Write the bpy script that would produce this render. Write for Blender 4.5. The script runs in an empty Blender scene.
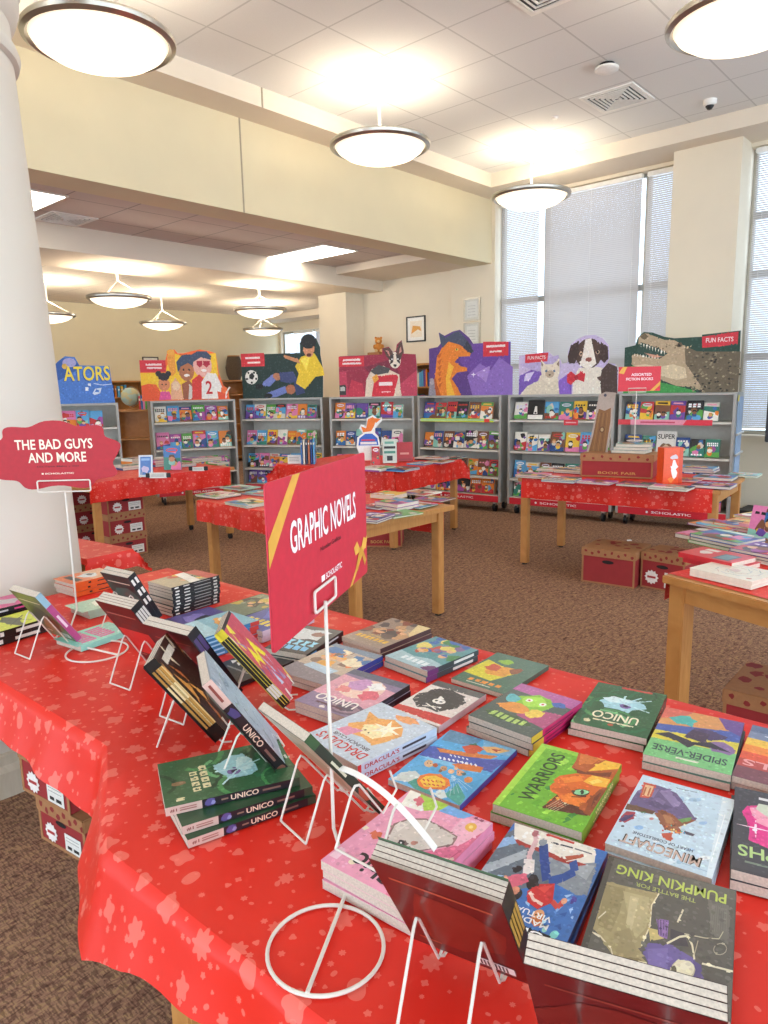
import bpy, bmesh, math, random
from mathutils import Vector, Matrix
RND = random.Random(7)
sc = bpy.context.scene
COL = sc.collection
H = 1.5
F = 706.0
PITCH = math.radians(10.0)
ROLL = math.radians(1.19)
fw = Vector((0, math.cos(PITCH), -math.sin(PITCH)))
r0 = Vector((1, 0, 0)); u0 = r0.cross(fw)
cr = r0*math.cos(ROLL) - u0*math.sin(ROLL)
cu = u0*math.cos(ROLL) + r0*math.sin(ROLL)
def ray(x, y): return cr*(x-384) + cu*(512-y) + fw*F
def P(x, y, z=.745):
    d = ray(x, y); return Vector((0, 0, H)) + d*((z-H)/d.z)
def D(x, y, Y):
    d = ray(x, y); return Vector((0, 0, H)) + d*(Y/d.y)

# ---------------------------------------------------------------- colour
def lin(c):
    c = c/255.0
    return c/12.92 if c <= .04045 else ((c+.055)/1.055)**2.4
def C(h):
    if isinstance(h, str):
        h = h.lstrip('#'); h = h if len(h) == 6 else ''.join(q*2 for q in h); h = (int(h[0:2], 16), int(h[2:4], 16), int(h[4:6], 16))
    return (lin(h[0]), lin(h[1]), lin(h[2]), 1.0)
def mix(a, b, t): return tuple(a[i]*(1-t)+b[i]*t for i in range(3))+(1.0,)

# ---------------------------------------------------------------- materials
def newmat(name):
    m = bpy.data.materials.new(name); m.use_nodes = True
    nt = m.node_tree; nt.nodes.clear()
    out = nt.nodes.new('ShaderNodeOutputMaterial')
    b = nt.nodes.new('ShaderNodeBsdfPrincipled')
    nt.links.new(b.outputs[0], out.inputs[0])
    return m, nt, b, out
def N(nt, t, **kw):
    n = nt.nodes.new(t)
    for k, v in kw.items(): setattr(n, k, v)
    return n
def mathn(nt, op, a, b=None, c=None):
    n = nt.nodes.new('ShaderNodeMath'); n.operation = op
    for i, v in enumerate((a, b, c)):
        if v is None: continue
        if isinstance(v, (int, float)): n.inputs[i].default_value = v
        else: nt.links.new(v, n.inputs[i])
    return n.outputs[0]
def mixc(nt, fac, a, b):
    n = nt.nodes.new('ShaderNodeMix'); n.data_type = 'RGBA'
    for s, v in ((0, fac), (6, a), (7, b)):
        if isinstance(v, (int, float)): n.inputs[s].default_value = v
        elif isinstance(v, tuple): n.inputs[s].default_value = v
        else: nt.links.new(v, n.inputs[s])
    return n.outputs[2]
def mat(name, color, rough=.5, metal=0, noise=.06, scale=20, spec=.5, bump=0):
    m, nt, b, o = newmat(name)
    c = C(color)
    tc = N(nt, 'ShaderNodeTexCoord'); nz = N(nt, 'ShaderNodeTexNoise')
    nz.inputs['Scale'].default_value = scale; nz.inputs['Detail'].default_value = 3
    nt.links.new(tc.outputs['Object'], nz.inputs['Vector'])
    d = tuple(x*(1-noise*2.2) for x in c[:3])+(1,); l = tuple(min(1, x*(1+noise*2.2)) for x in c[:3])+(1,)
    nt.links.new(mixc(nt, nz.outputs[0], d, l), b.inputs['Base Color'])
    b.inputs['Roughness'].default_value = rough; b.inputs['Metallic'].default_value = metal
    b.inputs['Specular IOR Level'].default_value = spec
    if bump:
        bp = N(nt, 'ShaderNodeBump'); bp.inputs['Strength'].default_value = bump
        bp.inputs['Distance'].default_value = .002
        nt.links.new(nz.outputs[0], bp.inputs['Height']); nt.links.new(bp.outputs[0], b.inputs['Normal'])
    return m
def emis(name, color, strength, base=None):
    m, nt, b, o = newmat(name)
    b.inputs['Base Color'].default_value = C(base or color)
    b.inputs['Emission Color'].default_value = C(color)
    b.inputs['Emission Strength'].default_value = strength
    return m
M = {}
def printmat(name, rough, coat=0):
    m, nt, b, o = newmat(name)
    at = N(nt, 'ShaderNodeAttribute'); at.attribute_name = 'col'
    tc = N(nt, 'ShaderNodeTexCoord'); nz = N(nt, 'ShaderNodeTexNoise')
    nz.inputs['Scale'].default_value = 60; nt.links.new(tc.outputs['Object'], nz.inputs['Vector'])
    f = mathn(nt, 'MULTIPLY_ADD', nz.outputs[0], .3, .85)
    v = N(nt, 'ShaderNodeVectorMath', operation='SCALE')
    nt.links.new(at.outputs['Color'], v.inputs[0]); nt.links.new(f, v.inputs['Scale'])
    nt.links.new(v.outputs[0], b.inputs['Base Color'])
    b.inputs['Roughness'].default_value = rough
    b.inputs['Coat Weight'].default_value = coat; b.inputs['Coat Roughness'].default_value = .12
    return m
M['print'] = printmat('printed_cover', .32, .15)
M['card'] = printmat('printed_card', .5)
M['matte'] = printmat('painted', .65)
M['pages'] = mat('page_edges', '#c9bbab', .8, noise=.15, scale=300)
M['wire'] = mat('white_wire', '#ddd5c9', .35)
M['wood'] = None
M['steel'] = mat('brushed_metal', '#b9b4aa', .3, .9)
M['dark'] = mat('black_plastic', '#17171a', .45)
M['greymetal'] = mat('grey_cart_metal', '#a9a6a0', .45, .3)
M['shelfwhite'] = mat('shelf_paint', '#d8d2c6', .5)
M['whiteplastic'] = mat('white_plastic', '#f2efe8', .5)
M['cream'] = mat('cream_wall', '#dfd2b0', .85, noise=.02, scale=3)
M['cream2'] = mat('pale_wall', '#e6dac4', .85, noise=.02, scale=3)
M['soffit'] = mat('soffit_paint', '#e3d6c3', .85, noise=.02, scale=3)
M['column'] = mat('column_paint', '#d9d0c2', .6, noise=.015, scale=2)
M['kraft'] = mat('kraft_card', '#a9764c', .8)
M['boxred'] = mat('box_red', '#9c2a2c', .7)
def woodmat(name, c1, c2, rough=.4):
    m, nt, b, o = newmat(name)
    tc = N(nt, 'ShaderNodeTexCoord'); mp = N(nt, 'ShaderNodeMapping'); mp.inputs['Scale'].default_value = (3, 22, 3)
    nz = N(nt, 'ShaderNodeTexNoise'); nz.inputs['Scale'].default_value = 3; nz.inputs['Detail'].default_value = 6; nz.inputs['Distortion'].default_value = .8
    nt.links.new(tc.outputs['Object'], mp.inputs[0]); nt.links.new(mp.outputs[0], nz.inputs['Vector'])
    nt.links.new(mixc(nt, nz.outputs[0], C(c1), C(c2)), b.inputs['Base Color'])
    b.inputs['Roughness'].default_value = rough
    return m
M['wood'] = woodmat('honey_oak', '#a8692f', '#d29a58')
M['paleboard'] = woodmat('pale_plank', '#c9bca2', '#e6dcc8')

def clothmat():
    m, nt, b, o = newmat('red_printed_cloth')
    uv = N(nt, 'ShaderNodeUVMap'); uv.uv_map = 'UVMap'
    base = C('#e02a1b'); pink = C('#ec7263')
    prev = base
    for sc_, rad, off, k in ((14.5, .28, 0.0, 5), (32.0, .17, 3.7, 6)):
        mp = N(nt, 'ShaderNodeVectorMath', operation='MULTIPLY_ADD')
        mp.inputs[1].default_value = (sc_, sc_, 0); mp.inputs[2].default_value = (off, off*1.7, 0)
        nt.links.new(uv.outputs[0], mp.inputs[0])
        vo = N(nt, 'ShaderNodeTexVoronoi'); vo.voronoi_dimensions = '2D'; vo.inputs['Scale'].default_value = 1
        vo.inputs['Randomness'].default_value = .75
        nt.links.new(mp.outputs[0], vo.inputs['Vector'])
        sb = N(nt, 'ShaderNodeVectorMath', operation='SUBTRACT')
        nt.links.new(mp.outputs[0], sb.inputs[0]); nt.links.new(vo.outputs['Position'], sb.inputs[1])
        sp = N(nt, 'ShaderNodeSeparateXYZ'); nt.links.new(sb.outputs[0], sp.inputs[0])
        sc2 = N(nt, 'ShaderNodeSeparateColor'); nt.links.new(vo.outputs['Color'], sc2.inputs[0])
        ang = mathn(nt, 'ARCTAN2', sp.outputs[0], sp.outputs[1])
        lobes = mathn(nt, 'FLOOR', mathn(nt, 'MULTIPLY_ADD', sc2.outputs[0], 7.0, 2.0))
        wav = mathn(nt, 'SINE', mathn(nt, 'MULTIPLY_ADD', ang, lobes, mathn(nt, 'MULTIPLY', sc2.outputs[1], 6.28)))
        r = mathn(nt, 'MULTIPLY', mathn(nt, 'MULTIPLY_ADD', wav, .16, .85), mathn(nt, 'MULTIPLY_ADD', sc2.outputs[2], rad*.7, rad*.45))
        hit = mathn(nt, 'LESS_THAN', vo.outputs['Distance'], r)
        keep = mathn(nt, 'GREATER_THAN', sc2.outputs[1], .25)
        prev = mixc(nt, mathn(nt, 'MULTIPLY', mathn(nt, 'MULTIPLY', hit, keep), .75), prev, pink)
    nt.links.new(prev, b.inputs['Base Color'])
    b.inputs['Roughness'].default_value = .42
    b.inputs['Specular IOR Level'].default_value = .35
    wv = N(nt, 'ShaderNodeTexNoise'); wv.inputs['Scale'].default_value = 7
    nt.links.new(uv.outputs[0], wv.inputs['Vector'])
    bp = N(nt, 'ShaderNodeBump'); bp.inputs['Strength'].default_value = .25; bp.inputs['Distance'].default_value = .01
    nt.links.new(wv.outputs[0], bp.inputs['Height']); nt.links.new(bp.outputs[0], b.inputs['Normal'])
    return m
M['cloth'] = clothmat()
def carpetmat():
    m, nt, b, o = newmat('brown_carpet')
    tc = N(nt, 'ShaderNodeTexCoord')
    mp = N(nt, 'ShaderNodeMapping'); mp.inputs['Scale'].default_value = (26, 75, 1); mp.inputs['Rotation'].default_value = (0, 0, .1)
    nt.links.new(tc.outputs['Object'], mp.inputs[0])
    n1 = N(nt, 'ShaderNodeTexNoise'); n1.inputs['Scale'].default_value = 1.0; n1.inputs['Detail'].default_value = 4; n1.inputs['Distortion'].default_value = 1.2
    nt.links.new(mp.outputs[0], n1.inputs['Vector'])
    mp2 = N(nt, 'ShaderNodeMapping'); mp2.inputs['Scale'].default_value = (150, 30, 1)
    nt.links.new(tc.outputs['Object'], mp2.inputs[0])
    n2 = N(nt, 'ShaderNodeTexNoise'); n2.inputs['Scale'].default_value = 1.0; n2.inputs['Detail'].default_value = 2
    nt.links.new(mp2.outputs[0], n2.inputs['Vector'])
    rp = N(nt, 'ShaderNodeValToRGB')
    e = rp.color_ramp.elements; e[0].position = .32; e[0].color = C('#735244'); e[1].position = .7; e[1].color = C('#b8946a')
    q = e.new(.44); q.color = C('#97725e'); q = e.new(.56); q.color = C('#ab866a')
    nt.links.new(n1.outputs[0], rp.inputs[0])
    c = mixc(nt, mathn(nt, 'MULTIPLY', mathn(nt, 'GREATER_THAN', n2.outputs[0], .52), .45), rp.outputs[0], C('#3a2723'))
    nt.links.new(c, b.inputs['Base Color']); b.inputs['Roughness'].default_value = .95
    b.inputs['Specular IOR Level'].default_value = .1
    bp = N(nt, 'ShaderNodeBump'); bp.inputs['Strength'].default_value = .4; bp.inputs['Distance'].default_value = .004
    nt.links.new(n2.outputs[0], bp.inputs['Height']); nt.links.new(bp.outputs[0], b.inputs['Normal'])
    return m
M['carpet'] = carpetmat()
def tilemat(name, tile, line, pa, pb, size=.61):
    m, nt, b, o = newmat(name)
    tc = N(nt, 'ShaderNodeTexCoord'); sp = N(nt, 'ShaderNodeSeparateXYZ'); nt.links.new(tc.outputs['Object'], sp.inputs[0])
    hs = []
    for k, ph in ((0, pa), (1, pb)):
        f = mathn(nt, 'FRACT', mathn(nt, 'MULTIPLY_ADD', sp.outputs[k], 1/size, -ph/size+100.5))
        hs.append(mathn(nt, 'LESS_THAN', mathn(nt, 'ABSOLUTE', mathn(nt, 'SUBTRACT', f, .5)), .012))
    g = mathn(nt, 'MAXIMUM', hs[0], hs[1])
    nz = N(nt, 'ShaderNodeTexNoise'); nz.inputs['Scale'].default_value = 130; nt.links.new(tc.outputs['Object'], nz.inputs['Vector'])
    t = mixc(nt, nz.outputs[0], C(tile), tuple(x*.9 for x in C(tile)[:3])+(1,))
    nt.links.new(mixc(nt, g, t, C(line)), b.inputs['Base Color']); b.inputs['Roughness'].default_value = .9
    return m
M['tile'] = tilemat('ceiling_tile', '#eae9e5', '#c9c8c4', -2.0, -2.09)
M['tile2'] = tilemat('ceiling_tile_low', '#d8cbc2', '#a39890', -2.3, .35)
M['tile3'] = tilemat('ceiling_tile_far', '#eadfd0', '#c9c0b2', 0, 3.0)
def glassmat():
    m = bpy.data.materials.new('window_glass'); m.use_nodes = True; nt = m.node_tree; nt.nodes.clear()
    o = N(nt, 'ShaderNodeOutputMaterial'); t = N(nt, 'ShaderNodeBsdfTransparent'); g = N(nt, 'ShaderNodeBsdfGlossy'); mx = N(nt, 'ShaderNodeMixShader')
    t.inputs[0].default_value = (.93, .96, 1, 1); g.inputs['Roughness'].default_value = .03; mx.inputs[0].default_value = .06
    nt.links.new(t.outputs[0], mx.inputs[1]); nt.links.new(g.outputs[0], mx.inputs[2]); nt.links.new(mx.outputs[0], o.inputs[0])
    return m
M['glass'] = glassmat()
def blindmat():
    m, nt, b, o = newmat('blind_slat')
    b.inputs['Base Color'].default_value = C('#c6c1be'); b.inputs['Roughness'].default_value = .5
    tr = N(nt, 'ShaderNodeBsdfTranslucent'); tr.inputs[0].default_value = C('#dcd8da')
    mx = N(nt, 'ShaderNodeMixShader'); mx.inputs[0].default_value = .13
    nt.links.new(b.outputs[0], mx.inputs[1]); nt.links.new(tr.outputs[0], mx.inputs[2]); nt.links.new(mx.outputs[0], o.inputs[0])
    return m
M['blind'] = blindmat()
M['bulb'] = emis('bulb_glass', '#fff3dc', 3.0, '#fff8ea')
def bowlmat():
    m, nt, b, o = newmat('lamp_bowl_glass')
    tc = N(nt, 'ShaderNodeTexCoord'); ln = N(nt, 'ShaderNodeVectorMath', operation='LENGTH'); nt.links.new(tc.outputs['Object'], ln.inputs[0])
    g = mathn(nt, 'SUBTRACT', 1.0, mathn(nt, 'DIVIDE', ln.outputs['Value'], .42))
    b.inputs['Base Color'].default_value = C('#f4ecdc'); b.inputs['Emission Color'].default_value = C('#ffeed2'); b.inputs['Roughness'].default_value = .3
    nt.links.new(mathn(nt, 'MAXIMUM', mathn(nt, 'MULTIPLY_ADD', g, 1.5, .52), .5), b.inputs['Emission Strength'])
    return m
M['bowl'] = bowlmat()
M['troffer'] = emis('troffer_lens', '#fff6e8', 6.0)
M['screen'] = mat('tv_screen', '#0b0c0f', .15, noise=0)
M['joint'] = mat('wall_joint', '#a89b84', .9)

# ---------------------------------------------------------------- mesh building
def tri_text(s):
    if s in tri_text.c: return tri_text.c[s]
    cu_ = bpy.data.curves.new('t', 'FONT'); cu_.body = s; cu_.size = 1; cu_.resolution_u = 3; cu_.offset = .017
    ob = bpy.data.objects.new('t', cu_)
    me = ob.to_mesh()
    vs = [(v.co.x, v.co.y) for v in me.vertices]; fs = [tuple(p.vertices) for p in me.polygons]
    ob.to_mesh_clear(); bpy.data.objects.remove(ob); bpy.data.curves.remove(cu_)
    x0 = min(v[0] for v in vs); x1 = max(v[0] for v in vs); y0 = min(v[1] for v in vs); y1 = max(v[1] for v in vs)
    vs = [((x-x0)/(x1-x0), (y-y0)/(y1-y0)) for x, y in vs]
    tri_text.c[s] = (vs, fs); return vs, fs
tri_text.c = {}
def clip(poly, w, h):
    def cut(pl, ax, lim, sgn):
        out = []
        for i in range(len(pl)):
            a, b = pl[i-1], pl[i]
            ina = (a[ax]-lim)*sgn <= 1e-9; inb = (b[ax]-lim)*sgn <= 1e-9
            if ina != inb:
                t = (lim-a[ax])/(b[ax]-a[ax]); out.append((a[0]+(b[0]-a[0])*t, a[1]+(b[1]-a[1])*t))
            if inb: out.append(b)
        return out
    for ax, lim, s in ((0, 0, -1), (0, w, 1), (1, 0, -1), (1, h, 1)):
        if len(poly) < 3: return []
        poly = cut(poly, ax, lim, s)
    return poly
class Art:
    """flat printed art: polygons in (u,v) with colours, each a hair above the last"""
    def __init__(s, w, h, eps=.00006, doclip=True):
        s.w, s.h, s.eps, s.items, s.n, s.doclip = w, h, eps, [], 1, doclip; s.txt = set()
    def poly(s, pts, c):
        pts = [(p[0], p[1]) for p in pts]
        if s.doclip: pts = clip(pts, s.w, s.h)
        if len(pts) < 3: return s
        ar = sum(pts[i-1][0]*pts[i][1]-pts[i][0]*pts[i-1][1] for i in range(len(pts)))
        if abs(ar) < 1e-10: return s
        if ar < 0: pts = pts[::-1]
        s.items.append((pts, [tuple(range(len(pts)))], C(c) if not isinstance(c, tuple) or len(c) == 3 else c, s.n)); s.n += 1
        return s
    def rect(s, x0, y0, x1, y1, c): return s.poly([(x0, y0), (x1, y0), (x1, y1), (x0, y1)], c)
    def ell(s, cx, cy, rx, ry, c, rot=0, n=14):
        ca, sa = math.cos(rot), math.sin(rot)
        return s.poly([(cx+rx*math.cos(t)*ca-ry*math.sin(t)*sa, cy+rx*math.cos(t)*sa+ry*math.sin(t)*ca) for t in [k*2*math.pi/n for k in range(n)]], c)
    def blob(s, cx, cy, r, c, rnd, n=11, amp=.35, sx=1, sy=1):
        return s.poly([(cx+sx*r*(1+amp*(rnd.random()-.5)*2)*math.cos(k*2*math.pi/n), cy+sy*r*(1+amp*(rnd.random()-.5)*2)*math.sin(k*2*math.pi/n)) for k in range(n)], c)
    def star(s, cx, cy, r, c, n=5, q=.45, rot=0):
        return s.poly([(cx+(r if k % 2 == 0 else r*q)*math.cos(rot+k*math.pi/n), cy+(r if k % 2 == 0 else r*q)*math.sin(rot+k*math.pi/n)) for k in range(2*n)], c)
    def text(s, t, x0, y0, x1, y1, c, arc=0, slant=0):
        s.txt.add(len(s.items))
        vs, fs = tri_text(t)
        pts = [(x0+(x1-x0)*a+slant*b, y0+(y1-y0)*b+arc*4*a*(1-a)) for a, b in vs]
        s.items.append((pts, fs, C(c), s.n)); s.n += 1; return s
    def stroke(s, pts, wd, c):
        for a, b in zip(pts[:-1], pts[1:]):
            dx, dy = b[0]-a[0], b[1]-a[1]; L = math.hypot(dx, dy) or 1; nx, ny = -dy/L*wd/2, dx/L*wd/2
            s.poly([(a[0]+nx, a[1]+ny), (a[0]-nx, a[1]-ny), (b[0]-nx, b[1]-ny), (b[0]+nx, b[1]+ny)], c); s.n -= 1
        s.n += 1; return s
def inside(p, pl):
    r = False; x, y = p
    for i in range(len(pl)):
        a, b = pl[i-1], pl[i]
        if (a[1] > y) != (b[1] > y) and x < (b[0]-a[0])*(y-a[1])/(b[1]-a[1])+a[0]: r = not r
    return r
def detail(A, cell, q, bounds=None, amt=.5):
    '''two sheets of small irregular dabs that follow the colours printed beneath them; lettering stays above'''
    body = [it for i, it in enumerate(A.items) if i not in A.txt]; txt = [it for i, it in enumerate(A.items) if i in A.txt]
    x0, y0, x1, y1 = bounds or (0, 0, A.w, A.h); out = [(p, f, c, k+1) for k, (p, f, c, l) in enumerate(body)]; n = len(out)
    def under(p):
        for it in reversed(body):
            if len(it[1]) == 1 and inside(p, it[0]): return it[2]
        return None
    for sheet in range(2):
        cs = cell*(1 if sheet == 0 else .62); off = 0 if sheet == 0 else cs*.5; pts_all, fs_all = [], []
        y = y0+off+cs*.5
        while y < y1-cs*.5:
            x = x0+off*.7+cs*.5
            while x < x1-cs*.5:
                if q.random() < (.55 if sheet == 0 else .35):
                    c = under((x, y))
                    if c is not None:
                        m = q.choice((.7, .82, 1.2, 1.4, .9, 1.1)); m = 1+(m-1)*amt*2
                        sh = [q.uniform(-.12, .12)*amt for _ in range(3)]
                        l = sum(c[:3])/3
                        cc = tuple(max(.004, min(.92, c[i]*m+sh[i]*(l+.08)*.8+(.02 if m > 1 else 0))) for i in range(3))+(1.0,)
                        k = q.choice((4, 5, 6)); a0 = q.uniform(0, 6)
                        pp = [(x+cs*.47*q.uniform(.35, 1)*math.cos(a0+j*6.283/k), y+cs*.47*q.uniform(.45, 1)*math.sin(a0+j*6.283/k)) for j in range(k)]
                        if all(under(z) is not None for z in pp): out.append((pp, [tuple(range(k))], cc, n+1+sheet))
                x += cs
            y += cs
    out += [(p, f, c, n+3+k) for k, (p, f, c, l) in enumerate(txt)]
    A.items = out; A.txt = set(range(len(out)-len(txt), len(out))); A.n = n+4+len(txt); return A
class MB:
    def __init__(s): s.v, s.f, s.c, s.uv = [], [], [], None
    def add(s, vs, fs, col=None):
        k = len(s.v); s.v += [tuple(v) for v in vs]
        for f in fs: s.f.append(tuple(i+k for i in f)); s.c.append(col or (1, 1, 1, 1))
        return s
    def box(s, x0, x1, y0, y1, z0, z1, col=None, M4=None):
        vs = [(x, y, z) for z in (z0, z1) for y in (y0, y1) for x in (x0, x1)]
        if M4 is not None: vs = [tuple(M4 @ Vector(v)) for v in vs]
        return s.add(vs, [(0, 2, 3, 1), (4, 5, 7, 6), (0, 1, 5, 4), (2, 6, 7, 3), (0, 4, 6, 2), (1, 3, 7, 5)], col)
    def prism(s, pts, z0, z1, fn=None, col=None):
        ar = sum(pts[i-1][0]*pts[i][1]-pts[i][0]*pts[i-1][1] for i in range(len(pts)))
        if ar < 0: pts = pts[::-1]
        n = len(pts); fn = fn or (lambda x, y, z: (x, y, z))
        vs = [fn(p[0], p[1], z0) for p in pts]+[fn(p[0], p[1], z1) for p in pts]
        return s.add(vs, [tuple(range(n))[::-1], tuple(range(n, 2*n))]+[(i, (i+1) % n, n+(i+1) % n, n+i) for i in range(n)], col)
    def tube(s, path, r, n=7, closed=False, col=None):
        path = [Vector(p) for p in path]; m = len(path); vs = []; prev = None
        for i, p in enumerate(path):
            if closed: t = (path[(i+1) % m]-path[i-1]).normalized()
            else:
                a = path[max(i-1, 0)]; b = path[min(i+1, m-1)]
                t = (b-a).normalized()
                if 0 < i < m-1:
                    t = ((p-a).normalized()+(b-p).normalized()); t = t.normalized() if t.length > 1e-6 else (b-p).normalized()
            if prev is None:
                q = Vector((0, 0, 1)) if abs(t.z) < .9 else Vector((1, 0, 0)); nrm = t.cross(q).normalized()
            else:
                nrm = prev-t*prev.dot(t); nrm = nrm.normalized()
            prev = nrm; bn = t.cross(nrm)
            rr = r if not isinstance(r, (list, tuple)) else r[i]
            vs += [tuple(p+nrm*rr*math.cos(k*2*math.pi/n)+bn*rr*math.sin(k*2*math.pi/n)) for k in range(n)]
        fs = []
        for i in range(m if closed else m-1):
            j = (i+1) % m
            fs += [(i*n+k, i*n+(k+1) % n, j*n+(k+1) % n, j*n+k) for k in range(n)]
        if not closed: fs += [tuple(range(n))[::-1], tuple((m-1)*n+k for k in range(n))]
        return s.add(vs, fs, col)
    def lathe(s, prof, cx=0, cy=0, n=48, col=None, close=False):
        m = len(prof); vs = [(cx+r*math.cos(k*2*math.pi/n), cy+r*math.sin(k*2*math.pi/n), z) for r, z in prof for k in range(n)]
        fs = [(i*n+k, i*n+(k+1) % n, ((i+1) % m)*n+(k+1) % n, ((i+1) % m)*n+k) for i in range(m if close else m-1) for k in range(n)]
        return s.add(vs, fs, col)
    def art(s, A, fn):
        done = []; eps = min(A.eps, .00045) if A.eps > .00025 else .00003
        for pts, fs, c, l in sorted(A.items, key=lambda it: it[3]):
            bx = (min(p[0] for p in pts), min(p[1] for p in pts), max(p[0] for p in pts), max(p[1] for p in pts)); lay = 1
            for q, ll in done:
                if ll >= lay and q[0] < bx[2] and q[2] > bx[0] and q[1] < bx[3] and q[3] > bx[1]: lay = ll+1
            done.append((bx, lay)); s.add([fn(x, y, lay*eps) for x, y in pts], fs, c)
        return s
    def build(s, name, m, parent=None, bev=0, smooth=False, loc=None, rot=0, uv=None):
        me = bpy.data.meshes.new(name); me.from_pydata(s.v, [], s.f)
        at = me.color_attributes.new('col', 'FLOAT_COLOR', 'CORNER')
        buf = []
        for f, c in zip(s.f, s.c): buf += list(c)*len(f)
        at.data.foreach_set('color', buf)
        if uv is not None:
            ul = me.uv_layers.new(name='UVMap'); b2 = []
            for f in s.f:
                for i in f: b2 += list(uv[i])
            ul.data.foreach_set('uv', b2)
        me.materials.append(m)
        if bev:
            bm = bmesh.new(); bm.from_mesh(me)
            es = [e for e in bm.edges if len(e.link_faces) == 2 and e.calc_face_angle(0) > .5]
            bmesh.ops.bevel(bm, geom=es, offset=bev, segments=2, affect='EDGES', clamp_overlap=True)
            bm.to_mesh(me); bm.free()
        me.validate(); me.update()
        if smooth or bev:
            me.polygons.foreach_set('use_smooth', [True]*len(me.polygons)); me.set_sharp_from_angle(angle=math.radians(38))
        o = bpy.data.objects.new(name, me); COL.objects.link(o)
        if parent: o.parent = parent
        if loc is not None: o.location = loc
        if rot: o.rotation_euler = (0, 0, rot)
        return o
def tag(o, label, cat, group=None):
    o['label'] = label; o['category'] = cat
    if group: o['group'] = group
    return o
def thing(name, label, cat, loc=(0, 0, 0), rz=0, group=None):
    o = bpy.data.objects.new(name, None); COL.objects.link(o); o.empty_display_size = .05
    o.location = loc; o.rotation_euler = (0, 0, rz); return tag(o, label, cat, group)
def copy_tree(o, parent=None):
    c = o.copy(); COL.objects.link(c); c.parent = parent
    for ch in [x for x in bpy.data.objects if x.parent == o]: copy_tree(ch, c)
    return c
def struct(o): o['kind'] = 'structure'; return o
WORLD = 2.5; EXPO = 0.64
# ================================================================= THE ROOM (room frame: a to the window wall, b along it)
CX, CY = 1.54, 9.9
RA = math.radians(48)
Adir = Vector((math.sin(math.radians(42)), math.cos(math.radians(42)), 0)); Bdir = Vector((-Adir.y, Adir.x, 0))
def R(a, b, z=0): return Vector((CX, CY, 0)) + Adir*a + Bdir*b + Vector((0, 0, z))
def rbuild(mb, name, m, **k): return struct(mb.build(name, m, loc=(CX, CY, 0), rot=RA, **k))
def rbox(name, m, *bs, **k):
    mb = MB()
    for b in bs: mb.box(*b)
    return rbuild(mb, name, m, **k)
rbox('floor', M['carpet'], (-15, 2.6, -10, 7.5, -.1, 0))
rbox('ceiling', M['tile'], (-15, -.57, -10, -.33, 4.06, 4.16))
# perimeter drop of the main ceiling
rbox('trim_1', M['soffit'], (-15, -.57, -.33, 0.0, 3.9, 4.2), (-.57, .3, -10, 0.0, 3.9, 4.2))
# header wall over the wide opening, with its expansion joint
rbox('wall_back', M['cream'], (-15, 0, 0, .35, 3.1, 4.2))
rbox('trim_2', M['joint'], (-4.135, -4.12, -.004, .0, 3.1, 3.9))
rbox('trim_13', M['joint'], (-4.135, -4.12, -.334, -.33, 3.9, 4.06))
# low ceiling behind the header
rbox('ceiling_low', M['tile2'], (-15, -1.0, .35, 2.0, 3.2, 3.3))
rbox('trim_3', M['soffit'], (-1.0, 0, .35, 2.0, 3.1, 3.3))
rbox('trim_4', M['soffit'], (-15, 0, 2.0, 3.0, 2.95, 3.4))
rbox('ceiling_far', M['tile3'], (-15, 2.4, 3.0, 7.4, 3.1, 3.2))
rbox('trim_5', M['soffit'], (1.75, 2.35, 3.03, 7.3, 2.98, 3.1))
rbox('wall_far', M['cream'], (-15, 2.5, 7.3, 7.45, 0, 3.2))
# far window wall with its opening
rbox('wall_far_right', M['cream2'], (2.35, 2.6, 3.0, 7.3, 0, .9), (2.35, 2.6, 3.0, 7.3, 2.78, 3.2), (2.35, 2.6, 3.0, 3.9, .9, 2.78), (2.35, 2.6, 7.22, 7.3, .9, 2.78))
rbox('wall_return', M['cream2'], (.0, 2.6, 3.0, 3.12, 0, 3.2))
# pilaster and the window wall
rbox('wall_pilaster', M['cream2'], (-.39, 0.1, 2.42, 3.03, 0, 2.95))
rbox('wall_right', M['cream2'], (0, .25, .67, 2.42, 0, 3.15), (-.05, .25, -.05, .67, 0, 3.9),
     (0, .25, -2.45, -.05, 0, .88), (0, .25, -2.45, -.05, 3.86, 4.0), (-.3, .25, -3.13, -2.45, 0, 3.9),
     (0, .25, -7.5, -3.13, 0, .88), (0, .25, -7.5, -3.13, 3.86, 4.0), (-.3, .25, -10, -7.5, 0, 3.9))
rbox('baseboard_right', M['dark'], (-.065, -.05, -.05, .67, 0, .1), (-.012, 0, -2.45, -.05, 0, .1), (-.312, -.3, -3.13, -2.45, 0, .1), (-.012, 0, -7.5, -3.13, 0, .1), (-.012, 0, .67, 2.42, 0, .1))
rbox('baseboard_far', M['dark'], (-15, 2.35, 7.288, 7.3, 0, .1))
rbox('trim_6', M['soffit'], (-.06, .2, -2.45, -.05, .88, .91))
rbox('trim_7', M['soffit'], (-.06, .2, -7.5, -3.13, .88, .91))

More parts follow.
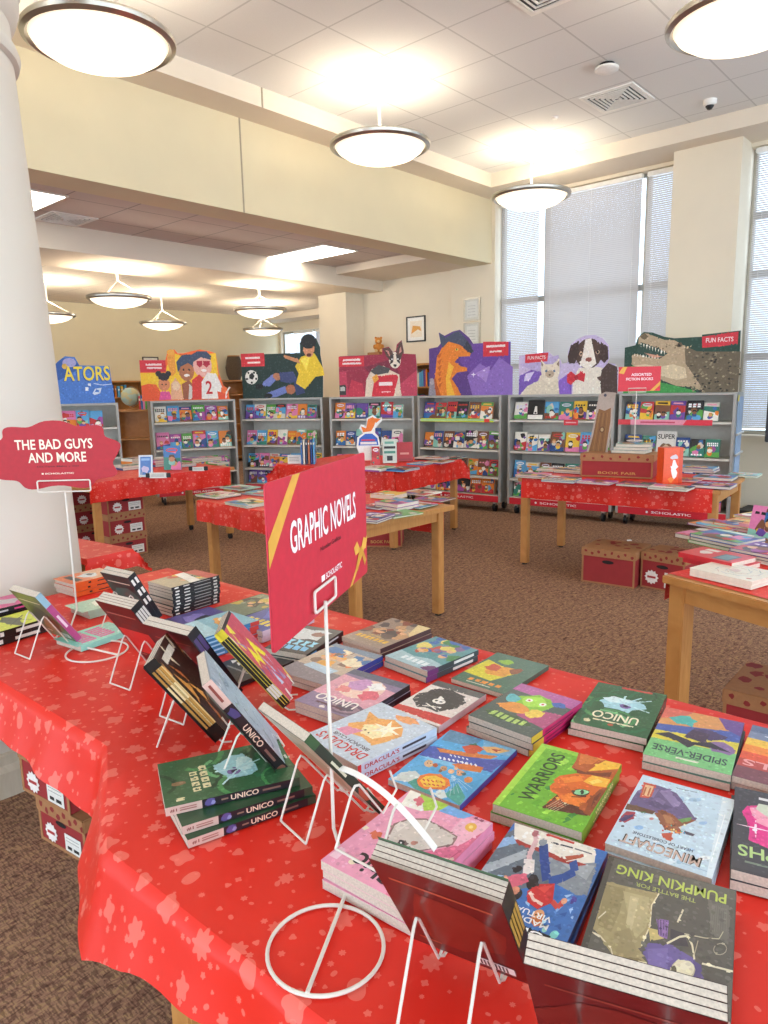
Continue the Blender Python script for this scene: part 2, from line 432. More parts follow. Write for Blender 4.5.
def window(n, a, b0, b1, z0, z1, vs, hs, frame=.045):
    w = bpy.data.objects.new('window_%d' % n, None); COL.objects.link(w); w.location = (CX, CY, 0); w.rotation_euler = (0, 0, RA); w['kind'] = 'structure'
    mb = MB()
    for (p, q) in ((b0, b0+frame), (b1-frame, b1)): mb.box(a, a+.06, p, q, z0, z1)
    for (p, q) in ((z0, z0+frame), (z1-frame, z1)): mb.box(a, a+.06, b0+frame, b1-frame, p, q)
    mb.build('window_frame', M['steel'], w)
    mb = MB()
    for v in vs: mb.box(a+.005, a+.055, v-.03, v+.03, z0+frame, z1-frame)
    for h in hs: mb.box(a+.008, a+.05, b0+frame, b1-frame, h-.035, h+.035)
    mb.build('mullion', M['steel'], w)
    mb = MB(); mb.box(a+.025, a+.031, b0+frame, b1-frame, z0+frame, z1-frame); mb.build('pane', M['glass'], w)
window(1, .12, -2.45, -.05, .91, 3.86, [-.72, -2.02], [1.75, 2.6])
window(2, .12, -7.5, -3.13, .91, 3.86, [-3.75, -5.2, -6.6], [1.75, 2.6, 3.2])
window(3, 2.42, 3.9, 7.22, .9, 2.78, [5.0, 6.1], [2.0])

def blind(label, a, b0, b1, z0, z1, tilt, group='window blinds'):
    """slats run along b; tilt in degrees from horizontal"""
    t = thing('window_blind', label, 'blind', R(a, (b0+b1)/2, z1), RA, group)
    hw = (b1-b0)/2
    mb = MB(); mb.box(-.03, .03, -hw, hw, -.05, 0); mb.build('headrail', M['whiteplastic'], t, bev=.004)
    mb = MB(); ca, sa = math.cos(math.radians(tilt)), math.sin(math.radians(tilt))
    z = -.07; w = .0135
    while z > -(z1-z0)+.03:
        vs = []
        for u in (-w, 0, w):
            bul = .002 if u == 0 else 0
            for y in (-hw+.005, hw-.005): vs.append((u*ca-bul*sa, y, z+u*sa+bul*ca))
        mb.add(vs, [(0, 1, 3, 2), (2, 3, 5, 4)]); z -= .0225
    mb.build('slats', M['blind'], t)
    mb = MB(); mb.box(-.014, .014, -hw+.003, hw-.003, -(z1-z0), -(z1-z0)+.02); mb.build('bottom_rail', M['whiteplastic'], t, bev=.003)
    nl = max(2, int(hw*2/.45)+1)
    for k in range(nl):
        y = -hw+.09+k*(2*hw-.18)/(nl-1)
        mb = MB()
        for dx in (-.015, .015): mb.tube([(dx, y, -.05), (dx, y, -(z1-z0)+.01)], .0012, 4)
        mb.build('ladder_cord', M['whiteplastic'], t)
blind('narrow pale window blind left of the wide one, behind the lamp', .05, -.66, -.09, .98, 3.85, 54)
blind('wide grey closed window blind in the middle of the tall window', .05, -1.98, -.74, .98, 3.85, 66)
blind('narrow closed window blind right of the wide one, beside the cream pier', .05, -2.43, -2.04, .98, 3.85, 60)
blind('window blind right of the cream pier, above the black screen', .05, -3.72, -3.17, .98, 3.85, 48)
blind('window blind beyond the black screen, at the right edge', .05, -5.17, -3.78, .98, 3.85, 55)
blind('far blue window blind right of the stacked hanging lamps', 2.33, 5.03, 6.05, .95, 2.76, 55)
blind('far window blind near the corner of the back room', 2.33, 6.14, 6.75, .95, 2.76, 40)
blind('far window blind beside the pilaster in the back room', 2.33, 3.95, 4.95, .95, 2.76, 60)

# big round column
t = thing('column', 'large round white column at the left beside the main book table', 'column', (-1.822, 2.846, 0))
prof = [(.512, .16), (.5175, .5), (.5154, .8), (.4906, 1.7), (.458, 2.5), (.45, 2.75)]
MB().lathe(prof, n=96).build('shaft', M['column'], t, smooth=True)
MB().lathe([(.445, 2.75), (.468, 2.76), (.476, 2.785), (.468, 2.81), (.45, 2.82), (.45, 2.9), (.47, 2.92), (.488, 2.97), (.49, 3.03), (.505, 3.05), (.505, 3.12), (.44, 3.13), (.44, 4.06)], n=96).build('capital', M['column'], t, smooth=True)
MB().lathe([(.3, .0), (.548, .0), (.548, .10), (.528, .12), (.528, .16), (.49, .17)], n=96).build('plinth', M['paleboard'], t, smooth=True)

# ---------------------------------------------------------------- ceiling fittings
def pendant(label, p, zc, dia, rods, energy, group):
    t = thing('pendant_lamp', label, 'lamp', (p[0], p[1], p[2]), 0, group)
    r = dia/2; h = zc-p[2]
    MB().lathe([(0.001, -.135*dia/.87), (r*.25, -.13*dia/.87), (r*.5, -.11*dia/.87), (r*.7, -.08*dia/.87), (r*.84, -.04*dia/.87), (r*.9, 0)], n=56).build('bowl', M['bowl'], t, smooth=True)
    MB().lathe([(r*.89, -.012), (r*.93, -.028), (r*.99, -.012), (r, .008), (r*.985, .02), (r*.89, .022)], n=56, close=True).build('rim', M['steel'], t, smooth=True)
    MB().lathe([(.0005, h), (.075, h), (.075, h-.02), (.045, h-.04), (.0005, h-.04)], n=28).build('canopy', M['whiteplastic'], t, smooth=True)
    MB().tube([(0, 0, h-.03), (0, 0, .0 if not rods else .2)], .013, 12).build('stem', M['whiteplastic'], t, smooth=True)
    if rods:
        for k in range(3):
            an = k*2*math.pi/3+.5
            MB().tube([(0, 0, .2), (r*.93*math.cos(an), r*.93*math.sin(an), .01)], .004, 5).build('support_rod', M['steel'], t)
    else:
        for k in range(3):
            an = k*2*math.pi/3+.5
            MB().tube([(0, 0, .004), (r*.9*math.cos(an), r*.9*math.sin(an), .004)], .005, 5).build('cross_arm', M['steel'], t)
    for k in range(2):
        MB().box(-.09, .09, -.01+k*.06-.03, .01+k*.06-.03, -.03, -.01).build('bulb', M['bulb'], t)
    l = bpy.data.lights.new('lamp_light', 'POINT'); l.energy = energy; l.color = (1, .91, .77); l.shadow_soft_size = .1
    lo = bpy.data.objects.new('lamp_light', l); COL.objects.link(lo); lo.parent = t; lo.location = (0, 0, .03)
G1 = 'bowl pendant lamps under the high ceiling'
G2 = 'bowl pendant lamps in the back room'
EH, EL = 12, 20
def pend(label, px, py, z=3.55): p = P(px, py, z); return pendant(label, p, 4.06, .87, False, EH, G1)
pend('largest bowl pendant lamp, top left beside the column', 100, 40)
pend('bowl pendant lamp hanging in the middle, before the cream header', 380, 146)
pend('bowl pendant lamp hanging in front of the tall blinds', 531, 196)
pend('bowl pendant lamp cut off at the top right corner', 745, 20)
for (a, b) in ((-6.1, -4.06), (-8.6, -1.2), (-8.6, -4.06)):
    pendant('bowl pendant lamp outside the frame, in the lamp grid behind the viewer', R(a, b, 3.55), 4.06, .87, False, EH, G1)
for lab, x, y in (('back room pendant lamp nearest the column, with thin rods', 119, 298), ('smaller back room pendant lamp right of the nearest one', 163, 323),
                  ('back room pendant lamp left of the pilaster, upper of two', 260, 310), ('back room pendant lamp left of the pilaster, lower of two', 263, 329.5),
                  ('back room pendant lamp half hidden by the column', 48, 315)):
    pendant(lab, P(x, y, 2.62), 3.1, .75, True, EL, G2)
def troffer(label, a, b, w, l, z, par=None):
    t = thing('ceiling_light', label, 'ceiling light', R(a, b, z), RA, 'fluorescent panels in the low ceiling')
    mb = MB()
    for bx in ((-w/2, -w/2+.02, -l/2, l/2), (w/2-.02, w/2, -l/2, l/2), (-w/2+.02, w/2-.02, -l/2, -l/2+.02), (-w/2+.02, w/2-.02, l/2-.02, l/2)): mb.box(*bx, -.012, .0)
    mb.build('frame', M['whiteplastic'], t)
    MB().box(-w/2+.02, w/2-.02, -l/2+.02, l/2-.02, -.007, 0).build('lens', M['troffer'], t)
troffer('bright rectangular panel light in the low ceiling, before the pilaster', -1.95, 1.48, .6, 1.1, 3.2)
troffer('bright panel light in the low ceiling beside the column', -5.62, 1.27, .6, .75, 3.2)
def vent(label, p, s, n=6):
    t = thing('ceiling_vent', label, 'vent', p, RA, 'ceiling vents')
    mb = MB(); h = s/2
    for bx in ((-h, -h+.03, -h, h), (h-.03, h, -h, h), (-h+.03, h-.03, -h, -h+.03), (-h+.03, h-.03, h-.03, h)): mb.box(*bx, -.01, 0)
    mb.build('frame', M['whiteplastic'], t)
    MB().box(-h+.03, h-.03, -h+.03, h-.03, -.003, 0).build('duct', M['dark'], t)
    for k in range(n):
        q = (h-.035)*(1-k/n); mb = MB(); w = .012
        for (x0, x1, y0, y1) in ((-q, q, -q, -q+w), (-q, q, q-w, q), (-q, -q+w, -q+w, q-w), (q-w, q, -q+w, q-w)): mb.box(x0, x1, y0, y1, -.012-.001*k, -.004)
        mb.build('louvre', M['whiteplastic'], t)
vent('square white louvred vent in the high ceiling near the smoke detector', P(617, 98, 4.06), .5)
vent('louvred vent in the high ceiling at the top edge of the view', P(547, -16, 4.06), .55)
vent('dark vent in the low ceiling beside the column', R(-4.98, 1.72, 3.2), .45)
t = thing('smoke_detector', 'round white smoke detector on the high ceiling', 'smoke detector', P(607, 64, 4.06))
MB().lathe([(.001, -.055), (.08, -.055), (.095, -.045), (.095, -.03), (.001, -.03)], n=28).build('cover', M['whiteplastic'], t, smooth=True)
MB().lathe([(.001, -.03), (.06, -.03), (.06, 0), (.001, 0)], n=20).build('base', M['dark'], t, smooth=True)
t = thing('security_camera', 'small white dome camera on the high ceiling near the right edge', 'security camera', P(710, 100, 4.06))
MB().lathe([(.001, -.0), (.06, 0), (.06, -.035), (.045, -.05), (.001, -.05)], n=28).build('housing', M['whiteplastic'], t, smooth=True)
MB().lathe([(.001, -.085), (.02, -.08), (.035, -.06), (.037, -.05), (.001, -.05)], n=24).build('dome', M['dark'], t, smooth=True)
MB().lathe([(.001, -.02), (.025, -.018), (.035, 0), (.001, 0)], n=20).build('ceiling_sprinkler', M['whiteplastic'], loc=P(555, 117, 4.06), smooth=True)
tag(bpy.data.objects['ceiling_sprinkler'], 'small round white sprinkler cap on the high ceiling', 'sprinkler')
# framed things on the walls
def frame(label, name, cat, a, b, z, w, h, arts, fm='dark', face='a'):
    rz = RA+math.pi/2 if face == 'a' else RA
    # local x across, y away from the wall is -y
    t = thing(name, label, cat, R(a, b, z), RA-math.pi/2 if face == 'a' else RA)
    mb = MB(); f = .018
    for bx in ((-w/2, -w/2+f, 0, h), (w/2-f, w/2, 0, h), (-w/2+f, w/2-f, 0, f), (-w/2+f, w/2-f, h-f, h)): mb.box(bx[0], bx[1], -.02, 0, bx[2], bx[3])
    mb.build('frame', M[fm], t)
    A = Art(w-2*f, h-2*f, .0006); A.rect(0, 0, w, h, '#f4f1ea'); arts(A, w-2*f, h-2*f)
    m = MB(); m.box(-w/2+f, w/2-f, -.008, 0, f, h-f, C('#f4f1ea')); m.art(A, lambda x, y, z: (x-w/2+f, -.008-z, y+f)); m.build('print', M['card'], t)
frame('small dark framed certificate on the alcove wall', 'framed_picture', 'picture', 0, 1.35, 2.16, .36, .37,
      lambda A, w, h: (A.rect(.05, .05, w-.05, h-.05, '#f0e3cf'), A.poly([(.07, .1), (.2, .16), (w-.06, .13), (w-.08, .2), (.1, .22)], '#e0a04a')))
for k, nm in enumerate(('lowest', 'middle', 'topmost')):
    frame(nm+' of three clear document holders on the pier left of the window', 'document_holder', 'frame', -.05, .31, 1.72+k*.33, .27, .31,
      lambda A, w, h: (A.rect(0, 0, w, h, '#cfcfc6'), A.rect(.03, .03, w-.03, h-.03, '#dcdcd6'), [A.rect(.05, .06+.04*i, w-.06, .068+.04*i, '#b4b4b0') for i in range(4)]), 'steel')
frame('small framed sign on the far wall above the cartoon poster', 'framed_picture', 'picture', -.92, 7.3, 1.92, .34, .26,
      lambda A, w, h: A.rect(.05, .05, w-.05, h-.05, '#c9d3dd'), face='b')
# ================================================================= TRACED COVER ART
def homography(src, dst):
    rows = []
    for (x, y), (u, v) in zip(src, dst):
        rows.append([x, y, 1, 0, 0, 0, -u*x, -u*y, u]); rows.append([0, 0, 0, x, y, 1, -v*x, -v*y, v])
    n = 8
    for i in range(n):
        p = max(range(i, n), key=lambda r: abs(rows[r][i])); rows[i], rows[p] = rows[p], rows[i]
        d = rows[i][i]; rows[i] = [a/d for a in rows[i]]
        for r in range(n):
            if r != i: f = rows[r][i]; rows[r] = [a-f*b for a, b in zip(rows[r], rows[i])]
    h = [r[8] for r in rows]
    return lambda x, y: ((h[0]*x+h[1]*y+h[2])/(h[6]*x+h[7]*y+1), (h[3]*x+h[4]*y+h[5])/(h[6]*x+h[7]*y+1))
class Tr:
    """sketch coordinates (far left, far right, near right, near left corners) onto a cover whose head is near the viewer"""
    def __init__(s, w, h, quad, base):
        s.A = Art(w, h); s.A.rect(0, 0, w, h, base); s.m = homography(quad, [(w, 0), (0, 0), (0, h), (w, h)])
    def p(s, pts, c): s.A.poly([s.m(x, y) for x, y in pts], c)
    def e(s, cx, cy, rx, ry, c, n=14): s.p([(cx+rx*math.cos(k*6.2832/n), cy+ry*math.sin(k*6.2832/n)) for k in range(n)], c)
    def s_(s, pts, wd, c):
        for a, b in zip(pts[:-1], pts[1:]):
            dx, dy = b[0]-a[0], b[1]-a[1]; L = math.hypot(dx, dy) or 1; nx, ny = -dy/L*wd/2, dx/L*wd/2
            s.p([(a[0]+nx, a[1]+ny), (a[0]-nx, a[1]-ny), (b[0]-nx, b[1]-ny), (b[0]+nx, b[1]+ny)], c)
def art_cat():
    w, h = W6, H9+.008; t = Tr(w, h, [(300, 40), (705, 150), (520, 500), (40, 355)], '#72b432'); q = random.Random(2)
    for k in range(34):
        x, y = q.uniform(90, 520), q.uniform(70, 480); a = q.uniform(15, 45)
        t.p([(x, y), (x+a, y-a*.6), (x+a*1.5, y-a*.2), (x+a*.5, y+a*.3)], q.choice(['#8fd044', '#4f9a30', '#63a82c', '#a6dc52', '#3f8a3a', '#7fc23c']))
    t.p([(300, 40), (335, 50), (75, 365), (40, 355)], '#a4d648'); t.p([(300, 40), (500, 92), (480, 110), (320, 66)], '#93cc44')
    t.p([(490, 85), (705, 150), (655, 245), (600, 215), (520, 198), (455, 165), (478, 130)], '#b85a28'); t.p([(500, 95), (600, 122), (560, 150), (490, 150)], '#d4742e')
    t.p([(540, 185), (590, 150), (625, 132), (703, 150), (690, 175), (620, 180)], '#f2bb3c'); t.p([(455, 165), (520, 188), (600, 195), (660, 190), (650, 215), (570, 208), (500, 200)], '#7c3a20'); t.p([(560, 100), (640, 128), (600, 132)], '#e88c3a')
    t.p([(345, 258), (372, 240), (362, 232), (395, 208), (480, 196), (560, 205), (655, 238), (610, 305), (552, 400), (450, 372), (400, 350), (330, 350), (385, 305), (350, 288)], '#de6b22')
    t.p([(400, 222), (500, 205), (520, 235), (430, 245)], '#ee8630'); t.p([(360, 275), (440, 262), (470, 300), (400, 300)], '#c95a1e'); t.p([(518, 238), (560, 206), (655, 228), (632, 268), (560, 258)], '#f3b53a'); t.p([(540, 240), (590, 225), (620, 240), (570, 250)], '#fbd468')
    t.p([(300, 375), (345, 345), (385, 305), (410, 340), (450, 352), (545, 382), (545, 415), (400, 392)], '#5c2d1c'); t.p([(330, 368), (385, 320), (430, 372)], '#9c4a2a'); t.p([(375, 318), (400, 322), (392, 345)], '#f0a23c')
    t.p([(400, 310), (460, 300), (530, 340), (515, 372), (430, 350)], '#ea7f2a'); t.p([(540, 335), (600, 280), (642, 268), (556, 415), (518, 398)], '#93451f'); t.p([(575, 320), (615, 285), (590, 335), (560, 370)], '#6b2f18')
    t.p([(505, 345), (545, 350), (530, 392), (500, 380)], '#b0531f')
    t.e(507, 295, 44, 19, '#4a2a18'); t.e(507, 293, 38, 14, '#8ccf9a'); t.e(512, 293, 11, 12, '#1d2a1c'); t.s_([(460, 316), (500, 318), (535, 314)], 4, '#3a1a10')
    for k in range(5): t.s_([(400+k*12, 330+k*6), (330+k*10, 372+k*6)], 1.6, '#f4e4c0')
    A = t.A; T = Art(h, w, doclip=False); T.text('WARRIORS', .040, .100, .222, .128, '#1f3a12'); T.text('GRAYSTRIPE', .016, .070, .024, .072, '#27461a') if False else None
    for i, (pts, fs, c, l) in enumerate(T.items):
        A.txt.add(len(A.items)); A.items.append(([(v, h-u) for u, v in pts], fs, c, A.n+l))
    A.n += 3; return A
def art_island():
    w, h = W6, H9; t = Tr(w, h, [(245, 42), (722, 175), (605, 590), (45, 405)], '#c3d8e5'); q = random.Random(8)
    for k in range(22): t.e(q.uniform(120, 680), q.uniform(110, 540), q.uniform(12, 40), q.uniform(6, 16), q.choice(['#d6e4ec', '#b2cde0', '#dfeaf0', '#a4c4dd']), 9)
    t.p([(175, 197), (195, 160), (215, 130), (260, 105), (310, 95), (360, 112), (420, 140), (470, 205), (522, 280), (440, 282), (400, 260), (300, 240), (230, 215)], '#6c5c84')
    for (a, b, c_) in (((230, 150), (330, 120), '#84749c'), ((250, 190), (400, 215), '#5c4e74'), ((330, 130), (440, 200), '#8d7ca4'), ((300, 170), (360, 190), '#7b6a92')): t.p([a, ((a[0]+b[0])/2, min(a[1], b[1])-8), b, ((a[0]+b[0])/2+20, max(a[1], b[1])+14)], c_)
    t.p([(165, 195), (240, 215), (310, 236), (295, 252), (240, 240), (150, 225)], '#6d4c38'); t.p([(230, 238), (262, 236), (255, 250)], '#3f6a3c')
    t.p([(305, 246), (345, 226), (400, 255), (440, 285), (475, 272), (522, 282), (465, 306), (430, 318), (452, 346), (400, 342), (358, 330), (335, 290)], '#95583e'); t.p([(345, 250), (390, 262), (410, 300), (370, 300)], '#b07850'); t.p([(425, 278), (500, 264), (490, 286), (450, 296)], '#6b9a54'); t.p([(330, 236), (365, 232), (372, 250), (345, 255)], '#7c4630')
    for k in range(34): x, y = q.uniform(345, 462), q.uniform(300, 352); t.p([(x, y), (x+9, y+2), (x+7, y+10), (x-2, y+8)], q.choice(['#c8403a', '#e8b04a', '#3f9cc8', '#6f3f2c', '#d97a3a', '#4fb0a0', '#e9d9a8']))
    t.p([(342, 352), (398, 348), (392, 395), (365, 385), (350, 375)], '#c4533a'); t.p([(455, 335), (515, 356), (505, 366), (470, 356)], '#5a5060')
    t.p([(118, 292), (132, 262), (160, 236), (207, 240), (200, 272), (150, 298)], '#ad3c4c'); t.p([(118, 280), (150, 262), (200, 250), (190, 268), (140, 292)], '#51406a'); t.e(290, 275, 12, 7, '#c88a8a'); t.e(140, 315, 10, 5, '#4a4a5a'); t.e(225, 322, 24, 12, '#8fb6dc'); t.e(555, 296, 22, 9, '#9cbede')
    t.p([(228, 162), (250, 82), (315, 98), (285, 168)], '#c8503a'); t.p([(240, 155), (258, 95), (302, 105), (280, 158)], '#e4bb90'); t.s_([(262, 108), (247, 150)], 9, '#b8643a'); t.s_([(285, 112), (270, 154)], 9, '#b8643a')
    t.s_([(415, 112), (525, 136)], 4, '#8a98a4'); t.p([(655, 158), (722, 175), (605, 590), (575, 580)], '#dbe9f0'); t.s_([(668, 250), (600, 500)], 5, '#f4fafc'); t.s_([(90, 388), (580, 552)], 3, '#8fb0c8')
    A = t.A
    A.text('MINECRAFT', .020, .196, .142, .222, '#2e2826'); A.text('MINECRAFT', .022, .1985, .140, .2215, '#c9aea0'); A.text('HEART OF COBBLESTONE', .036, .182, .128, .190, '#39435a'); return A
def art_tumble():
    w, h = .155, .235; t = Tr(w, h, [(230, 41), (701, 215), (507, 635), (5, 374)], '#3f74bd'); q = random.Random(9)
    t.p([(130, 110), (235, 70), (420, 180), (430, 320), (200, 330), (10, 300), (10, 240)], '#66737f'); t.p([(40, 225), (300, 160), (300, 195), (70, 255)], '#aab4bb'); t.p([(150, 110), (230, 95), (250, 130), (120, 150)], '#8fb4dc')
    t.p([(395, 190), (650, 262), (610, 400), (560, 390), (430, 315)], '#8b949c'); t.p([(470, 240), (640, 270), (600, 330)], '#a7afb5')
    t.p([(0, 265), (90, 262), (200, 335), (230, 400), (110, 420), (0, 370)], '#7aa8dc')
    for k in range(26): x, y = q.uniform(210, 540), q.uniform(360, 560); t.p([(x, y), (x+q.uniform(15, 50), y+q.uniform(-6, 10)), (x+q.uniform(5, 40), y+q.uniform(10, 26))], q.choice(['#5f94d8', '#2c5aa8', '#86b6ea', '#4a82c8', '#a4caf0']))
    for k in range(12): x, y = q.uniform(20, 200), q.uniform(250, 340); t.p([(x, y), (x+30, y+8), (x+10, y+18)], q.choice(['#b4d4f0', '#2c4a6a', '#4f9a6a', '#dbe8f4']))
    t.p([(232, 42), (640, 180), (636, 256), (560, 252), (480, 226), (370, 170), (236, 110)], '#ece5d8'); t.p([(236, 105), (300, 140), (370, 165), (480, 222), (560, 246), (600, 262), (540, 262), (440, 222), (340, 170), (250, 130)], '#a8362c')
    t.s_([(390, 106), (525, 158)], 9, '#c33a30'); t.s_([(412, 142), (520, 178)], 6, '#3a3a44'); t.s_([(530, 182), (620, 216)], 5, '#5a5a62')
    t.s_([(332, 95), (340, 125), (312, 190), (330, 262)], 24, '#dcb6b8'); t.p([(290, 200), (340, 210), (342, 268), (290, 270)], '#e6dcd8'); t.e(334, 98, 18, 13, '#b06a70')
    t.s_([(375, 150), (388, 230), (405, 305)], 42, '#27468c'); t.s_([(415, 312), (480, 305), (540, 285), (525, 238)], 38, '#2c5098'); t.e(372, 138, 20, 16, '#8d949c'); t.p([(485, 212), (575, 212), (585, 222), (520, 238), (488, 232)], '#b4553c'); t.s_([(492, 236), (555, 230)], 4, '#f0ece4')
    t.e(255, 345, 42, 28, '#1e1a20'); t.e(338, 305, 28, 34, '#211b20'); t.e(262, 240, 24, 14, '#2a2228'); t.p([(212, 262), (300, 262), (322, 300), (250, 318), (212, 300)], '#d9657e'); t.s_([(215, 262), (205, 290), (245, 330)], 13, '#e0a080'); t.e(262, 330, 22, 17, '#d88e70')
    t.p([(318, 340), (372, 318), (446, 325), (442, 405), (372, 424), (322, 385)], '#cb2c2e'); t.p([(360, 330), (440, 330), (400, 360)], '#e24a44'); t.s_([(330, 345), (350, 380), (395, 408)], 13, '#e4c4b8'); t.s_([(440, 400), (468, 432), (498, 402)], 22, '#cf4a44'); t.e(498, 408, 15, 13, '#e4a884')
    t.e(378, 450, 30, 24, '#e2a070'); t.p([(335, 450), (350, 478), (365, 496), (395, 496), (412, 470), (398, 455), (365, 462)], '#c4682a'); t.e(368, 446, 4, 4, '#2a1a14'); t.e(390, 448, 4, 4, '#2a1a14')
    t.e(462, 545, 22, 18, '#7fd0c8'); t.e(415, 515, 14, 12, '#9ad8ca'); t.e(545, 410, 16, 14, '#4a3f9a')
    A = t.A; A.text('VIRTUAL', .030, .180, .088, .191, '#f2f2f2'); A.text('MADNESS', .030, .195, .1, .206, '#f2f2f2'); A.text('VIRTUAL', .030, .180, .088, .191, '#f2f2f2'); A.rect(.022, .2125, .11, .231, '#15161c'); A.text('UP', .03, .214, .066, .2295, '#ffffff'); return A
def art_pumpkin():
    w, h = .176, .236; t = Tr(w, h, [(165, 45), (722, 205), (705, 680), (20, 450)], '#605d56'); q = random.Random(10)
    t.p([(190, 110), (722, 240), (718, 520), (600, 600), (560, 430), (350, 380), (360, 200)], '#56534e'); t.p([(600, 230), (700, 260), (690, 400), (620, 360)], '#6c6962')
    t.p([(150, 140), (250, 165), (388, 198), (352, 245), (348, 330), (312, 392), (318, 430), (340, 450), (318, 482), (262, 488), (178, 470), (196, 425), (112, 322), (76, 300), (108, 225)], '#a4966c')
    t.p([(150, 150), (240, 172), (215, 260), (180, 330), (120, 300)], '#94875f'); t.p([(230, 180), (345, 210), (335, 320), (290, 360), (260, 300)], '#b5a77c'); t.p([(190, 330), (260, 320), (300, 420), (240, 455), (205, 420)], '#9b8d66'); t.p([(262, 200), (300, 210), (270, 330), (245, 300)], '#c3b68c'); t.p([(215, 425), (300, 430), (328, 448), (255, 470)], '#877a56')
    t.s_([(388, 197), (356, 240), (350, 315), (314, 388)], 6, '#e0d6b4'); t.s_([(178, 466), (262, 482), (318, 474), (338, 452), (300, 444)], 6, '#e6dcb8'); t.s_([(74, 318), (130, 340), (180, 390), (194, 432)], 5, '#d8ceb0'); t.s_([(90, 272), (112, 252)], 5, '#d8d0b8'); t.s_([(122, 276), (156, 252)], 5, '#d8d0b8'); t.s_([(105, 330), (130, 345)], 7, '#e4dcc4')
    t.p([(200, 482), (300, 486), (345, 452), (318, 405), (345, 378), (440, 388), (545, 445), (592, 578), (400, 525), (300, 500)], '#6a5a98'); t.p([(340, 400), (430, 400), (430, 510), (350, 480)], '#7868a8'); t.p([(540, 450), (575, 470), (592, 575), (545, 560)], '#584a80')
    t.p([(345, 322), (395, 335), (412, 365), (352, 372)], '#c4b274'); t.p([(376, 288), (432, 300), (426, 368), (392, 355)], '#8c68a6')
    for k in range(4): t.s_([(384+k*13, 292+k*3), (388+k*11, 350+k*3)], 4, '#4f3a66')
    t.p([(440, 330), (500, 350), (520, 400), (440, 390)], '#3d3a44'); t.s_([(425, 384), (480, 362), (515, 360), (535, 395), (545, 448)], 8, '#d8d0b2'); t.s_([(500, 352), (590, 372), (650, 378), (668, 352)], 4, '#bdb69c'); t.s_([(578, 464), (640, 480), (716, 500)], 7, '#ddd6ba'); t.s_([(470, 308), (494, 262)], 8, '#d4ccb0'); t.s_([(545, 430), (560, 380)], 4, '#a8a088')
    for k in range(12): a, b = k*.5236, (k+1)*.5236; t.s_([(655+28*math.cos(a), 415+20*math.sin(a)), (655+28*math.cos(b), 415+20*math.sin(b))], 3, '#a8a290')
    for k in range(8): t.s_([(620+k*9, 255), (610+k*10, 350)], 1.6, '#7f7c74')
    t.e(494, 486, 56, 40, '#b8ae90'); t.e(496, 482, 50, 35, '#e0d7b8'); t.e(457, 486, 12, 20, '#5f5846'); t.e(505, 470, 26, 14, '#ebe3c8'); t.e(490, 500, 5, 4, '#6a624c')
    t.p([(165, 45), (188, 52), (52, 456), (20, 450)], '#4a4741')
    A = t.A; A.text('PUMPKIN KING', .012, .014, .160, .036, '#b9c95c'); A.text('THE BATTLE FOR', .05, .043, .13, .052, '#a4b060'); return A
def art_trio():
    w, h = W6, H9; t = Tr(w, h, [(385, 30), (740, 150), (430, 450), (35, 285)], '#52aadd'); q = random.Random(12)
    t.p([(385, 30), (560, 88), (500, 125), (335, 82)], '#5c8fb4'); t.p([(560, 90), (740, 150), (700, 185), (560, 150)], '#7fb8dc')
    t.p([(268, 112), (320, 120), (430, 155), (560, 195), (690, 205), (600, 268), (480, 232), (330, 190), (212, 160)], '#4757ae'); t.p([(212, 160), (330, 190), (480, 232), (560, 258), (520, 270), (300, 205)], '#7fc4e8')
    t.p([(308, 124), (450, 152), (640, 182), (600, 196), (480, 180), (330, 148)], '#d67f3e'); t.p([(445, 122), (520, 112), (565, 142), (520, 165), (470, 160)], '#cf5338'); t.p([(470, 112), (520, 108), (530, 122)], '#3f6a4c'); t.p([(550, 128), (620, 130), (706, 156), (640, 168), (580, 160)], '#e9b676'); t.p([(600, 140), (660, 150), (630, 160)], '#b8482f')
    t.p([(388, 214), (470, 216), (562, 240), (545, 268), (430, 245)], '#db7738')
    for (x, y, r, c) in ((265, 208, 27, '#dcb288'), (300, 218, 15, '#b8562a'), (345, 238, 20, '#c8986c'), (385, 255, 18, '#e6b080'), (432, 266, 22, '#dfa276'), (478, 305, 24, '#de8a4c'), (325, 250, 12, '#8a5a3a'), (455, 272, 12, '#3a6a7a'), (410, 240, 12, '#e9c090')): t.e(x, y, r, r*.72, c)
    for (x, y) in ((258, 205), (275, 207), (425, 264), (440, 267), (340, 236), (352, 240)): t.e(x, y, 3, 3, '#2a2022')
    t.p([(60, 290), (110, 250), (190, 245), (235, 290), (150, 305)], '#cdd6d2'); t.p([(35, 285), (60, 292), (250, 375), (205, 380)], '#c2ccd0'); t.p([(145, 305), (200, 285), (290, 385), (205, 372)], '#3d998b'); t.p([(345, 385), (420, 325), (462, 402), (430, 450)], '#4aa598'); t.p([(280, 372), (340, 345), (360, 400), (320, 408)], '#dfe8e4'); t.p([(462, 330), (560, 300), (470, 410)], '#49a0d4')
    for k in range(9): t.s_([(395, 278), (300+k*25, 395-abs(k-3)*8)], 2, '#bfe0f2')
    t.p([(195, 300), (215, 272), (265, 262), (325, 270), (372, 300), (378, 330), (345, 358), (290, 352), (240, 350), (205, 330)], '#e7772d'); t.p([(212, 300), (240, 278), (300, 276), (355, 305), (350, 335), (300, 342), (235, 335)], '#f3c33e')
    for k in range(5): t.s_([(228+k*24, 292+k*4), (240+k*24, 304+k*4)], 8, '#d2452c'); t.s_([(232+k*24, 316+k*4), (246+k*24, 324+k*4)], 7, '#d2452c')
    for k in range(9): t.s_([(322+k*24, 172+k*6), (332+k*24, 184+k*6)], 9, '#eef3fa')
    for k in range(5): t.s_([(380+k*22, 163+k*6), (390+k*22, 172+k*6)], 7, '#e4ecf6')
    return t.A
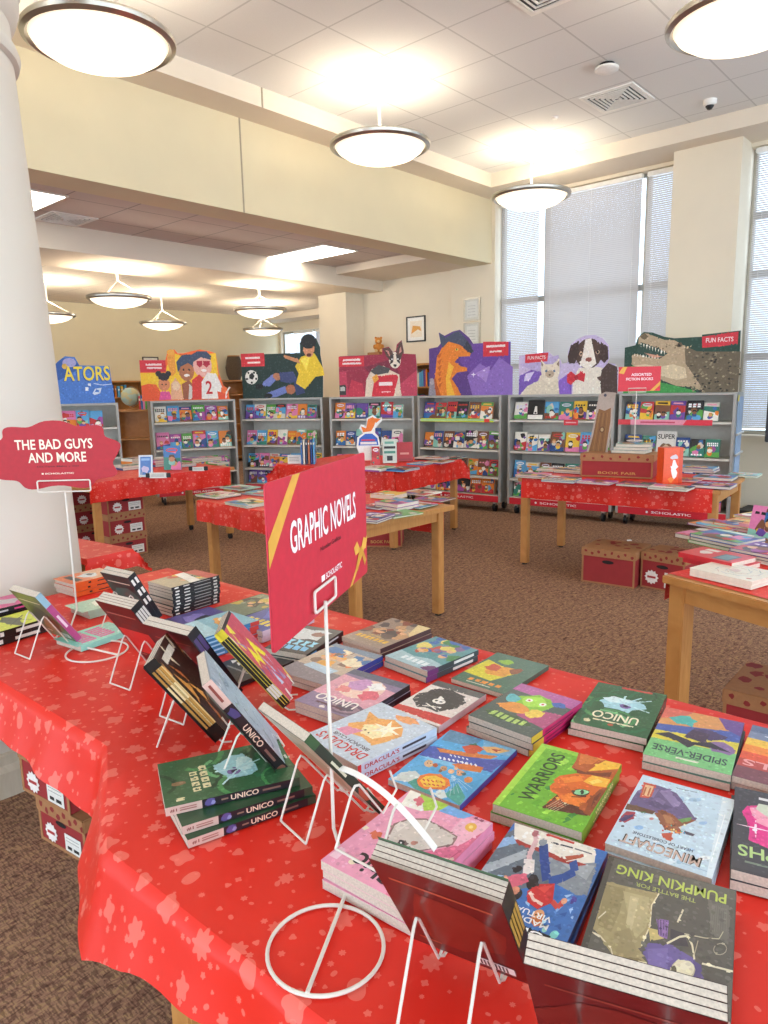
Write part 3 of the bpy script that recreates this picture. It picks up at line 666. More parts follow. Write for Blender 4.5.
def art_bear():
    w, h = .165, .235; t = Tr(w, h, [(393, 21), (738, 175), (350, 580), (26, 299)], '#ec9fb8')
    t.p([(393, 21), (460, 50), (430, 110), (350, 80)], '#f0ece0'); t.p([(430, 35), (520, 48), (560, 80), (520, 108), (440, 108)], '#a6cc48'); t.p([(400, 60), (430, 45), (445, 70), (415, 90)], '#d86a7a'); t.p([(500, 112), (560, 78), (660, 135), (600, 150)], '#6fa8de')
    t.p([(600, 150), (738, 175), (640, 290), (520, 260), (560, 190)], '#f0b4c6'); t.p([(420, 300), (600, 270), (700, 215), (620, 375), (500, 400)], '#da6c8e'); t.p([(300, 420), (460, 360), (350, 580), (250, 500)], '#e27a98')
    t.p([(270, 255), (300, 190), (318, 158), (380, 138), (450, 142), (540, 200), (582, 232), (560, 272), (430, 290), (330, 298)], '#8a6a66'); t.p([(276, 254), (306, 194), (324, 163), (380, 144), (448, 148), (535, 205), (574, 234), (554, 266), (430, 284), (332, 292)], '#d2c7bd'); t.p([(318, 170), (345, 150), (375, 165), (330, 195)], '#e2d8ce')
    t.e(345, 250, 20, 17, '#5f4a4a'); t.e(343, 248, 13, 12, '#23222a'); t.e(340, 245, 4, 4, '#ffffff'); t.e(392, 250, 13, 10, '#c08072'); t.e(372, 272, 20, 12, '#e4d9ce'); t.e(372, 268, 6, 4, '#5a3a3a'); t.e(440, 215, 13, 12, '#23222a')
    t.p([(490, 325), (560, 340), (545, 368), (480, 350)], '#e8c8b8'); t.e(640, 190, 27, 20, '#e8b04a'); t.e(640, 190, 10, 8, '#f6dc8a'); t.p([(222, 195), (245, 182), (272, 196), (262, 218), (232, 222)], '#d9694a'); t.p([(195, 170), (215, 160), (225, 172), (205, 180)], '#f4e2c4'); t.e(140, 318, 15, 12, '#f4e2c4'); t.s_([(650, 148), (700, 168)], 3, '#8a3a54'); t.s_([(530, 350), (600, 300)], 4, '#b84a70'); t.p([(60, 280), (110, 245), (130, 262), (85, 300)], '#f2c8d4')
    A = t.A; A.text('Chic', .040, .182, .125, .222, '#1f1a1e'); return A
E11X, E11Y, E11A = .246, .651, 67.5
pa_, pb_ = P(609, 857, .78), P(739, 893, .78)
pd_ = (pb_-pa_).normalized(); pn_ = Vector((pd_.y, -pd_.x, 0)); pc_ = pa_+pd_*.088+pn_*.118
PUMP = (pc_.x, pc_.y, math.atan2(pn_.y, pn_.x)-math.pi/2)
# ================================================================= BOOKS
PAL = ['#c8343a', '#e8842c', '#f0c23a', '#5ea84a', '#2f7f6d', '#2f6fb0', '#5aa7d8', '#274a8a', '#6b4aa0', '#a34a98', '#e37fae', '#f2ece0', '#232329', '#7a4a32', '#8fc9b8', '#d9d2c4']
def cname(h):
    return {'#c8343a': 'red', '#e8842c': 'orange', '#f0c23a': 'yellow', '#5ea84a': 'green', '#2f7f6d': 'teal', '#2f6fb0': 'blue', '#5aa7d8': 'sky blue', '#274a8a': 'navy', '#6b4aa0': 'purple',
            '#a34a98': 'plum', '#e37fae': 'pink', '#f2ece0': 'cream', '#232329': 'black', '#7a4a32': 'brown', '#8fc9b8': 'mint', '#d9d2c4': 'pale grey'}[h]
def rand_art(w, h, base, rnd, rich=3):
    A = Art(w, h, .0003); A.rect(0, 0, w, h, base)
    p = [c for c in PAL if c != base]; k = rnd.randrange(5); skin = ['#e9b98f', '#c98a5f', '#f3e9da', '#8a5a3c', '#f4efe4', '#d9a066']
    A.poly([(0, 0), (w, 0), (w, h*rnd.uniform(.1, .6)), (0, h*rnd.uniform(.1, .6))], rnd.choice(p))
    for j in range(rich+rnd.randrange(4)): A.blob(w*rnd.uniform(.1, .9), h*rnd.uniform(.05, .85), w*rnd.uniform(.08, .26), rnd.choice(p), rnd, rnd.choice((5, 7, 9)), .4)
    for j in range(rnd.choice((1, 1, 2, 3))):
        cx, cy, r = w*rnd.uniform(.25, .75), h*rnd.uniform(.25, .55), w*rnd.uniform(.1, .2)
        A.blob(cx, cy-r*1.2, r*1.1, rnd.choice(p), rnd, 7, .2); A.ell(cx, cy, r, r*1.05, rnd.choice(skin), n=9); A.poly([(cx-r*1.05, cy+r*.2), (cx-r*.7, cy+r*1.2), (cx+r*.6, cy+r*1.25), (cx+r*1.05, cy+r*.1), (cx, cy+r*.6)], rnd.choice(['#2a211e', '#5a3a22', '#c98a3a', '#1b1b20']))
    c = rnd.choice(['#f7f3ea', '#f0c23a', '#ffffff', '#1c1c20', '#d43b36', '#e8e2f4', '#f2a0b8']); ty = rnd.choice((.72, .76, .08))
    if k < 3:
        n = rnd.randrange(3, 7)
        for row in range(rnd.choice((1, 2))):
            for j in range(n):
                x0 = w*(.1+.8*j/n); A.poly([(x0, h*(ty-.11*row)), (x0+w*.6/n, h*(ty-.11*row+rnd.uniform(-.01, .01))), (x0+w*.55/n, h*(ty+.085-.11*row)), (x0+w*.05/n, h*(ty+.09-.11*row))], c)
    elif k == 3: A.poly([(0, h*.8), (w, h*.76), (w, h), (0, h)], rnd.choice(p)); A.poly([(w*.15, h*.85), (w*.85, h*.83), (w*.8, h*.92), (w*.2, h*.93)], c)
    else: A.ell(w*.5, h*.82, w*.36, h*.09, c, n=10); A.rect(w*.25, h*.79, w*.75, h*.85, base)
    return A
def small_book_mb(w, h, t, base, A, spine=None):
    """one small book as one mesh, lying: x width (spine at -x), y up the cover, z thickness"""
    mb = MB(); c = C(base); pg = C('#ddd2c0')
    mb.box(-w/2, w/2, -h/2, h/2, t-.0015, t, c); mb.box(-w/2, w/2, -h/2, h/2, 0, .0015, c)
    mb.box(-w/2, -w/2+.002, -h/2, h/2, .0015, t-.0015, C(spine) if spine else c)
    mb.box(-w/2+.002, w/2-.003, -h/2+.003, h/2-.003, .0015, t-.0015, pg)
    mb.art(A, lambda x, y, z: (x-w/2, y-h/2, t+z))
    return mb
def place_matrix(o, x, y, z, rz): o.location = (x, y, z); o.rotation_euler = (0, 0, rz)
ORD = ['', 'second', 'third', 'fourth', 'fifth', 'sixth', 'seventh', 'eighth', 'ninth', 'tenth', 'eleventh', 'twelfth']
def book(name, label, group, w, h, t, cover, art, spine_art=None, back_art=None, spine_col=None, page='pages'):
    """full book with parts. lying frame: x width (spine at -x), y up, z thickness, origin at centre of its underside"""
    r = thing(name, label, 'book', (0, 0, 0), 0, group)
    mb = MB(); c = C(cover); e = .0004; cs = C(spine_col or cover)
    if art is not None and not getattr(art, 'done', False): detail(art, .011, random.Random(len(label)*7+int(w*1e4)), None, .3); art.done = True
    mb.box(-w/2, w/2, -h/2, h/2, 0, e, c); mb.box(-w/2, w/2, -h/2, h/2, t-e, t, c); mb.box(-w/2, -w/2+e, -h/2, h/2, e, t-e, cs)
    mb.build('cover', M['print'], r)
    if back_art: MB().art(back_art, lambda x, y, z: (w/2-x, y-h/2, -z)).build('back_print', M['print'], r)
    MB().box(-w/2+e, w/2-.0005, -h/2+.0005, h/2-.0003, e, t-e).build('page_block', M[page], r)
    if art: MB().art(art, lambda x, y, z: (x-w/2, y-h/2, t+z)).build('front_art', M['print'], r)
    if spine_art: # spine canvas: u runs top to bottom of the spine (h long), v from back to front (t)
        MB().art(spine_art, lambda x, y, z: (-w/2-z, h/2-x, y)).build('spine_print', M['print'], r)
    return r
def stack(desc, cx, cy, rz, w, h, t, n, cover, art, spine_art=None, z0=.7475, spine_col=None, jit=.004, name='comic_book', jrot=.02, base_desc=None, rnd=RND, topart=True):
    """n copies piled up; desc describes the top cover"""
    objs = []
    first = book(name, desc if n == 1 else desc+', on top of its stack', 'copies of the '+desc if n > 1 else None, w, h, t, cover, art, spine_art, None, spine_col)
    if n == 1 and 'group' in first: del first['group']
    place_matrix(first, cx, cy, z0+(n-1)*(t+.0008), rz); objs.append(first)
    for k in range(1, n):
        c = copy_tree(first); c['label'] = ('%s copy directly beneath the %s' % (('first', 'second', 'third', 'fourth', 'fifth', 'sixth', 'seventh', 'eighth', 'ninth')[k-1], desc))
        for ch in [x for x in c.children if x.name.startswith('front_art')]: bpy.data.objects.remove(ch)
        place_matrix(c, cx+rnd.uniform(-jit, jit), cy+rnd.uniform(-jit, jit), z0+(n-1-k)*(t+.0008), rz+rnd.uniform(-jrot, jrot)); objs.append(c)
    return objs
def quadpose(q, z):
    p = [P(x, y, z) for x, y in q]; c = sum(p, Vector())/4
    up = (p[3]-p[0])+(p[2]-p[1])         # cover top lies at the near edge
    return c.x, c.y, math.atan2(up.y, up.x)-math.pi/2
def spine_text(h, t, txt, bg, fg, u0=.3, u1=.75, extra=None):
    A = Art(h, t, .0003); A.rect(0, 0, h, t, bg)
    if extra: extra(A, h, t)
    if txt: A.text(txt, h*u0, t*.22, h*u1, t*.78, fg)
    return A

W6, H9 = .158, .238
rr = random.Random(3)
# --- pale sky-blue hardcover with floating island
A = Art(W6, H9); A.rect(0, 0, W6, H9, '#b9d6e6')
for k in range(9): A.blob(rr.uniform(.02, .14), rr.uniform(.03, .2), rr.uniform(.012, .03), '#cfe3ee', rr, 9, .2, 1.5, 1)
A.poly([(.02, .065), (.045, .05), (.1, .035), (.14, .06), (.146, .10), (.12, .12), (.115, .15), (.09, .165), (.07, .14), (.05, .13), (.03, .10)], '#6b5478')
A.poly([(.06, .06), (.11, .05), (.135, .08), (.11, .10), (.07, .09)], '#8a7094')
A.poly([(.06, .10), (.10, .095), (.115, .13), (.10, .16), (.085, .15), (.07, .135)], '#8d4f3b')
A.poly([(.05, .13), (.09, .14), (.12, .135), (.10, .155), (.06, .15)], '#5f9a58')
for k in range(16): A.rect(*(lambda x, y: (x, y, x+.007, y+.006))(rr.uniform(.05, .12), rr.uniform(.12, .16)), rr.choice(['#c8343a', '#e8b04a', '#4fa3c8', '#6f3f2c']))
A.blob(.148-.02, .12, .012, '#b8372f', rr)
A.text('MINECRAFT', .012, .203, .146, .23, '#3d3a38'); A.text('MINECRAFT', .014, .206, .144, .228, '#d8cdbd')
A.text('HEART OF COBBLESTONE', .03, .188, .13, .196, '#3d4a5a')
A.rect(.125, .012, .15, .048, '#c24436'); A.rect(.128, .016, .147, .044, '#e7c9a0')
A.rect(0, 0, .008, H9, '#9fc0d4')
A = art_island()
x, y, r = quadpose([(645, 769), (735, 793), (714, 876), (603, 836)], .785)
stack('pale sky-blue book with brown floating island', x, y, r, W6, H9, .013, 2, '#c4d4dc', A, spine_text(H9, .013, 'MINECRAFT', '#b9d6e6', '#4b4038'))
# --- green book, orange cat face
A = Art(W6, H9+.008); h = H9+.008; A.rect(0, 0, W6, h, '#6fb52e')
for k in range(8): A.poly([(rr.uniform(0, W6), rr.uniform(.1, h)), (rr.uniform(0, W6), rr.uniform(.1, h)), (rr.uniform(0, W6), rr.uniform(0.1, h))], rr.choice(['#86c93c', '#559a25', '#9bd447']))
# canvas up is towards viewer; the cat sits on the right in the view
A.poly([(0, .0), (.095, .0), (.085, .03), (.098, .07), (.075, .11), (.09, .15), (.06, .185), (.03, .2), (0, .21)], '#cf5a1c')
A.poly([(0, .02), (.06, .03), (.05, .09), (.0, .1)], '#e98425'); A.poly([(0, .11), (.055, .12), (.06, .16), (.01, .185)], '#e8821f'); A.poly([(.01, .0), (.06, .0), (.03, .022)], '#f2a63a')
A.poly([(0, .075), (.035, .08), (.03, .1), (0, .105)], '#f7c05a')
A.ell(.035, .115, .016, .009, '#2c4a1e', .3); A.ell(.036, .115, .009, .006, '#9ad44a', .3)
A.poly([(.055, .17), (.0, .2), (.0, .225), (.03, .215)], '#5b2d16'); A.poly([(.0, .215), (.08, .195), (.12, h), (0, h)], '#4f9a2a')
T = Art(h, W6, doclip=False); T.text('WARRIORS', .035, .108, .215, .14, '#1f3a12'); T.text('GRAYSTRIPE', .09, .145, .17, .151, '#27461a')
for pts, fs, c, l in T.items: A.items.append(([(W6-v, u) if False else (v, h-u) for u, v in pts], fs, c, A.n+l)); 
A.n += 3
A = art_cat()
x, y, r = quadpose([(543, 738), (622, 759), (583, 831), (491, 797)], .79)
stack('lime green book with orange cat face', x, y, r, W6, h, .016, 2, '#5f9c2c', A, spine_text(h, .016, 'WARRIORS', '#5f9c2c', '#e8e0a8'))
# --- green book with pale blue swirls (top right)
def unico_green(w, h, seed=1):
    q = random.Random(seed); A = Art(w, h); A.rect(0, 0, w, h, '#2f5f3a')
    for k in range(16):
        a = q.uniform(0, 6); cx, cy = q.uniform(0, w), q.uniform(0, h)
        pts = [(cx+i*.014*math.cos(a+i*.25), cy+i*.014*math.sin(a+i*.25)) for i in range(7)]; A.stroke(pts, q.uniform(.004, .011), q.choice(['#4b8f52', '#1e4228', '#6fb277', '#2b6e46']))
    A.blob(w*.52, h*.42, .036, '#a8d3dc', q, 12, .3, 1.3, 1); A.blob(w*.6, h*.35, .022, '#d6ecef', q, 10, .3, 1.5, .8); A.ell(w*.45, h*.45, .012, .013, '#7b5fa0'); A.ell(w*.45, h*.45, .005, .006, '#2a1e44')
    for k in range(5): A.stroke([(w*.5, h*.4), (w*q.uniform(.1, .9), h*q.uniform(.15, .6))], .004, '#c4e4ea')
    return A
A = unico_green(W6, H9); A.text('UNICO', .03, .155, .128, .19, '#f3e8c8'); A.rect(.035, .197, .12, .203, '#e8dcb8'); A.ell(.13, .212, .008, .008, '#d8cfa4'); A.ell(.08, .212, .006, .006, '#b6553c'); A.rect(.03, .004, .1, .014, '#c0392f')
x, y, r = quadpose([(600.6, 675.2), (667, 690), (648, 734.8), (568, 718.6)], .79)
stack('dark green book with pale blue swirls by the back edge', x, y, r, W6, H9, .015, 2, '#2f5f3a', A, spine_text(H9, .015, 'UNICO', '#1f3325', '#f0e0c0'))
# --- colourful action cover, title strip near viewer
A = Art(W6, H9); A.rect(0, 0, W6, H9, '#7bbf7c'); A.rect(0, 0, W6, .09, '#d9975a'); A.poly([(0, .05), (W6, .09), (W6, .12), (0, .1)], '#4a5fa8'); A.poly([(0, .1), (W6, .12), (W6, .16), (0, .15)], '#d8c843')
A.poly([(0, 0), (.05, 0), (.03, .05), (0, .07)], '#6c4a8f'); A.poly([(.1, 0), (.158, 0), (.158, .06), (.12, .04)], '#d86a5a')
A.blob(.11, .05, .025, '#47b0a8', rr); A.blob(.03, .14, .025, '#8a6a9a', rr); A.blob(.06, .09, .022, '#4a3a66', rr, sx=1.7)
A.poly([(.01, .15), (.05, .125), (.08, .14), (.13, .12), (.155, .14), (.11, .15), (.085, .17), (.075, .15), (.05, .15)], '#302c3e'); A.poly([(.055, .09), (.09, .085), (.1, .125), (.06, .135)], '#45344e')
A.text('SPIDER-VERSE', .012, .182, .148, .208, '#33414a'); A.rect(.06, .218, .1, .224, '#e5e0d0'); A.rect(0.06, .21, .12, .213, '#3c6a5a')
x, y, r = quadpose([(665.7, 701), (745.6, 718.6), (733.4, 770), (641.3, 748.4)], .79)
stack('green and orange action comic with dark leaping shape', x, y, r, W6, H9, .015, 2, '#5a7f70', A, spine_text(H9, .015, '', '#403a52', '#fff'))
# --- sunset book, pink galaxy book on the right edge
def edgepose(p0, p1, w, h, z=.785):
    a, b = P(*p0, z), P(*p1, z); d = (b-a).normalized(); s = Vector((-d.y, d.x, 0)); s = s if s.x > 0 else -s
    c = a+d*h/2+s*w/2; return c.x, c.y, math.atan2(d.y, d.x)-math.pi/2
A = Art(W6, H9); A.rect(0, 0, W6, H9, '#8a4a52')
for k, c in enumerate(['#5a6a8a', '#7a86a2', '#f0c04a', '#ee8a3a', '#e2583a', '#b5443f', '#7d4a56']): A.rect(0, k*.032, W6, (k+1)*.034, c)
A.blob(.08, .05, .03, '#dfe8f0', rr, sx=1.6, sy=.6); A.text('PALS', .05, .16, .15, .185, '#e8a6a6')
x, y, r = edgepose((753, 721), (734, 766), W6, H9)
stack('sunset orange and grey book at the right edge', x, y, r, W6, H9, .014, 2, '#6a4450', A)
A = Art(W6, H9); A.rect(0, 0, W6, H9, '#41414a'); A.blob(.09, .1, .06, '#e0358a', rr, 14, .3); A.blob(.1, .08, .035, '#f3a0b8', rr, 12, .3); A.blob(.06, .15, .03, '#b0246c', rr)
A.blob(.09, .06, .03, '#cfd6c0', rr); A.star(.125, .12, .03, '#ffe6f2', 4, .1); A.text('GRAPHS', .03, .175, .15, .205, '#b8d48a'); A.rect(.03, .215, .14, .22, '#7a8a7a'); A.rect(.05, .02, .12, .028, '#dedede')
x, y, r = edgepose((735, 784), (731, 870), W6, .245)
stack('black book with hot pink burst at the right edge', x, y, r, W6, .245, .016, 2, '#3a3a42', A)
# --- blue trio book
A = Art(W6, H9); A.rect(0, 0, W6, H9, '#6fb9e2'); A.poly([(0, 0), (W6, 0), (W6, .06), (0, .09)], '#3f86c4'); A.poly([(0, .1), (W6, .075), (W6, .10), (0, .13)], '#4153a8')
A.poly([(.0, .17), (.06, .19), (.05, H9), (0, H9)], '#49a88c'); A.poly([(.11, .16), (W6, .15), (W6, H9), (.12, H9)], '#c8dede'); A.blob(.095, .2, .028, '#e97f2c', rr, 16, .12, 1.3, .8); A.blob(.095, .2, .02, '#f3c43c', rr, 14, .15, 1.3, .8)
A.rect(.075, .195, .115, .204, '#d2452c')
for k in range(6): A.blob(rr.uniform(.03, .13), rr.uniform(.13, .17), .013, rr.choice(['#e9a36a', '#c86a3a', '#f0c8a0']), rr)
A.blob(.07, .05, .02, '#e8803c', rr, sx=2, sy=.6); A.blob(.1, .04, .012, '#c84a3a', rr); A.poly([(.03, .09), (.12, .085), (.12, .1), (.03, .108)], '#eef2fa')
for k in range(8): A.stroke([(.09, .15), (.02+.018*k, H9)], .0018, '#b8dcf0')
A = art_trio()
x, y, r = quadpose([(449, 721), (519.3, 744.5), (464.6, 798), (382.6, 771.9)], .775)
stack('sky-blue cartoon book with orange badge', x, y, r, W6, H9, .012, 1, '#4a9ed0', A, spine_text(H9, .012, '', '#3a4fb0', '#fff'))
# --- green slime purple
A = Art(W6, H9-.02); h = H9-.02; A.rect(0, 0, W6, h, '#4a5a55'); A.poly([(0, 0), (W6, 0), (W6, .04), (0, .05)], '#b05a9a'); A.poly([(0, .09), (.05, .1), (.08, .15), (0, .17)], '#b04a7a')
A.blob(.08, .08, .045, '#86c030', rr, 14, .2); A.blob(.08, .07, .028, '#a8dc4a', rr, 12, .2); A.blob(.1, .12, .03, '#e09038', rr, 12, .3, 1.4, .7); A.blob(.05, .12, .02, '#e8c850', rr); A.blob(.13, .08, .02, '#56b0b8', rr); A.blob(.03, .05, .016, '#3f68b0', rr)
A.ell(.06, .07, .008, .009, '#f4f4e8'); A.ell(.095, .07, .008, .009, '#f4f4e8'); A.ell(.06, .07, .003, .004, '#c03030'); A.ell(.095, .07, .003, .004, '#c03030')
A.blob(.085, .175, .05, '#3a5a2e', rr, 18, .06, 1.15, .34); A.text('GARFIELD'[:0] or 'SLIME', .04, .163, .13, .186, '#a9d06a') if False else [A.rect(.042+.015*k, .164+.004*math.sin(k), .052+.015*k, .186+.004*math.sin(k), '#a9c86a') for k in range(6)]
x, y, r = quadpose([(524, 681), (578, 698), (540, 731), (462, 712)], .80)
stack('dark comic with green slimy monster', x, y, r, W6, h, .014, 3, '#4c5350', A, spine_text(h, .014, '', '#b8225e', '#fff', extra=lambda A, h, t: (A.rect(0, 0, h*.2, t, '#c9b23a'), A.rect(h*.25, t*.2, h*.8, t*.5, '#7a1242'))))
# --- green yellow dinosaur party
A = Art(W6, H9-.01); h = H9-.01; A.rect(0, 0, W6, h, '#3f6a58'); A.poly([(.04, .1), (.15, .06), (.158, .17), (.07, .18)], '#d8cc34'); A.blob(.08, .11, .035, '#e09a3a', rr, 12, .35); A.blob(.05, .09, .02, '#8a4a2a', rr); A.blob(.11, .1, .022, '#c8503a', rr); A.blob(.1, .05, .02, '#8ab83a', rr)
[A.rect(.03+.02*k, .19, .043+.02*k, .205, '#e8923a') for k in range(5)]; A.rect(.05, .213, .12, .217, '#c8d0c4')
x, y, r = quadpose([(501, 644), (550, 661), (502, 691), (449, 673)], .775)
stack('thin green and yellow dinosaur comic', x, y, r, W6, h, .012, 1, '#335548', A)
# --- black skull doodle
A = Art(.14, .205); w, h = .14, .205; A.rect(0, 0, w, h, '#e7dcd6'); A.rect(.0, 0, w, .03, '#55585a'); A.blob(.072, .09, .062, '#3b3b40', rr, 22, .16); A.poly([(0, .155), (w, .165), (w, .19), (0, .195)], '#cf3b3b')
A.ell(.07, .1, .017, .014, '#f2ede4'); A.ell(.064, .1, .004, .004, '#222'); A.ell(.077, .1, .004, .004, '#222'); A.stroke([(.05, .125), (.09, .14)], .004, '#e8e4dc'); A.stroke([(.09, .125), (.05, .14)], .004, '#e8e4dc'); A.poly([(.065, .083), (.085, .07), (.08, .09)], '#f2ede4')
for k in range(18): a = k*.35; A.stroke([(.072+.052*math.cos(a), .09+.058*math.sin(a)), (.072+.062*math.cos(a+.1), .09+.07*math.sin(a+.1))], .002, '#d8d4cc')
x, y, r = quadpose([(440, 673), (484, 689), (434, 722), (393, 701)], .78)
stack('cream and red book with black skull doodle', x, y, r, w, h, .016, 1, '#d8cfcb', A, spine_text(h, .016, '', '#cdbfc4', '#fff'), name='hardcover_book')
# --- teal stack, crowd
def crowd(w, h, bg, q, cols, title, tcol, ty):
    A = Art(w, h); A.rect(0, 0, w, h, bg)
    for k in range(20): A.blob(q.uniform(0, w), q.uniform(0, h*.62), q.uniform(.01, .028), q.choice(cols), q, 9, .35)
    for k in range(4): cx, cy = q.uniform(.03, w-.03), q.uniform(.06, h*.55); A.ell(cx, cy, .013, .015, '#e8b48a'); A.poly([(cx-.014, cy-.002), (cx, cy-.018), (cx+.014, cy-.002)], q.choice(cols))
    if title: title(A)
    return A
A = crowd(W6, H9-.03, '#5f9aa0', rr, ['#e8a33c', '#c8503a', '#4a8a58', '#3a6ab0', '#e3d070', '#8a6a9a'], None, None, 0)
A.poly([(0, .15), (.05, .14), (.1, .155), (W6, .145), (W6, .21), (0, .21)], '#a9c6cc'); [A.rect(.03+.019*k, .165-.003*(k % 2), .044+.019*k, .188, '#e4eef0') for k in range(5)]; A.blob(.012, .19, .02, '#6a3a72', rr)
x, y, r = quadpose([(437, 631), (479, 647), (431, 666), (380, 653)], .79)
stack('teal crowd comic with pale bubble title', x, y, r, W6, H9-.03, .015, 2, '#6d8f92', A, spine_text(H9-.03, .015, '', '#3a4a4c', '#fff', extra=lambda A, h, t: (A.rect(h*.5, t*.25, h*.9, t*.75, '#d8d8d0'), A.rect(0, 0, h*.2, t, '#6a3a72'))))
# --- tan adventure with yellow title
A = crowd(W6, H9-.015, '#a08a7c', rr, ['#6a5a58', '#b8a08c', '#8a4a3a', '#c89a70', '#54484c'], None, None, 0)
A.poly([(0, 0), (.05, 0), (.02, .08), (0, .1)], '#e8cf9a'); A.text('THE LAST', .06, .15, .11, .16, '#e6c060'); A.text('AVALANCHE', .015, .165, .145, .188, '#e9b83c') if False else [A.rect(.018+.018*k, .165, .031+.018*k, .187, '#e9b83c') for k in range(7)]
x, y, r = quadpose([(393, 615.5), (432, 628), (379, 648), (341, 635.6)], .78)
stack('tan adventure comic with yellow title', x, y, r, W6, H9-.015, .014, 2, '#b09a84', A, spine_text(H9-.015, .014, '', '#4a3a3c', '#fff'))
# --- orange flame, blue spine
A = crowd(.17, H9, '#c8b4a0', rr, ['#e8803a', '#f0b050', '#4a7ab0', '#8a6a5a', '#f4e2c0'], None, None, 0); A.poly([(0, .17), (.17, .16), (.17, H9), (0, H9)], '#8a7f86'); A.poly([(.03, .15), (.13, .14), (.14, .17), (.04, .185)], '#b9cede'); A.poly([(0, .0), (.17, 0), (.17, .02), (0, .035)], '#7e8ea0')
x, y, r = quadpose([(337, 639), (380, 655), (327, 683), (276, 665.6)], .785)
stack('orange and blue action comic left of the pink one', x, y, r, .17, H9, .014, 2, '#8f8078', A, spine_text(H9, .014, '', '#2d3f8c', '#fff', extra=lambda A, h, t: A.rect(h*.1, t*.3, h*.3, t*.7, '#e8a030')))
# --- black with icy blue lettering shapes
A = Art(.14, .21); A.rect(0, 0, .14, .21, '#26282c'); A.blob(.08, .07, .05, '#c9ced0', rr, 13, .4, 1.2, .9); A.blob(.05, .06, .02, '#8a5a4a', rr)
for k in range(5): A.poly([(.012+.025*k, .12), (.034+.025*k, .115), (.028+.025*k, .135), (.036+.025*k, .15), (.014+.025*k, .155), (.02+.025*k, .137)], '#8fd4f0')
for k in range(4): A.poly([(.02+.025*k, .162), (.042+.025*k, .158), (.037+.025*k, .188), (.018+.025*k, .19)], '#6fc0ea')
x, y, r = quadpose([(306, 620), (343, 632), (297, 655), (271, 646)], .785)
stack('black comic with icy blue title behind the sign', x, y, r, .14, .21, .016, 2, '#22242a', A, spine_text(.21, .016, '', '#17181c', '#fff', extra=lambda A, h, t: (A.rect(h*.1, t*.3, h*.25, t*.7, '#6fa8e0'), A.rect(h*.5, t*.35, h*.85, t*.65, '#c8c8c8'))), name='paperback_book')
# --- pink purple unico
A = Art(.175, .225); w, h = .175, .225; A.rect(0, 0, w, h, '#8d7a9a'); A.poly([(0, .06), (w, .04), (w, .16), (0, .17)], '#e0a2b4'); A.blob(.08, .09, .055, '#f2cfc0', rr, 14, .2); A.blob(.1, .07, .03, '#c994c4', rr); A.blob(.06, .06, .022, '#f6f2f0', rr, 12, .5); A.blob(.045, .11, .024, '#e0687a', rr); A.blob(.12, .11, .02, '#e78c8c', rr)
for k in range(3): A.ell(.05, .19, .05-.013*k, .03-.008*k, ['#6a5570', '#9a7f90', '#56465e'][k])
A.text('UNICO', .03, .155, .15, .188, '#f5ece6'); A.rect(.05, .195, .13, .203, '#5c2f44'); A.ell(.1, .213, .007, .006, '#e8dcd8'); A.rect(0, 0, w, .03, '#5c6076')
x, y, r = quadpose([(352, 664), (411, 686), (354, 718), (295, 695)], .785)
stack('pink and purple swirly book behind the white one', x, y, r, w, h, .015, 2, '#9c8a98', A, spine_text(h, .015, '', '#1d1b22', '#fff', extra=lambda A, h, t: A.rect(h*.1, t*.25, h*.7, t*.6, '#4a4452')))
# --- pale blue book with red title and orange splash
A = Art(.175, .222); w, h = .175, .222; A.rect(0, 0, w, h, '#c6d2e0')
A.poly([(.025, .08), (.05, .05), (.09, .04), (.12, .06), (.16, .05), (.13, .09), (.15, .12), (.12, .15), (.08, .14), (.04, .15), (.03, .12)], '#f0a95c'); A.poly([(.04, .09), (.07, .07), (.1, .08), (.12, .1), (.1, .13), (.06, .13)], '#fbe6b0'); A.star(.07, .08, .04, '#fff6da', 6, .3); A.poly([(.1, .12), (.14, .13), (.15, .155), (.11, .16)], '#e796b4')
A.blob(.07, .02, .022, '#f2a46a', rr, sx=1.3, sy=.6); A.ell(.1, .115, .003, .003, '#5a2a1a'); A.ell(.085, .118, .003, .003, '#5a2a1a')
A.text("DRACULA'S", .015, .178, .16, .205, '#cc2a2a'); A.text('BRUNCH CLUB', .03, .162, .14, .173, '#4a3a4a')
x, y, r = quadpose([(383, 698), (432, 727), (360, 765), (305, 728)], .79)
stack('pale blue book with red title and orange splash', x, y, r, w, h, .017, 2, '#c3cede', A, spine_text(h, .017, "DRACULA'S", '#c3cede', '#b5222c', .08, .5, extra=lambda A, h, t: (A.rect(h*.54, t*.35, h*.85, t*.65, '#3a3038'), A.rect(0, 0, h*.04, t, '#d23a3a'))))
# --- pink bear book
A = Art(.165, .235); w, h = .165, .235; A.rect(0, 0, w, h, '#e9a0b8'); A.poly([(0, .04), (w, .0), (w, 0), (0, 0)], '#7ab0dc'); A.poly([(w, 0), (w-.05, 0), (w-.07, .03), (w-.02, .045), (w, .03)], '#9cc84a'); A.poly([(w-.015, 0), (w, 0), (w, .03)], '#f2ede4')
A.blob(.083, .12, .055, '#d9cdc4', rr, 18, .06, 1.0, .8); A.ell(.045, .085, .018, .016, '#c9bcb2'); A.ell(.125, .085, .018, .016, '#c9bcb2'); A.ell(.083, .138, .022, .016, '#b9a79c'); A.ell(.1, .125, .009, .009, '#2a2428'); A.ell(.062, .125, .009, .009, '#2a2428'); A.ell(.083, .133, .006, .004, '#8a5048')
A.blob(.02, .06, .013, '#e8a04a', rr, 9, .2); A.blob(.135, .16, .015, '#d9885a', rr, 9, .3); A.blob(.14, .19, .022, '#cf5a86', rr, 12, .2); A.poly([(0, .18), (w, .17), (w, h), (0, h)], '#e387a4')
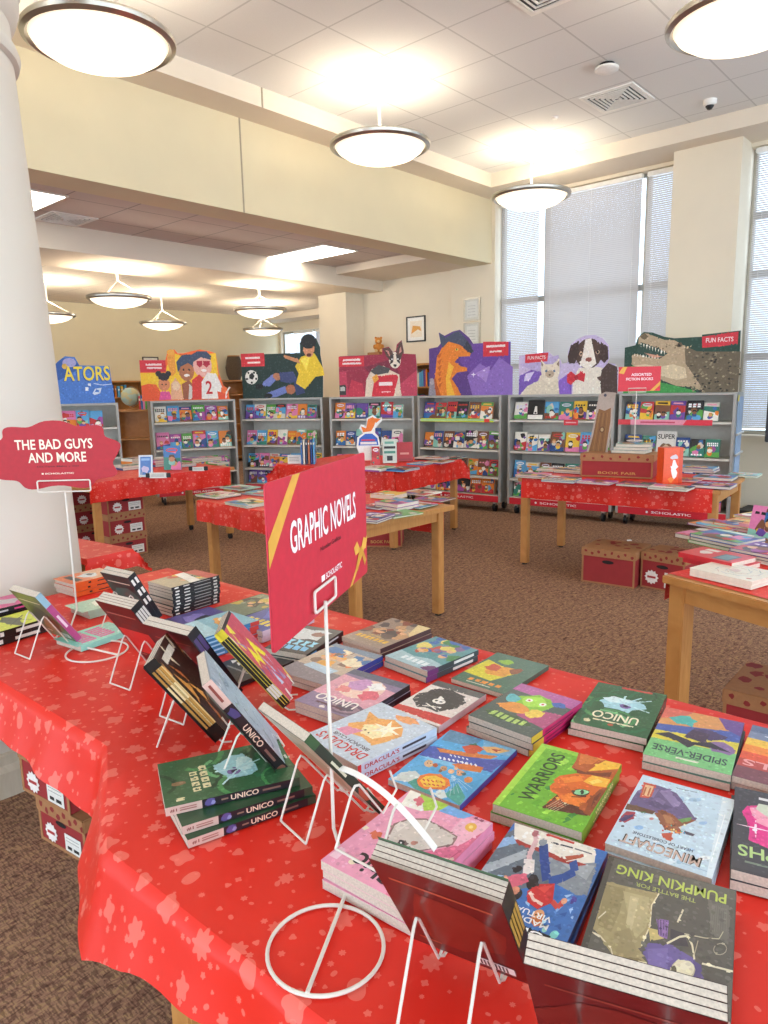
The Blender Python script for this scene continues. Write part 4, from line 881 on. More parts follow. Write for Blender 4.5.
A.text('Chic', .035, .185, .125, .225, '#1f1a1e'); A.blob(.02, .21, .012, '#f3e2c8', rr)
A = art_bear()
x, y, r = quadpose([(412, 790), (493, 826), (402, 921), (326, 855)], .79)
stack('pink book with a grey bear face', x, y, r, w, h, .015, 3, '#e6a4bb', A, spine_text(h, .015, '', '#e28aa8', '#fff'))
# --- blue virtual madness
A = Art(.155, .235); w, h = .155, .235; A.rect(0, 0, w, h, '#3c73c0'); A.poly([(0, 0), (w, 0), (w, .05), (0, .035)], '#ece8df'); A.rect(.02, .01, .13, .018, '#b8352c'); A.rect(.02, .024, .1, .031, '#c8655a')
A.poly([(.07, .04), (w, .05), (w, .1), (.09, .09)], '#8f9aa6'); A.poly([(0, .03), (.06, .04), (.03, .12), (0, .1)], '#54687a')
for k in range(14): A.blob(rr.uniform(0, w), rr.uniform(.1, .19), rr.uniform(.008, .02), rr.choice(['#79b4ea', '#a6d2f4', '#2a549c', '#5f94d8']), rr)
A.stroke([(.1, .03), (.098, .06), (.112, .1)], .011, '#e8e2e0'); A.stroke([(.08, .045), (.082, .075), (.07, .11)], .012, '#27417f'); A.stroke([(.045, .06), (.05, .085), (.08, .105)], .012, '#27417f')
A.blob(.075, .125, .02, '#cf2f2f', rr, 12, .25, 1, 1.2); A.ell(.077, .155, .012, .013, '#e9a268'); A.blob(.077, .163, .014, '#b8542a', rr, 9, .25, 1, .6); A.blob(.115, .12, .018, '#e05a78', rr); A.blob(.13, .105, .014, '#2b2030', rr)
A.text('VIRTUAL', .06, .178, .14, .191, '#f2f2f2'); A.text('MADNESS', .06, .194, .14, .207, '#f2f2f2'); A.rect(.02, .215, .13, .232, '#15161c'); A.text('UP', .055, .216, .095, .231, '#ffffff')
A = art_tumble()
x, y, r = quadpose([(510, 828), (602, 862), (564, 944), (466, 893)], .775)
stack('blue comic with tumbling red-shirted kid', x, y, r, w, h, .012, 2, '#3358a0', A, spine_text(h, .012, '', '#2a3a6a', '#fff'))
# --- big dark grey book, green title upside down
A = Art(.176, .236); w, h = .176, .236; A.rect(0, 0, w, h, '#5f5c54')
A.poly([(.08, .05), (.16, .06), (.17, .12), (.15, .19), (.12, .23), (.09, .21), (.07, .16), (.085, .1)], '#a39669'); A.poly([(.1, .07), (.14, .08), (.15, .14), (.12, .19), (.1, .16)], '#b8aa7a'); A.poly([(.13, .14), (.17, .13), (.172, .22), (.14, .24)], '#8d8260')
A.poly([(.02, .16), (.085, .14), (.12, .22), (.09, .255), (0.02, .236)], '#6a5f9a'); A.ell(.045, .2, .017, .022, '#e6dcb8', .3); A.ell(.042, .205, .008, .012, '#8d8468', .3); A.blob(.07, .14, .022, '#3f3a4a', rr); 
for k in range(5): A.stroke([(.055+.004*k, .08), (.057+.004*k, .11)], .0022, '#a77ec0')
A.stroke([(.06, .13), (.03, .12), (.01, .15)], .004, '#d8d2bc'); A.stroke([(.12, .05), (.15, .04)], .003, '#cfc9ac'); A.stroke([(.09, .18), (.05, .17), (.02, .14)], .005, '#e0d8b8')
for k in range(10): A.stroke([(rr.uniform(0, .07), rr.uniform(.06, .24)), (rr.uniform(0, .07), rr.uniform(.06, .24))], .0015, '#8d8b84')
A.text('PUMPKIN KING', .01, .012, .17, .034, '#b9c95c'); A.text('THE BATTLE FOR', .05, .04, .13, .05, '#a4b060')
A = art_pumpkin()
x, y, r = PUMP
stack('large dark grey book with green PUMPKIN KING title', x, y, r, w, h, .017, 2, '#55524c', A, spine_text(h, .017, '', '#33312e', '#fff'))
# --- UNICO pile at the left with spines to the viewer (top of cover to the left)
def ulspine(h, t):
    A = Art(h, t, .0003); A.rect(0, 0, h, t, '#251d24'); A.rect(0, 0, h*.26, t, '#c9a79b'); A.text('#1', h*.03, t*.3, h*.08, t*.7, '#7a2f2c')
    A.rect(h*.1, t*.3, h*.22, t*.45, '#a0645c'); A.rect(h*.1, t*.58, h*.22, t*.7, '#a0645c'); A.blob(h*.32, t*.5, t*.45, '#5b4f86', rr, 9, .3, 1.6, 1); A.blob(h*.34, t*.45, t*.25, '#8f86b8', rr, 7, .3)
    A.rect(h*.40, t*.4, h*.45, t*.6, '#8a6a5a'); A.text('UNICO', h*.47, t*.18, h*.68, t*.82, '#f0c9b0'); A.rect(h*.71, t*.36, h*.85, t*.6, '#8a6257'); A.rect(h*.93, 0, h, t, '#3d4a38'); return A
A = unico_green(.158, .238, 5)
T = Art(.238, .158, doclip=False)
for (u0, v0, u1, v1) in ((.052, .03, .066, .105), (.07, .035, .084, .12)):
    n = 4
    for k in range(n):
        q0 = v0+(v1-v0)*k/n; T.rect(u0, q0+.001, u1, q0+(v1-v0)/n-.004, '#e9dcae'); T.rect(u0+.004, q0+.005, u1-.004, q0+.009, '#3a5a34')
T.ell(.03, .07, .013, .007, '#8a6a4a'); T.rect(.02, .012, .034, .022, '#e9dcae')
# view axes on the cover: u (left to right) = from top of the book down; v away from viewer = +x
for pts, fs, c, l in T.items:
    A.items.append(([(v, .238-u) for u, v in pts], fs, c, A.n+l))
qz = .775
p = [P(a, b, .80) for a, b in ((165, 806), (300, 775))]; d = (p[1]-p[0]).normalized(); nrm = Vector((-d.y, d.x, 0))
c0 = p[0]+d*.119+nrm*.079
ul = stack('dark green book with cream lettering down its left', c0.x, c0.y, math.atan2(-d.y, -d.x)-math.pi/2, .158, .238, .0155, 3, '#234a2c', A, ulspine(.238, .0155), jit=.001, jrot=.004)
for k, o in enumerate(ul):
    o.location.x += (0, .022, .026)[k]; o.location.y += (0, -.02, -.03)[k]
    o.rotation_euler[2] += (0, .12, .17)[k]

# ================================================================= LEFT FLAT PILES
UPN = math.radians(229.5)-math.pi/2
A = crowd(.14, .2, '#b0a488', rr, ['#3c3a3a', '#e8c84a', '#f3eee4', '#c8503a', '#7a8a6a'], None, None, 0); A.rect(.0, .0, .14, .05, '#c84a44'); A.poly([(.0, .08), (.14, .05), (.14, .09), (0, .12)], '#f4efe6')
stack('pale paperback atop the tall black-spined pile', -.715, 2.427, UPN+.03, .14, .2, .0105, 9, '#2a2828', A,
      spine_text(.2, .0105, '', '#18181c', '#fff', extra=lambda A, h, t: (A.rect(h*.06, t*.25, h*.14, t*.75, '#e8e4da'), A.rect(h*.24, t*.32, h*.36, t*.68, '#dedad0'), A.rect(h*.45, t*.3, h*.8, t*.6, '#8f8c88'), A.rect(h*.86, t*.2, h*.94, t*.8, '#bdb9b0'))), name='paperback_book', jit=.003)
A = Art(.14, .2); A.rect(0, 0, .14, .2, '#e2743a'); A.poly([(0, .02), (.14, 0), (.14, .09), (0, .11)], '#d8a07a'); A.blob(.07, .09, .035, '#c9d2d8', rr); A.blob(.08, .08, .015, '#3a3a44', rr); A.rect(.02, .14, .12, .17, '#2a2426')
stack('orange paperback left of the tall black-spined pile', -1.165, 2.68, UPN+.06, .14, .19, .017, 3, '#da5a26', A,
      spine_text(.19, .017, '', '#dc5b20', '#fff', extra=lambda A, h, t: (A.rect(h*.3, t*.3, h*.36, t*.7, '#2a1a14'), A.rect(h*.5, t*.3, h*.85, t*.55, '#2a1a14'))), name='paperback_book')
A = Art(.13, .19); A.rect(0, 0, .13, .19, '#8fd6c4')
for k in range(6): A.poly([(.02+.016*k, .05), (.034+.016*k, .045), (.03+.016*k, .1), (.018+.016*k, .1)], '#e0559a'); A.poly([(.018+.016*k, .115), (.034+.016*k, .11), (.03+.016*k, .16), (.018+.016*k, .165)], '#e46aa4')
stack('mint green paperback with hot pink lettering', -.906, 2.10, UPN+.1, .13, .18, .018, 1, '#8fd6c4', A, name='paperback_book')
A = Art(.13, .19); A.rect(0, 0, .13, .19, '#a9cdb4'); A.blob(.06, .09, .04, '#dfe8d6', rr)
stack('pale mint paperback flat behind the wire easels', -1.0, 2.4, UPN, .13, .17, .014, 2, '#a9cdb4', A, name='paperback_book')
A = Art(.14, .2); A.rect(0, 0, .14, .2, '#c9357a'); A.blob(.07, .08, .04, '#b8b0b0', rr); A.rect(.02, .13, .12, .17, '#1f1a22')
stack('black and pink paperback at the left table end', -1.31, 2.30, UPN+.05, .14, .2, .02, 3, '#2a1a24', A,
      spine_text(.2, .02, '', '#1b171c', '#fff', extra=lambda A, h, t: (A.rect(h*.1, t*.3, h*.5, t*.6, '#c8c0c0'), A.rect(h*.6, t*.3, h*.8, t*.6, '#d84a80'))), name='paperback_book')
A = Art(.14, .2); A.rect(0, 0, .14, .2, '#d3d92c'); A.blob(.07, .1, .035, '#5a5a3a', rr, 12, .5, 1.5, .8); A.stroke([(.03, .06), (.11, .12)], .004, '#3a3a2a'); A.stroke([(.03, .13), (.1, .05)], .004, '#3a3a2a')
stack('acid yellow paperback on black-spined copies', -1.19, 2.16, UPN+.12, .14, .2, .022, 2, '#23231c', A,
      spine_text(.2, .022, '', '#191a16', '#fff', extra=lambda A, h, t: (A.rect(h*.1, t*.2, h*.16, t*.8, '#e4e4d8'), A.rect(h*.35, t*.25, h*.75, t*.7, '#d8d8cc'))), name='paperback_book')
A = crowd(.15, .22, '#6a7a66', rr, ['#8a9a7a', '#c8b04a', '#3a3a34', '#a0a89a'], None, None, 0)
stack('olive comic by the back edge beside the tall pile', -.47, 2.385, UPN, .155, .22, .012, 1, '#4f5648', A)
A = Art(.155, .23); A.rect(0, 0, .155, .23, '#3c4c9c'); A.blob(.07, .08, .05, '#5a6ac0', rr); A.poly([(.02, .03), (.06, .05), (.05, .09), (.015, .07)], '#d8ca4a'); [A.rect(.02+.025*k, .15, .036+.025*k, .19, '#e8d040') for k in range(5)]
stack('royal blue comic with yellow title behind the sign', -.365, 2.17, UPN+.05, .155, .23, .018, 2, '#7a6a8a', A, spine_text(.23, .018, '', '#cbb6c0', '#fff'))
A = Art(.155, .22); A.rect(0, 0, .155, .22, '#5b4a8c'); A.blob(.08, .1, .05, '#8a7ac0', rr); A.blob(.06, .08, .03, '#2a2a3a', rr); A.poly([(0, .18), (.155, .16), (.155, .22), (0, .22)], '#454a66')
stack('violet comic lying right of the tall black-spined pile', -.63, 2.235, UPN-.03, .15, .215, .013, 1, '#3c3458', A)
A = Art(.15, .22); A.rect(0, 0, .15, .22, '#7fb6c8'); A.blob(.07, .08, .035, '#e8a24a', rr, 12, .4, 1.4, .7); A.poly([(0, .14), (.15, .12), (.15, .22), (0, .22)], '#a9d0dc'); A.blob(.1, .06, .02, '#f0e4c0', rr)
stack('light blue comic on a blue-spined pile behind easels', -.515, 2.02, UPN-.02, .15, .22, .0125, 5, '#5f98b8', A, spine_text(.22, .0125, '', '#3c78a6', '#fff', extra=lambda A, h, t: (A.rect(h*.1, t*.3, h*.4, t*.7, '#9fc4dc'), A.rect(h*.85, 0, h, t, '#c23a34'))))
A = Art(.15, .22); A.rect(0, 0, .15, .22, '#222226')
for k in range(5): A.poly([(.015+.026*k, .09), (.035+.026*k, .085), (.026+.026*k, .105), (.038+.026*k, .125), (.016+.026*k, .135), (.024+.026*k, .11)], '#ece8e0')
A.rect(.03, .15, .12, .157, '#8a8a88'); A.blob(.07, .05, .025, '#6a6a70', rr)
stack('black comic with jagged white letters behind the easels', -.375, 1.835, UPN, .15, .22, .012, 1, '#1d1d21', A)

# ================================================================= WIRE EASELS WITH LEANING BOOKS
TZ = .7475
EASELS = {}
def easel(label, x, y, ph, ta, w, h, t, n, desc, cover, art, back, spine, group='white wire book easels', th=None):
    """ph: heading the covers face; ta: backward lean"""
    e = thing('wire_easel', label, 'book stand', (x, y, TZ), ph, group)
    sn, cs = math.sin(ta), math.cos(ta); r = .0021
    for sx in (-.042, .042):
        lip = (t+.006)
        pts = [(lip*cs-.028*sn+.002, sx, .018+lip*sn+.028*cs), (lip*cs, sx, .016+lip*sn), (-.001, sx, .013), (-.004-.004*sn, sx, .014), (-.115*sn-.004, sx, .018+.115*cs-.004), (-.115*sn-.011, sx, .018+.115*cs+.002), (-.115*sn-.018, sx, .018+.115*cs-.006), (-.128, sx, .0035)]
        MB().tube(pts, r, 7).build('side_wire', M['wire'], e, smooth=True)
        MB().tube([(-.001, sx, .013), (.012, sx, .0028), (.03, sx, .0028)], r, 7).build('front_foot', M['wire'], e, smooth=True)
    MB().tube([(-.128, -.042, .0035), (-.128, .042, .0035)], r, 7).build('rear_foot', M['wire'], e, smooth=True)
    bt = t/n
    f = Vector((math.cos(ph), math.sin(ph), 0)); nn = f*cs+Vector((0, 0, sn)); up = Vector((0, 0, cs))-f*sn
    # book lying frame: z -> nn, y -> up ; x = y cross z
    xx = up.cross(nn)
    base = Vector((x, y, TZ+.0205))
    b0 = None
    for k in range(n):
        org = base+nn*(k*bt+.001)+up*(h/2)
        Mx = Matrix(((xx.x, up.x, nn.x, org.x), (xx.y, up.y, nn.y, org.y), (xx.z, up.z, nn.z, org.z), (0, 0, 0, 1)))
        if b0 is None:
            nm = desc+(' leaning on a wire easel' if n == 1 else ', rearmost on its wire easel')
            b0 = book('comic_book', nm, ('copies of the '+desc) if n > 1 else None, w, h, bt*.985, cover, art if n == 1 else None, spine, back)
            if n == 1 and 'group' in b0: del b0['group']
            b = b0
        else:
            b = copy_tree(b0)
            for ch in [x for x in b.children if x.name.startswith('back_print')]: bpy.data.objects.remove(ch)
            b['label'] = '%s from the back of the %s, on its easel' % (ORD[k] if k < n-1 or n == 2 else 'frontmost', desc) if k < n-1 else 'frontmost of the %s on its easel' % desc
        b.matrix_world = Mx
        if k == n-1 and n > 1 and art is not None:
            detail(art, .011, random.Random(5), None, .3) if not getattr(art, 'done', False) else None
            MB().art(art, lambda x_, y_, z_: (x_-w/2, y_-h/2, bt*.985+z_)).build('front_art', M['print'], b)
    return e
def backart(w, h, c1, c2, q, c3='#e8d8c0'):
    A = Art(w, h, .0004); A.rect(0, 0, w, h, c1); A.blob(w*.5, h*.45, w*.42, c2, q, 12, .25); A.rect(w*.1, h*.82, w*.9, h*.84, c3); A.rect(w*.1, h*.12, w*.3, h*.14, c3); A.rect(w*.6, h*.06, w*.9, h*.15, '#f2efe8')
    for k in range(8): A.rect(w*(.62+.03*k), h*.07, w*(.635+.03*k), h*.14, '#1a1a1a')
    return A
q = random.Random(11)
dr = math.radians
# E10 four dark red backs
easel('wire easel at the bottom centre, holding dark red books', .099, .796, dr(61), .53, .161, .222, .026, 4, 'thick dark red comic', '#4a1d1c', unico_green(.161, .228, 9), backart(.161, .228, '#5a1f1d', '#7c2a20', q, '#b5543a'),
      spine_text(.228, .008, '', '#1c1416', '#fff', extra=lambda A, h, t: A.rect(h*.2, t*.2, h*.5, t*.8, '#c89a3a')))
# E11 grey page edges
easel('wire easel at the bottom edge, before the PUMPKIN KING book', E11X, E11Y, dr(E11A), .54, .172, .235, .028, 4, 'thick maroon manga volume', '#38191a', None, backart(.168, .235, '#451a1c', '#5a2420', q, '#7a3a30'), None)
easel('wire easel holding a thin green-spined book, right of the ring base', -.067, 1.179, dr(38), .66, .153, .235, .016, 1, 'green book with dark pictured spine', '#3a4a2c', crowd(.153, .235, '#44603a', q, ['#c85a3a', '#2a2a24', '#a8a060'], None, None, 0), backart(.153, .235, '#c9c2a8', '#a8a684', q),
      spine_text(.235, .015, '', '#232a1c', '#fff', extra=lambda A, h, t: (A.rect(0, 0, h*.12, t, '#33502c'), A.rect(h*.3, t*.3, h*.5, t*.6, '#c9c4a8'), A.blob(h*.75, t*.5, t*.5, '#a8452c', q, 8, .3, 2.2, 1), A.rect(h*.85, t*.2, h*.95, t*.8, '#6a1f24'))))
def usp(h, t):
    A = Art(h, t, .0003); A.rect(0, 0, h, t, '#1d191c'); A.rect(0, 0, h*.25, t, '#d3b0a2'); A.rect(h*.03, t*.35, h*.2, t*.6, '#8a4038'); A.blob(h*.33, t*.5, t*.45, '#4b4478', q, 9, .3, 1.6, 1); A.text('UNICO', h*.46, t*.18, h*.68, t*.82, '#f0d0b8'); A.rect(h*.72, t*.36, h*.85, t*.6, '#8a6257'); A.blob(h*.93, t*.5, t*.4, '#8a5a4a', q); return A
A = Art(.17, .25); A.rect(0, 0, .17, .25, '#a9bfcb')
for k in range(26): a = q.uniform(0, 6); cx, cy = q.uniform(0, .17), q.uniform(0, .25); A.stroke([(cx+i*.012*math.cos(a+i*.3), cy+i*.012*math.sin(a+i*.3)) for i in range(5)], q.uniform(.002, .006), q.choice(['#dbe8ee', '#7896ac', '#8fb09a', '#5f7f98']))
easel('wire easel holding the pale swirly book above the green pile', -.222, 1.305, dr(18), .585, .152, .255, .018, 1, 'pale blue-grey swirly book', '#8f9fa6', A, backart(.165, .245, '#2f4a38', '#5a8a66', q), usp(.245, .02))
A = Art(.156, .225); A.rect(0, 0, .156, .225, '#3a2018')
for k in range(26): cx, cy = q.uniform(0, .156), q.uniform(0, .225); A.poly([(cx, cy), (cx+q.uniform(-.03, .03), cy+q.uniform(.02, .06)), (cx+q.uniform(-.02, .02), cy-q.uniform(0, .03))], q.choice(['#b5622a', '#e09a4a', '#7a3a22', '#d8c4a4', '#5a2a3a']))
A.text('IIII', .02, .19, .13, .21, '#e8e0d4') if False else A.rect(.03, .19, .12, .208, '#d8cdbc')
easel('wire easel holding bronze and brown action comics', -.375, 1.462, dr(7), .65, .150, .224, .027, 3, 'bronze and brown action comic', '#2a1a14', A, backart(.156, .222, '#2a1a14', '#5a3420', q), spine_text(.222, .012, '', '#b8843c', '#fff', extra=lambda A, h, t: (A.rect(0, 0, h, t*.3, '#1a1512'), A.rect(0, t*.75, h, t, '#d9b87a'), A.rect(0, 0, h*.1, t, '#151212'), A.rect(h*.3, t*.3, h*.5, t*.7, '#e8cf9a'), A.rect(h*.85, 0, h, t, '#17130f'))))
A = Art(.146, .228); A.rect(0, 0, .146, .228, '#c8495a')
for k in range(22): cx, cy = q.uniform(0, .146), q.uniform(0, .228); A.poly([(cx, cy), (cx+q.uniform(-.03, .03), cy+q.uniform(.02, .05)), (cx+q.uniform(-.03, .03), cy-q.uniform(0, .03))], q.choice(['#f0dc3a', '#e8e0d8', '#7a4a8a', '#c22f3a', '#a08ab0', '#b8c8dc']))
A.poly([(.02, .1), (.05, .16), (.065, .12), (.09, .17), (.12, .1), (.1, .1), (.085, .13), (.06, .09), (.045, .12)], '#f3e02c')
easel('wire easel holding red and yellow comics, under the sign', -.251, 1.612, dr(5), .67, .141, .237, .021, 3, 'red comic with yellow zigzag title', '#2a2418', A, backart(.146, .233, '#c9b23a', '#3a3a30', q), spine_text(.233, .0096, '', '#17171a', '#fff', extra=lambda A, h, t: (A.rect(0, t*.85, h, t, '#e0cc4a'), A.rect(h*.0, 0, h*.1, t, '#e6d23a'), A.rect(h*.75, t*.2, h*.9, t*.8, '#d8d4cc'))))
easel('wire easel holding maroon books behind the bronze comics', -.43, 1.635, dr(55.4), .57, .156, .24, .026, 2, 'maroon comic with black spine', '#4a1c20', unico_green(.156, .24, 4), backart(.156, .24, '#4e1b20', '#5e2226', q, '#8a4440'), spine_text(.24, .017, '', '#15121a', '#fff', extra=lambda A, h, t: A.rect(h*.1, t*.2, h*.3, t*.8, '#4a3a6a')))
easel('wire easel holding red-backed comics beside the small ring stand', -.621, 1.831, dr(55.2), .565, .149, .24, .032, 4, 'red-backed comic with black spine', '#5a1c1c', unico_green(.149, .24, 6), (lambda A: (A.rect(.01, .04, .139, .14, '#c8302c'), A)[1])(backart(.149, .24, '#481818', '#5a1e1c', q, '#a8685a')), spine_text(.24, .01, '', '#141418', '#fff', extra=lambda A, h, t: A.rect(h*.08, t*.2, h*.3, t*.8, '#d8d4cc')))
easel('wire easel in front of the tall black-spined pile', -.805, 2.235, dr(55), .5, .144, .19, .03, 2, 'black comic with white lettered spine', '#1a2224', unico_green(.144, .19, 7), backart(.144, .19, '#1a2a2c', '#34605a', q), spine_text(.19, .014, '', '#141418', '#fff', extra=lambda A, h, t: (A.rect(h*.08, t*.2, h*.2, t*.8, '#e4e0d8'), A.rect(h*.3, t*.2, h*.42, t*.8, '#e4e0d8'), A.rect(h*.5, t*.2, h*.62, t*.8, '#e4e0d8'))))
easel('leftmost wire easel, beside the yellow paperback', -.987, 2.06, dr(54), .584, .148, .2, .02, 1, 'green-backed comic with pink spine', '#a8a494', unico_green(.148, .2, 8), (lambda A: (A.blob(.07, .06, .03, '#8a6a3a', q), A)[1])(backart(.148, .2, '#5f6a44', '#39432c', q)), spine_text(.2, .019, '', '#b04a80', '#fff', extra=lambda A, h, t: (A.rect(0, 0, h*.25, t, '#8fb8c8'), A.rect(h*.45, t*.3, h*.7, t*.7, '#e8d0dc'))))
# empty easel with curved plastic ledge between the ring stand and the pink book
def empty_easel(x, y, ph):
    e = thing('wire_easel', 'empty wire easel with curved white ledge above the pink book', 'book stand', (x, y, TZ+.0465), ph, 'white wire book easels')
    r = .0021; ta = .6; sn, cs = math.sin(ta), math.cos(ta)
    for sx in (-.042, .042):
        MB().tube([(.045*cs-.03*sn, sx, .03+.05*cs), (.045*cs, sx, .03), (0, sx, .004), (-.1*sn, sx, .1*cs), (-.1*sn-.01, sx, .1*cs+.003), (-.1*sn-.018, sx, .1*cs-.004), (-.115, sx, .0025)], r, 7).build('side_wire', M['wire'], e, smooth=True)
    MB().tube([(-.115, -.042, .0025), (-.115, .042, .0025)], r, 7).build('rear_foot', M['wire'], e, smooth=True)
    n = 14; L = .24; mb = MB(); top = []
    for i in range(n+1):
        s = i/n; yy = L/2-L*s; zz = .1*cs+.012-.05*(s-.35)**2*2.2; xx0 = -.1*sn+.012-.03*s
        top.append((xx0, yy, zz))
    for dz in (0, .003):
        pass
    vs = []; 
    for (a, b, c) in top: vs += [(a-.0045, b, c), (a+.0045, b, c+.003), (a+.0045, b, c+.005), (a-.0045, b, c+.002)]
    fs = []
    for i in range(n): fs += [(4*i+k, 4*i+(k+1) % 4, 4*i+4+(k+1) % 4, 4*i+4+k) for k in range(4)]
    fs += [(0, 1, 2, 3), (4*n+3, 4*n+2, 4*n+1, 4*n)]
    mb.add(vs, fs).build('ledge', M['whiteplastic'], e, smooth=True)
empty_easel(.02, 1.05, dr(50))
# ================================================================= TABLES AND CLOTHS
def table(label, cx, cy, rz, L, W, z=.74, leg=.06, inset=.03, cast=False, group='wooden library tables'):
    inset = min(inset, W/8)
    t = thing('library_table', label, 'table', (cx, cy, 0), rz, group)
    MB().box(-L/2, L/2, -W/2, W/2, z-.032, z).build('tabletop', M['wood'], t, bev=.004)
    i = inset+.01
    mb = MB()
    for bx in ((-L/2+i, L/2-i, -W/2+i, -W/2+i+.02), (-L/2+i, L/2-i, W/2-i-.02, W/2-i), (-L/2+i, -L/2+i+.02, -W/2+i+.02, W/2-i-.02), (L/2-i-.02, L/2-i, -W/2+i+.02, W/2-i-.02)): mb.box(*bx, z-.1, z-.032)
    mb.build('apron', M['wood'], t)
    for sx in (-1, 1):
        for sy in (-1, 1):
            x0 = sx*(L/2-inset-leg/2); y0 = sy*(W/2-inset-leg/2); b = .015 if not cast else .06
            l = MB().box(x0-leg/2, x0+leg/2, y0-leg/2, y0+leg/2, b, z-.032).build('leg', M['wood'], t, bev=.004)
            if cast:
                MB().tube([(x0-.012, y0, .028), (x0+.012, y0, .028)], .028, 16).build('caster', M['dark'], l, smooth=False)
            else:
                MB().lathe([(.001, 0), (.022, 0), (.022, .015), (.001, .015)], x0, y0, 12).build('glide', M['dark'], l)
    return t
def cloth(label, cx, cy, rz, L, W, dx0, dx1, dy0, dy1, ex0=0, ex1=0, ey0=0, ey1=0, z=.7425, seed=0, uvo=0):
    """top L x W (minus bare strips ex/ey), hanging dx0.. over each side"""
    q = random.Random(seed); ph = [q.uniform(0, 6) for _ in range(6)]
    x0, x1, y0, y1 = -L/2+ex0, L/2-ex1, -W/2+ey0, W/2-ey1
    st_ = .02
    def axis(a, b, da, db):
        v = []; n = max(1, int(da/st_)) if da else 0
        v += [a-da+i*da/n for i in range(n)] if n else []
        m = max(2, int((b-a)/.05)); v += [a+(b-a)*i/m for i in range(m+1)]
        n = max(1, int(db/st_)) if db else 0
        v += [b+(i+1)*db/n for i in range(n)] if n else []
        return v
    us, vs_ = axis(x0, x1, dx0, dx1), axis(y0, y1, dy0, dy1)
    V, UV, Fc = [], [], []
    for v in vs_:
        for u in us:
            ox = max(u-x1, 0)-max(x0-u, 0); oy = max(v-y1, 0)-max(y0-v, 0)
            ax, ay = abs(ox), abs(oy); d = max(ax, ay)+.25*min(ax, ay)
            s = (u if ay >= ax else v)
            wav = .010*math.sin(s*23+ph[0])+.007*math.sin(s*41+ph[1])
            out = (.006+.09*min(d, .12)*.5+wav*min(1, d/.1)) if d > 0 else 0
            px = min(max(u, x0), x1)+math.copysign(1, ox)*(out*(ax > 0)+.55*min(ax, ay)) if ox else min(max(u, x0), x1)
            py = min(max(v, y0), y1)+math.copysign(1, oy)*(out*(ay > 0)+.55*min(ax, ay)) if oy else min(max(v, y0), y1)
            pz = z-max(0, d-.004)+(.0 if d else .0)
            V.append((px, py, pz)); UV.append((u+uvo, v+uvo*.7))
    n = len(us)
    for j in range(len(vs_)-1):
        for i in range(n-1): Fc.append((j*n+i, j*n+i+1, (j+1)*n+i+1, (j+1)*n+i))
    mb = MB(); mb.add(V, Fc); o = mb.build('tablecloth', M['cloth'], None, smooth=True, loc=(cx, cy, 0), rot=rz, uv=UV)
    return tag(o, label, 'tablecloth', 'red patterned tablecloths')
def rect_from(p0, p1, W, side=1):
    """front edge p0->p1 (world xy); table extends to the left side by W; returns centre, rz, L"""
    d = Vector((p1[0]-p0[0], p1[1]-p0[1])); L = d.length; d.normalize(); n = Vector((-d.y, d.x))*side
    c = (Vector(p0[:2])+Vector(p1[:2]))/2+n*W/2; return c.x, c.y, math.atan2(d.y, d.x), L
dT = Vector((.76, -.65)); nT = Vector((.65, .76)); K0 = Vector((-.481, 1.072))
def fs(s, t): return K0+dT*s+nT*t
RT = math.atan2(dT.y, dT.x)
# main pair of tables
c = fs(-.80, .67); table('wooden table at the left end, under the long red cloth by the column', c.x, c.y, RT, 1.53, .94)
c = fs(.96, .59); table('nearest wooden table, under the red cloth with the comics', c.x, c.y, RT, 1.86, 1.12)
def main_cloth():
    def lerp(tb, s):
        for (a, b), (c_, d_) in zip(tb[:-1], tb[1:]):
            if s <= c_:
                k = (s-a)/(c_-a) if c_ > a else 0; k = max(0, min(1, k)); return tuple(b[i]*(1-k)+d_[i]*k for i in range(len(b)))
        return tb[-1][1]
    top = [(-1.64, (.18,)), (-.33, (.178,)), (0.0, (-.003,)), (2.0, (-.003,))]
    hem = [(-1.7, (-.015, .0, .615)), (-.66, (-.045, .0, .628)), (-.353, (-.04, .0, .600)), (-.2, (-.05, -.01, .59)), (0.0, (-.065, .03, .598)), (.06, (-.06, .02, .615)), (.16, (-.035, 0, .636)), (.35, (-.03, 0, .648)), (2.0, (-.03, 0, .63))]
    S = [-1.60+.025*i for i in range(int(3.6/.025)+1)]
    V, UV, Fc = [], [], []
    rows = None
    for s in S:
        t0 = lerp(top, s)[0]; dt, ds, hz = lerp(hem, s); col_ = []
        # back hem
        col_.append((s, 1.16+.03+.006*math.sin(s*20), .63, s, 1.16+.12)); col_.append((s, 1.16+.018, .70, s, 1.16+.05)); col_.append((s, 1.162, .741, s, 1.165))
        m = 26
        for i in range(m+1):
            k = i/m; t = 1.155+(t0+.006-1.155)*k
            sag = 0
            if -.33 < s < 0 and t < .15: sag = -.012*math.sin(math.pi*(s+.33)/.33)*(1-t/.15)
            col_.append((s, t, .7455+sag, s, t))
        dn = .745-hz
        for k in (.08, .2, .4, .6, .8, 1):
            w = .006*math.sin(s*17+1)+.004*math.sin(s*37)
            b = k**1.3
            rnd_ = -.004-.003*math.sin(min(1, k/.2)*1.57)
            col_.append((s+ds*b, t0+rnd_+dt*b+w*k, .7455-dn*k-(.003 if k < .1 else 0), s+ds*b*.5, t0-dn*k))
        rows = len(col_)
        for (a, t, z, u, v) in col_:
            p = fs(a, t); V.append((p.x, p.y, z)); UV.append((u+5, v+3))
    n = rows
    for j in range(len(S)-1):
        for i in range(n-1): Fc.append((j*n+i, j*n+i+1, (j+1)*n+i+1, (j+1)*n+i))
    mb = MB(); mb.add(V, Fc); o = mb.build('tablecloth', M['cloth'], None, smooth=True, uv=UV)
    tag(o, 'long red patterned cloth under the graphic novels in the foreground', 'tablecloth', 'red patterned tablecloths')
main_cloth()
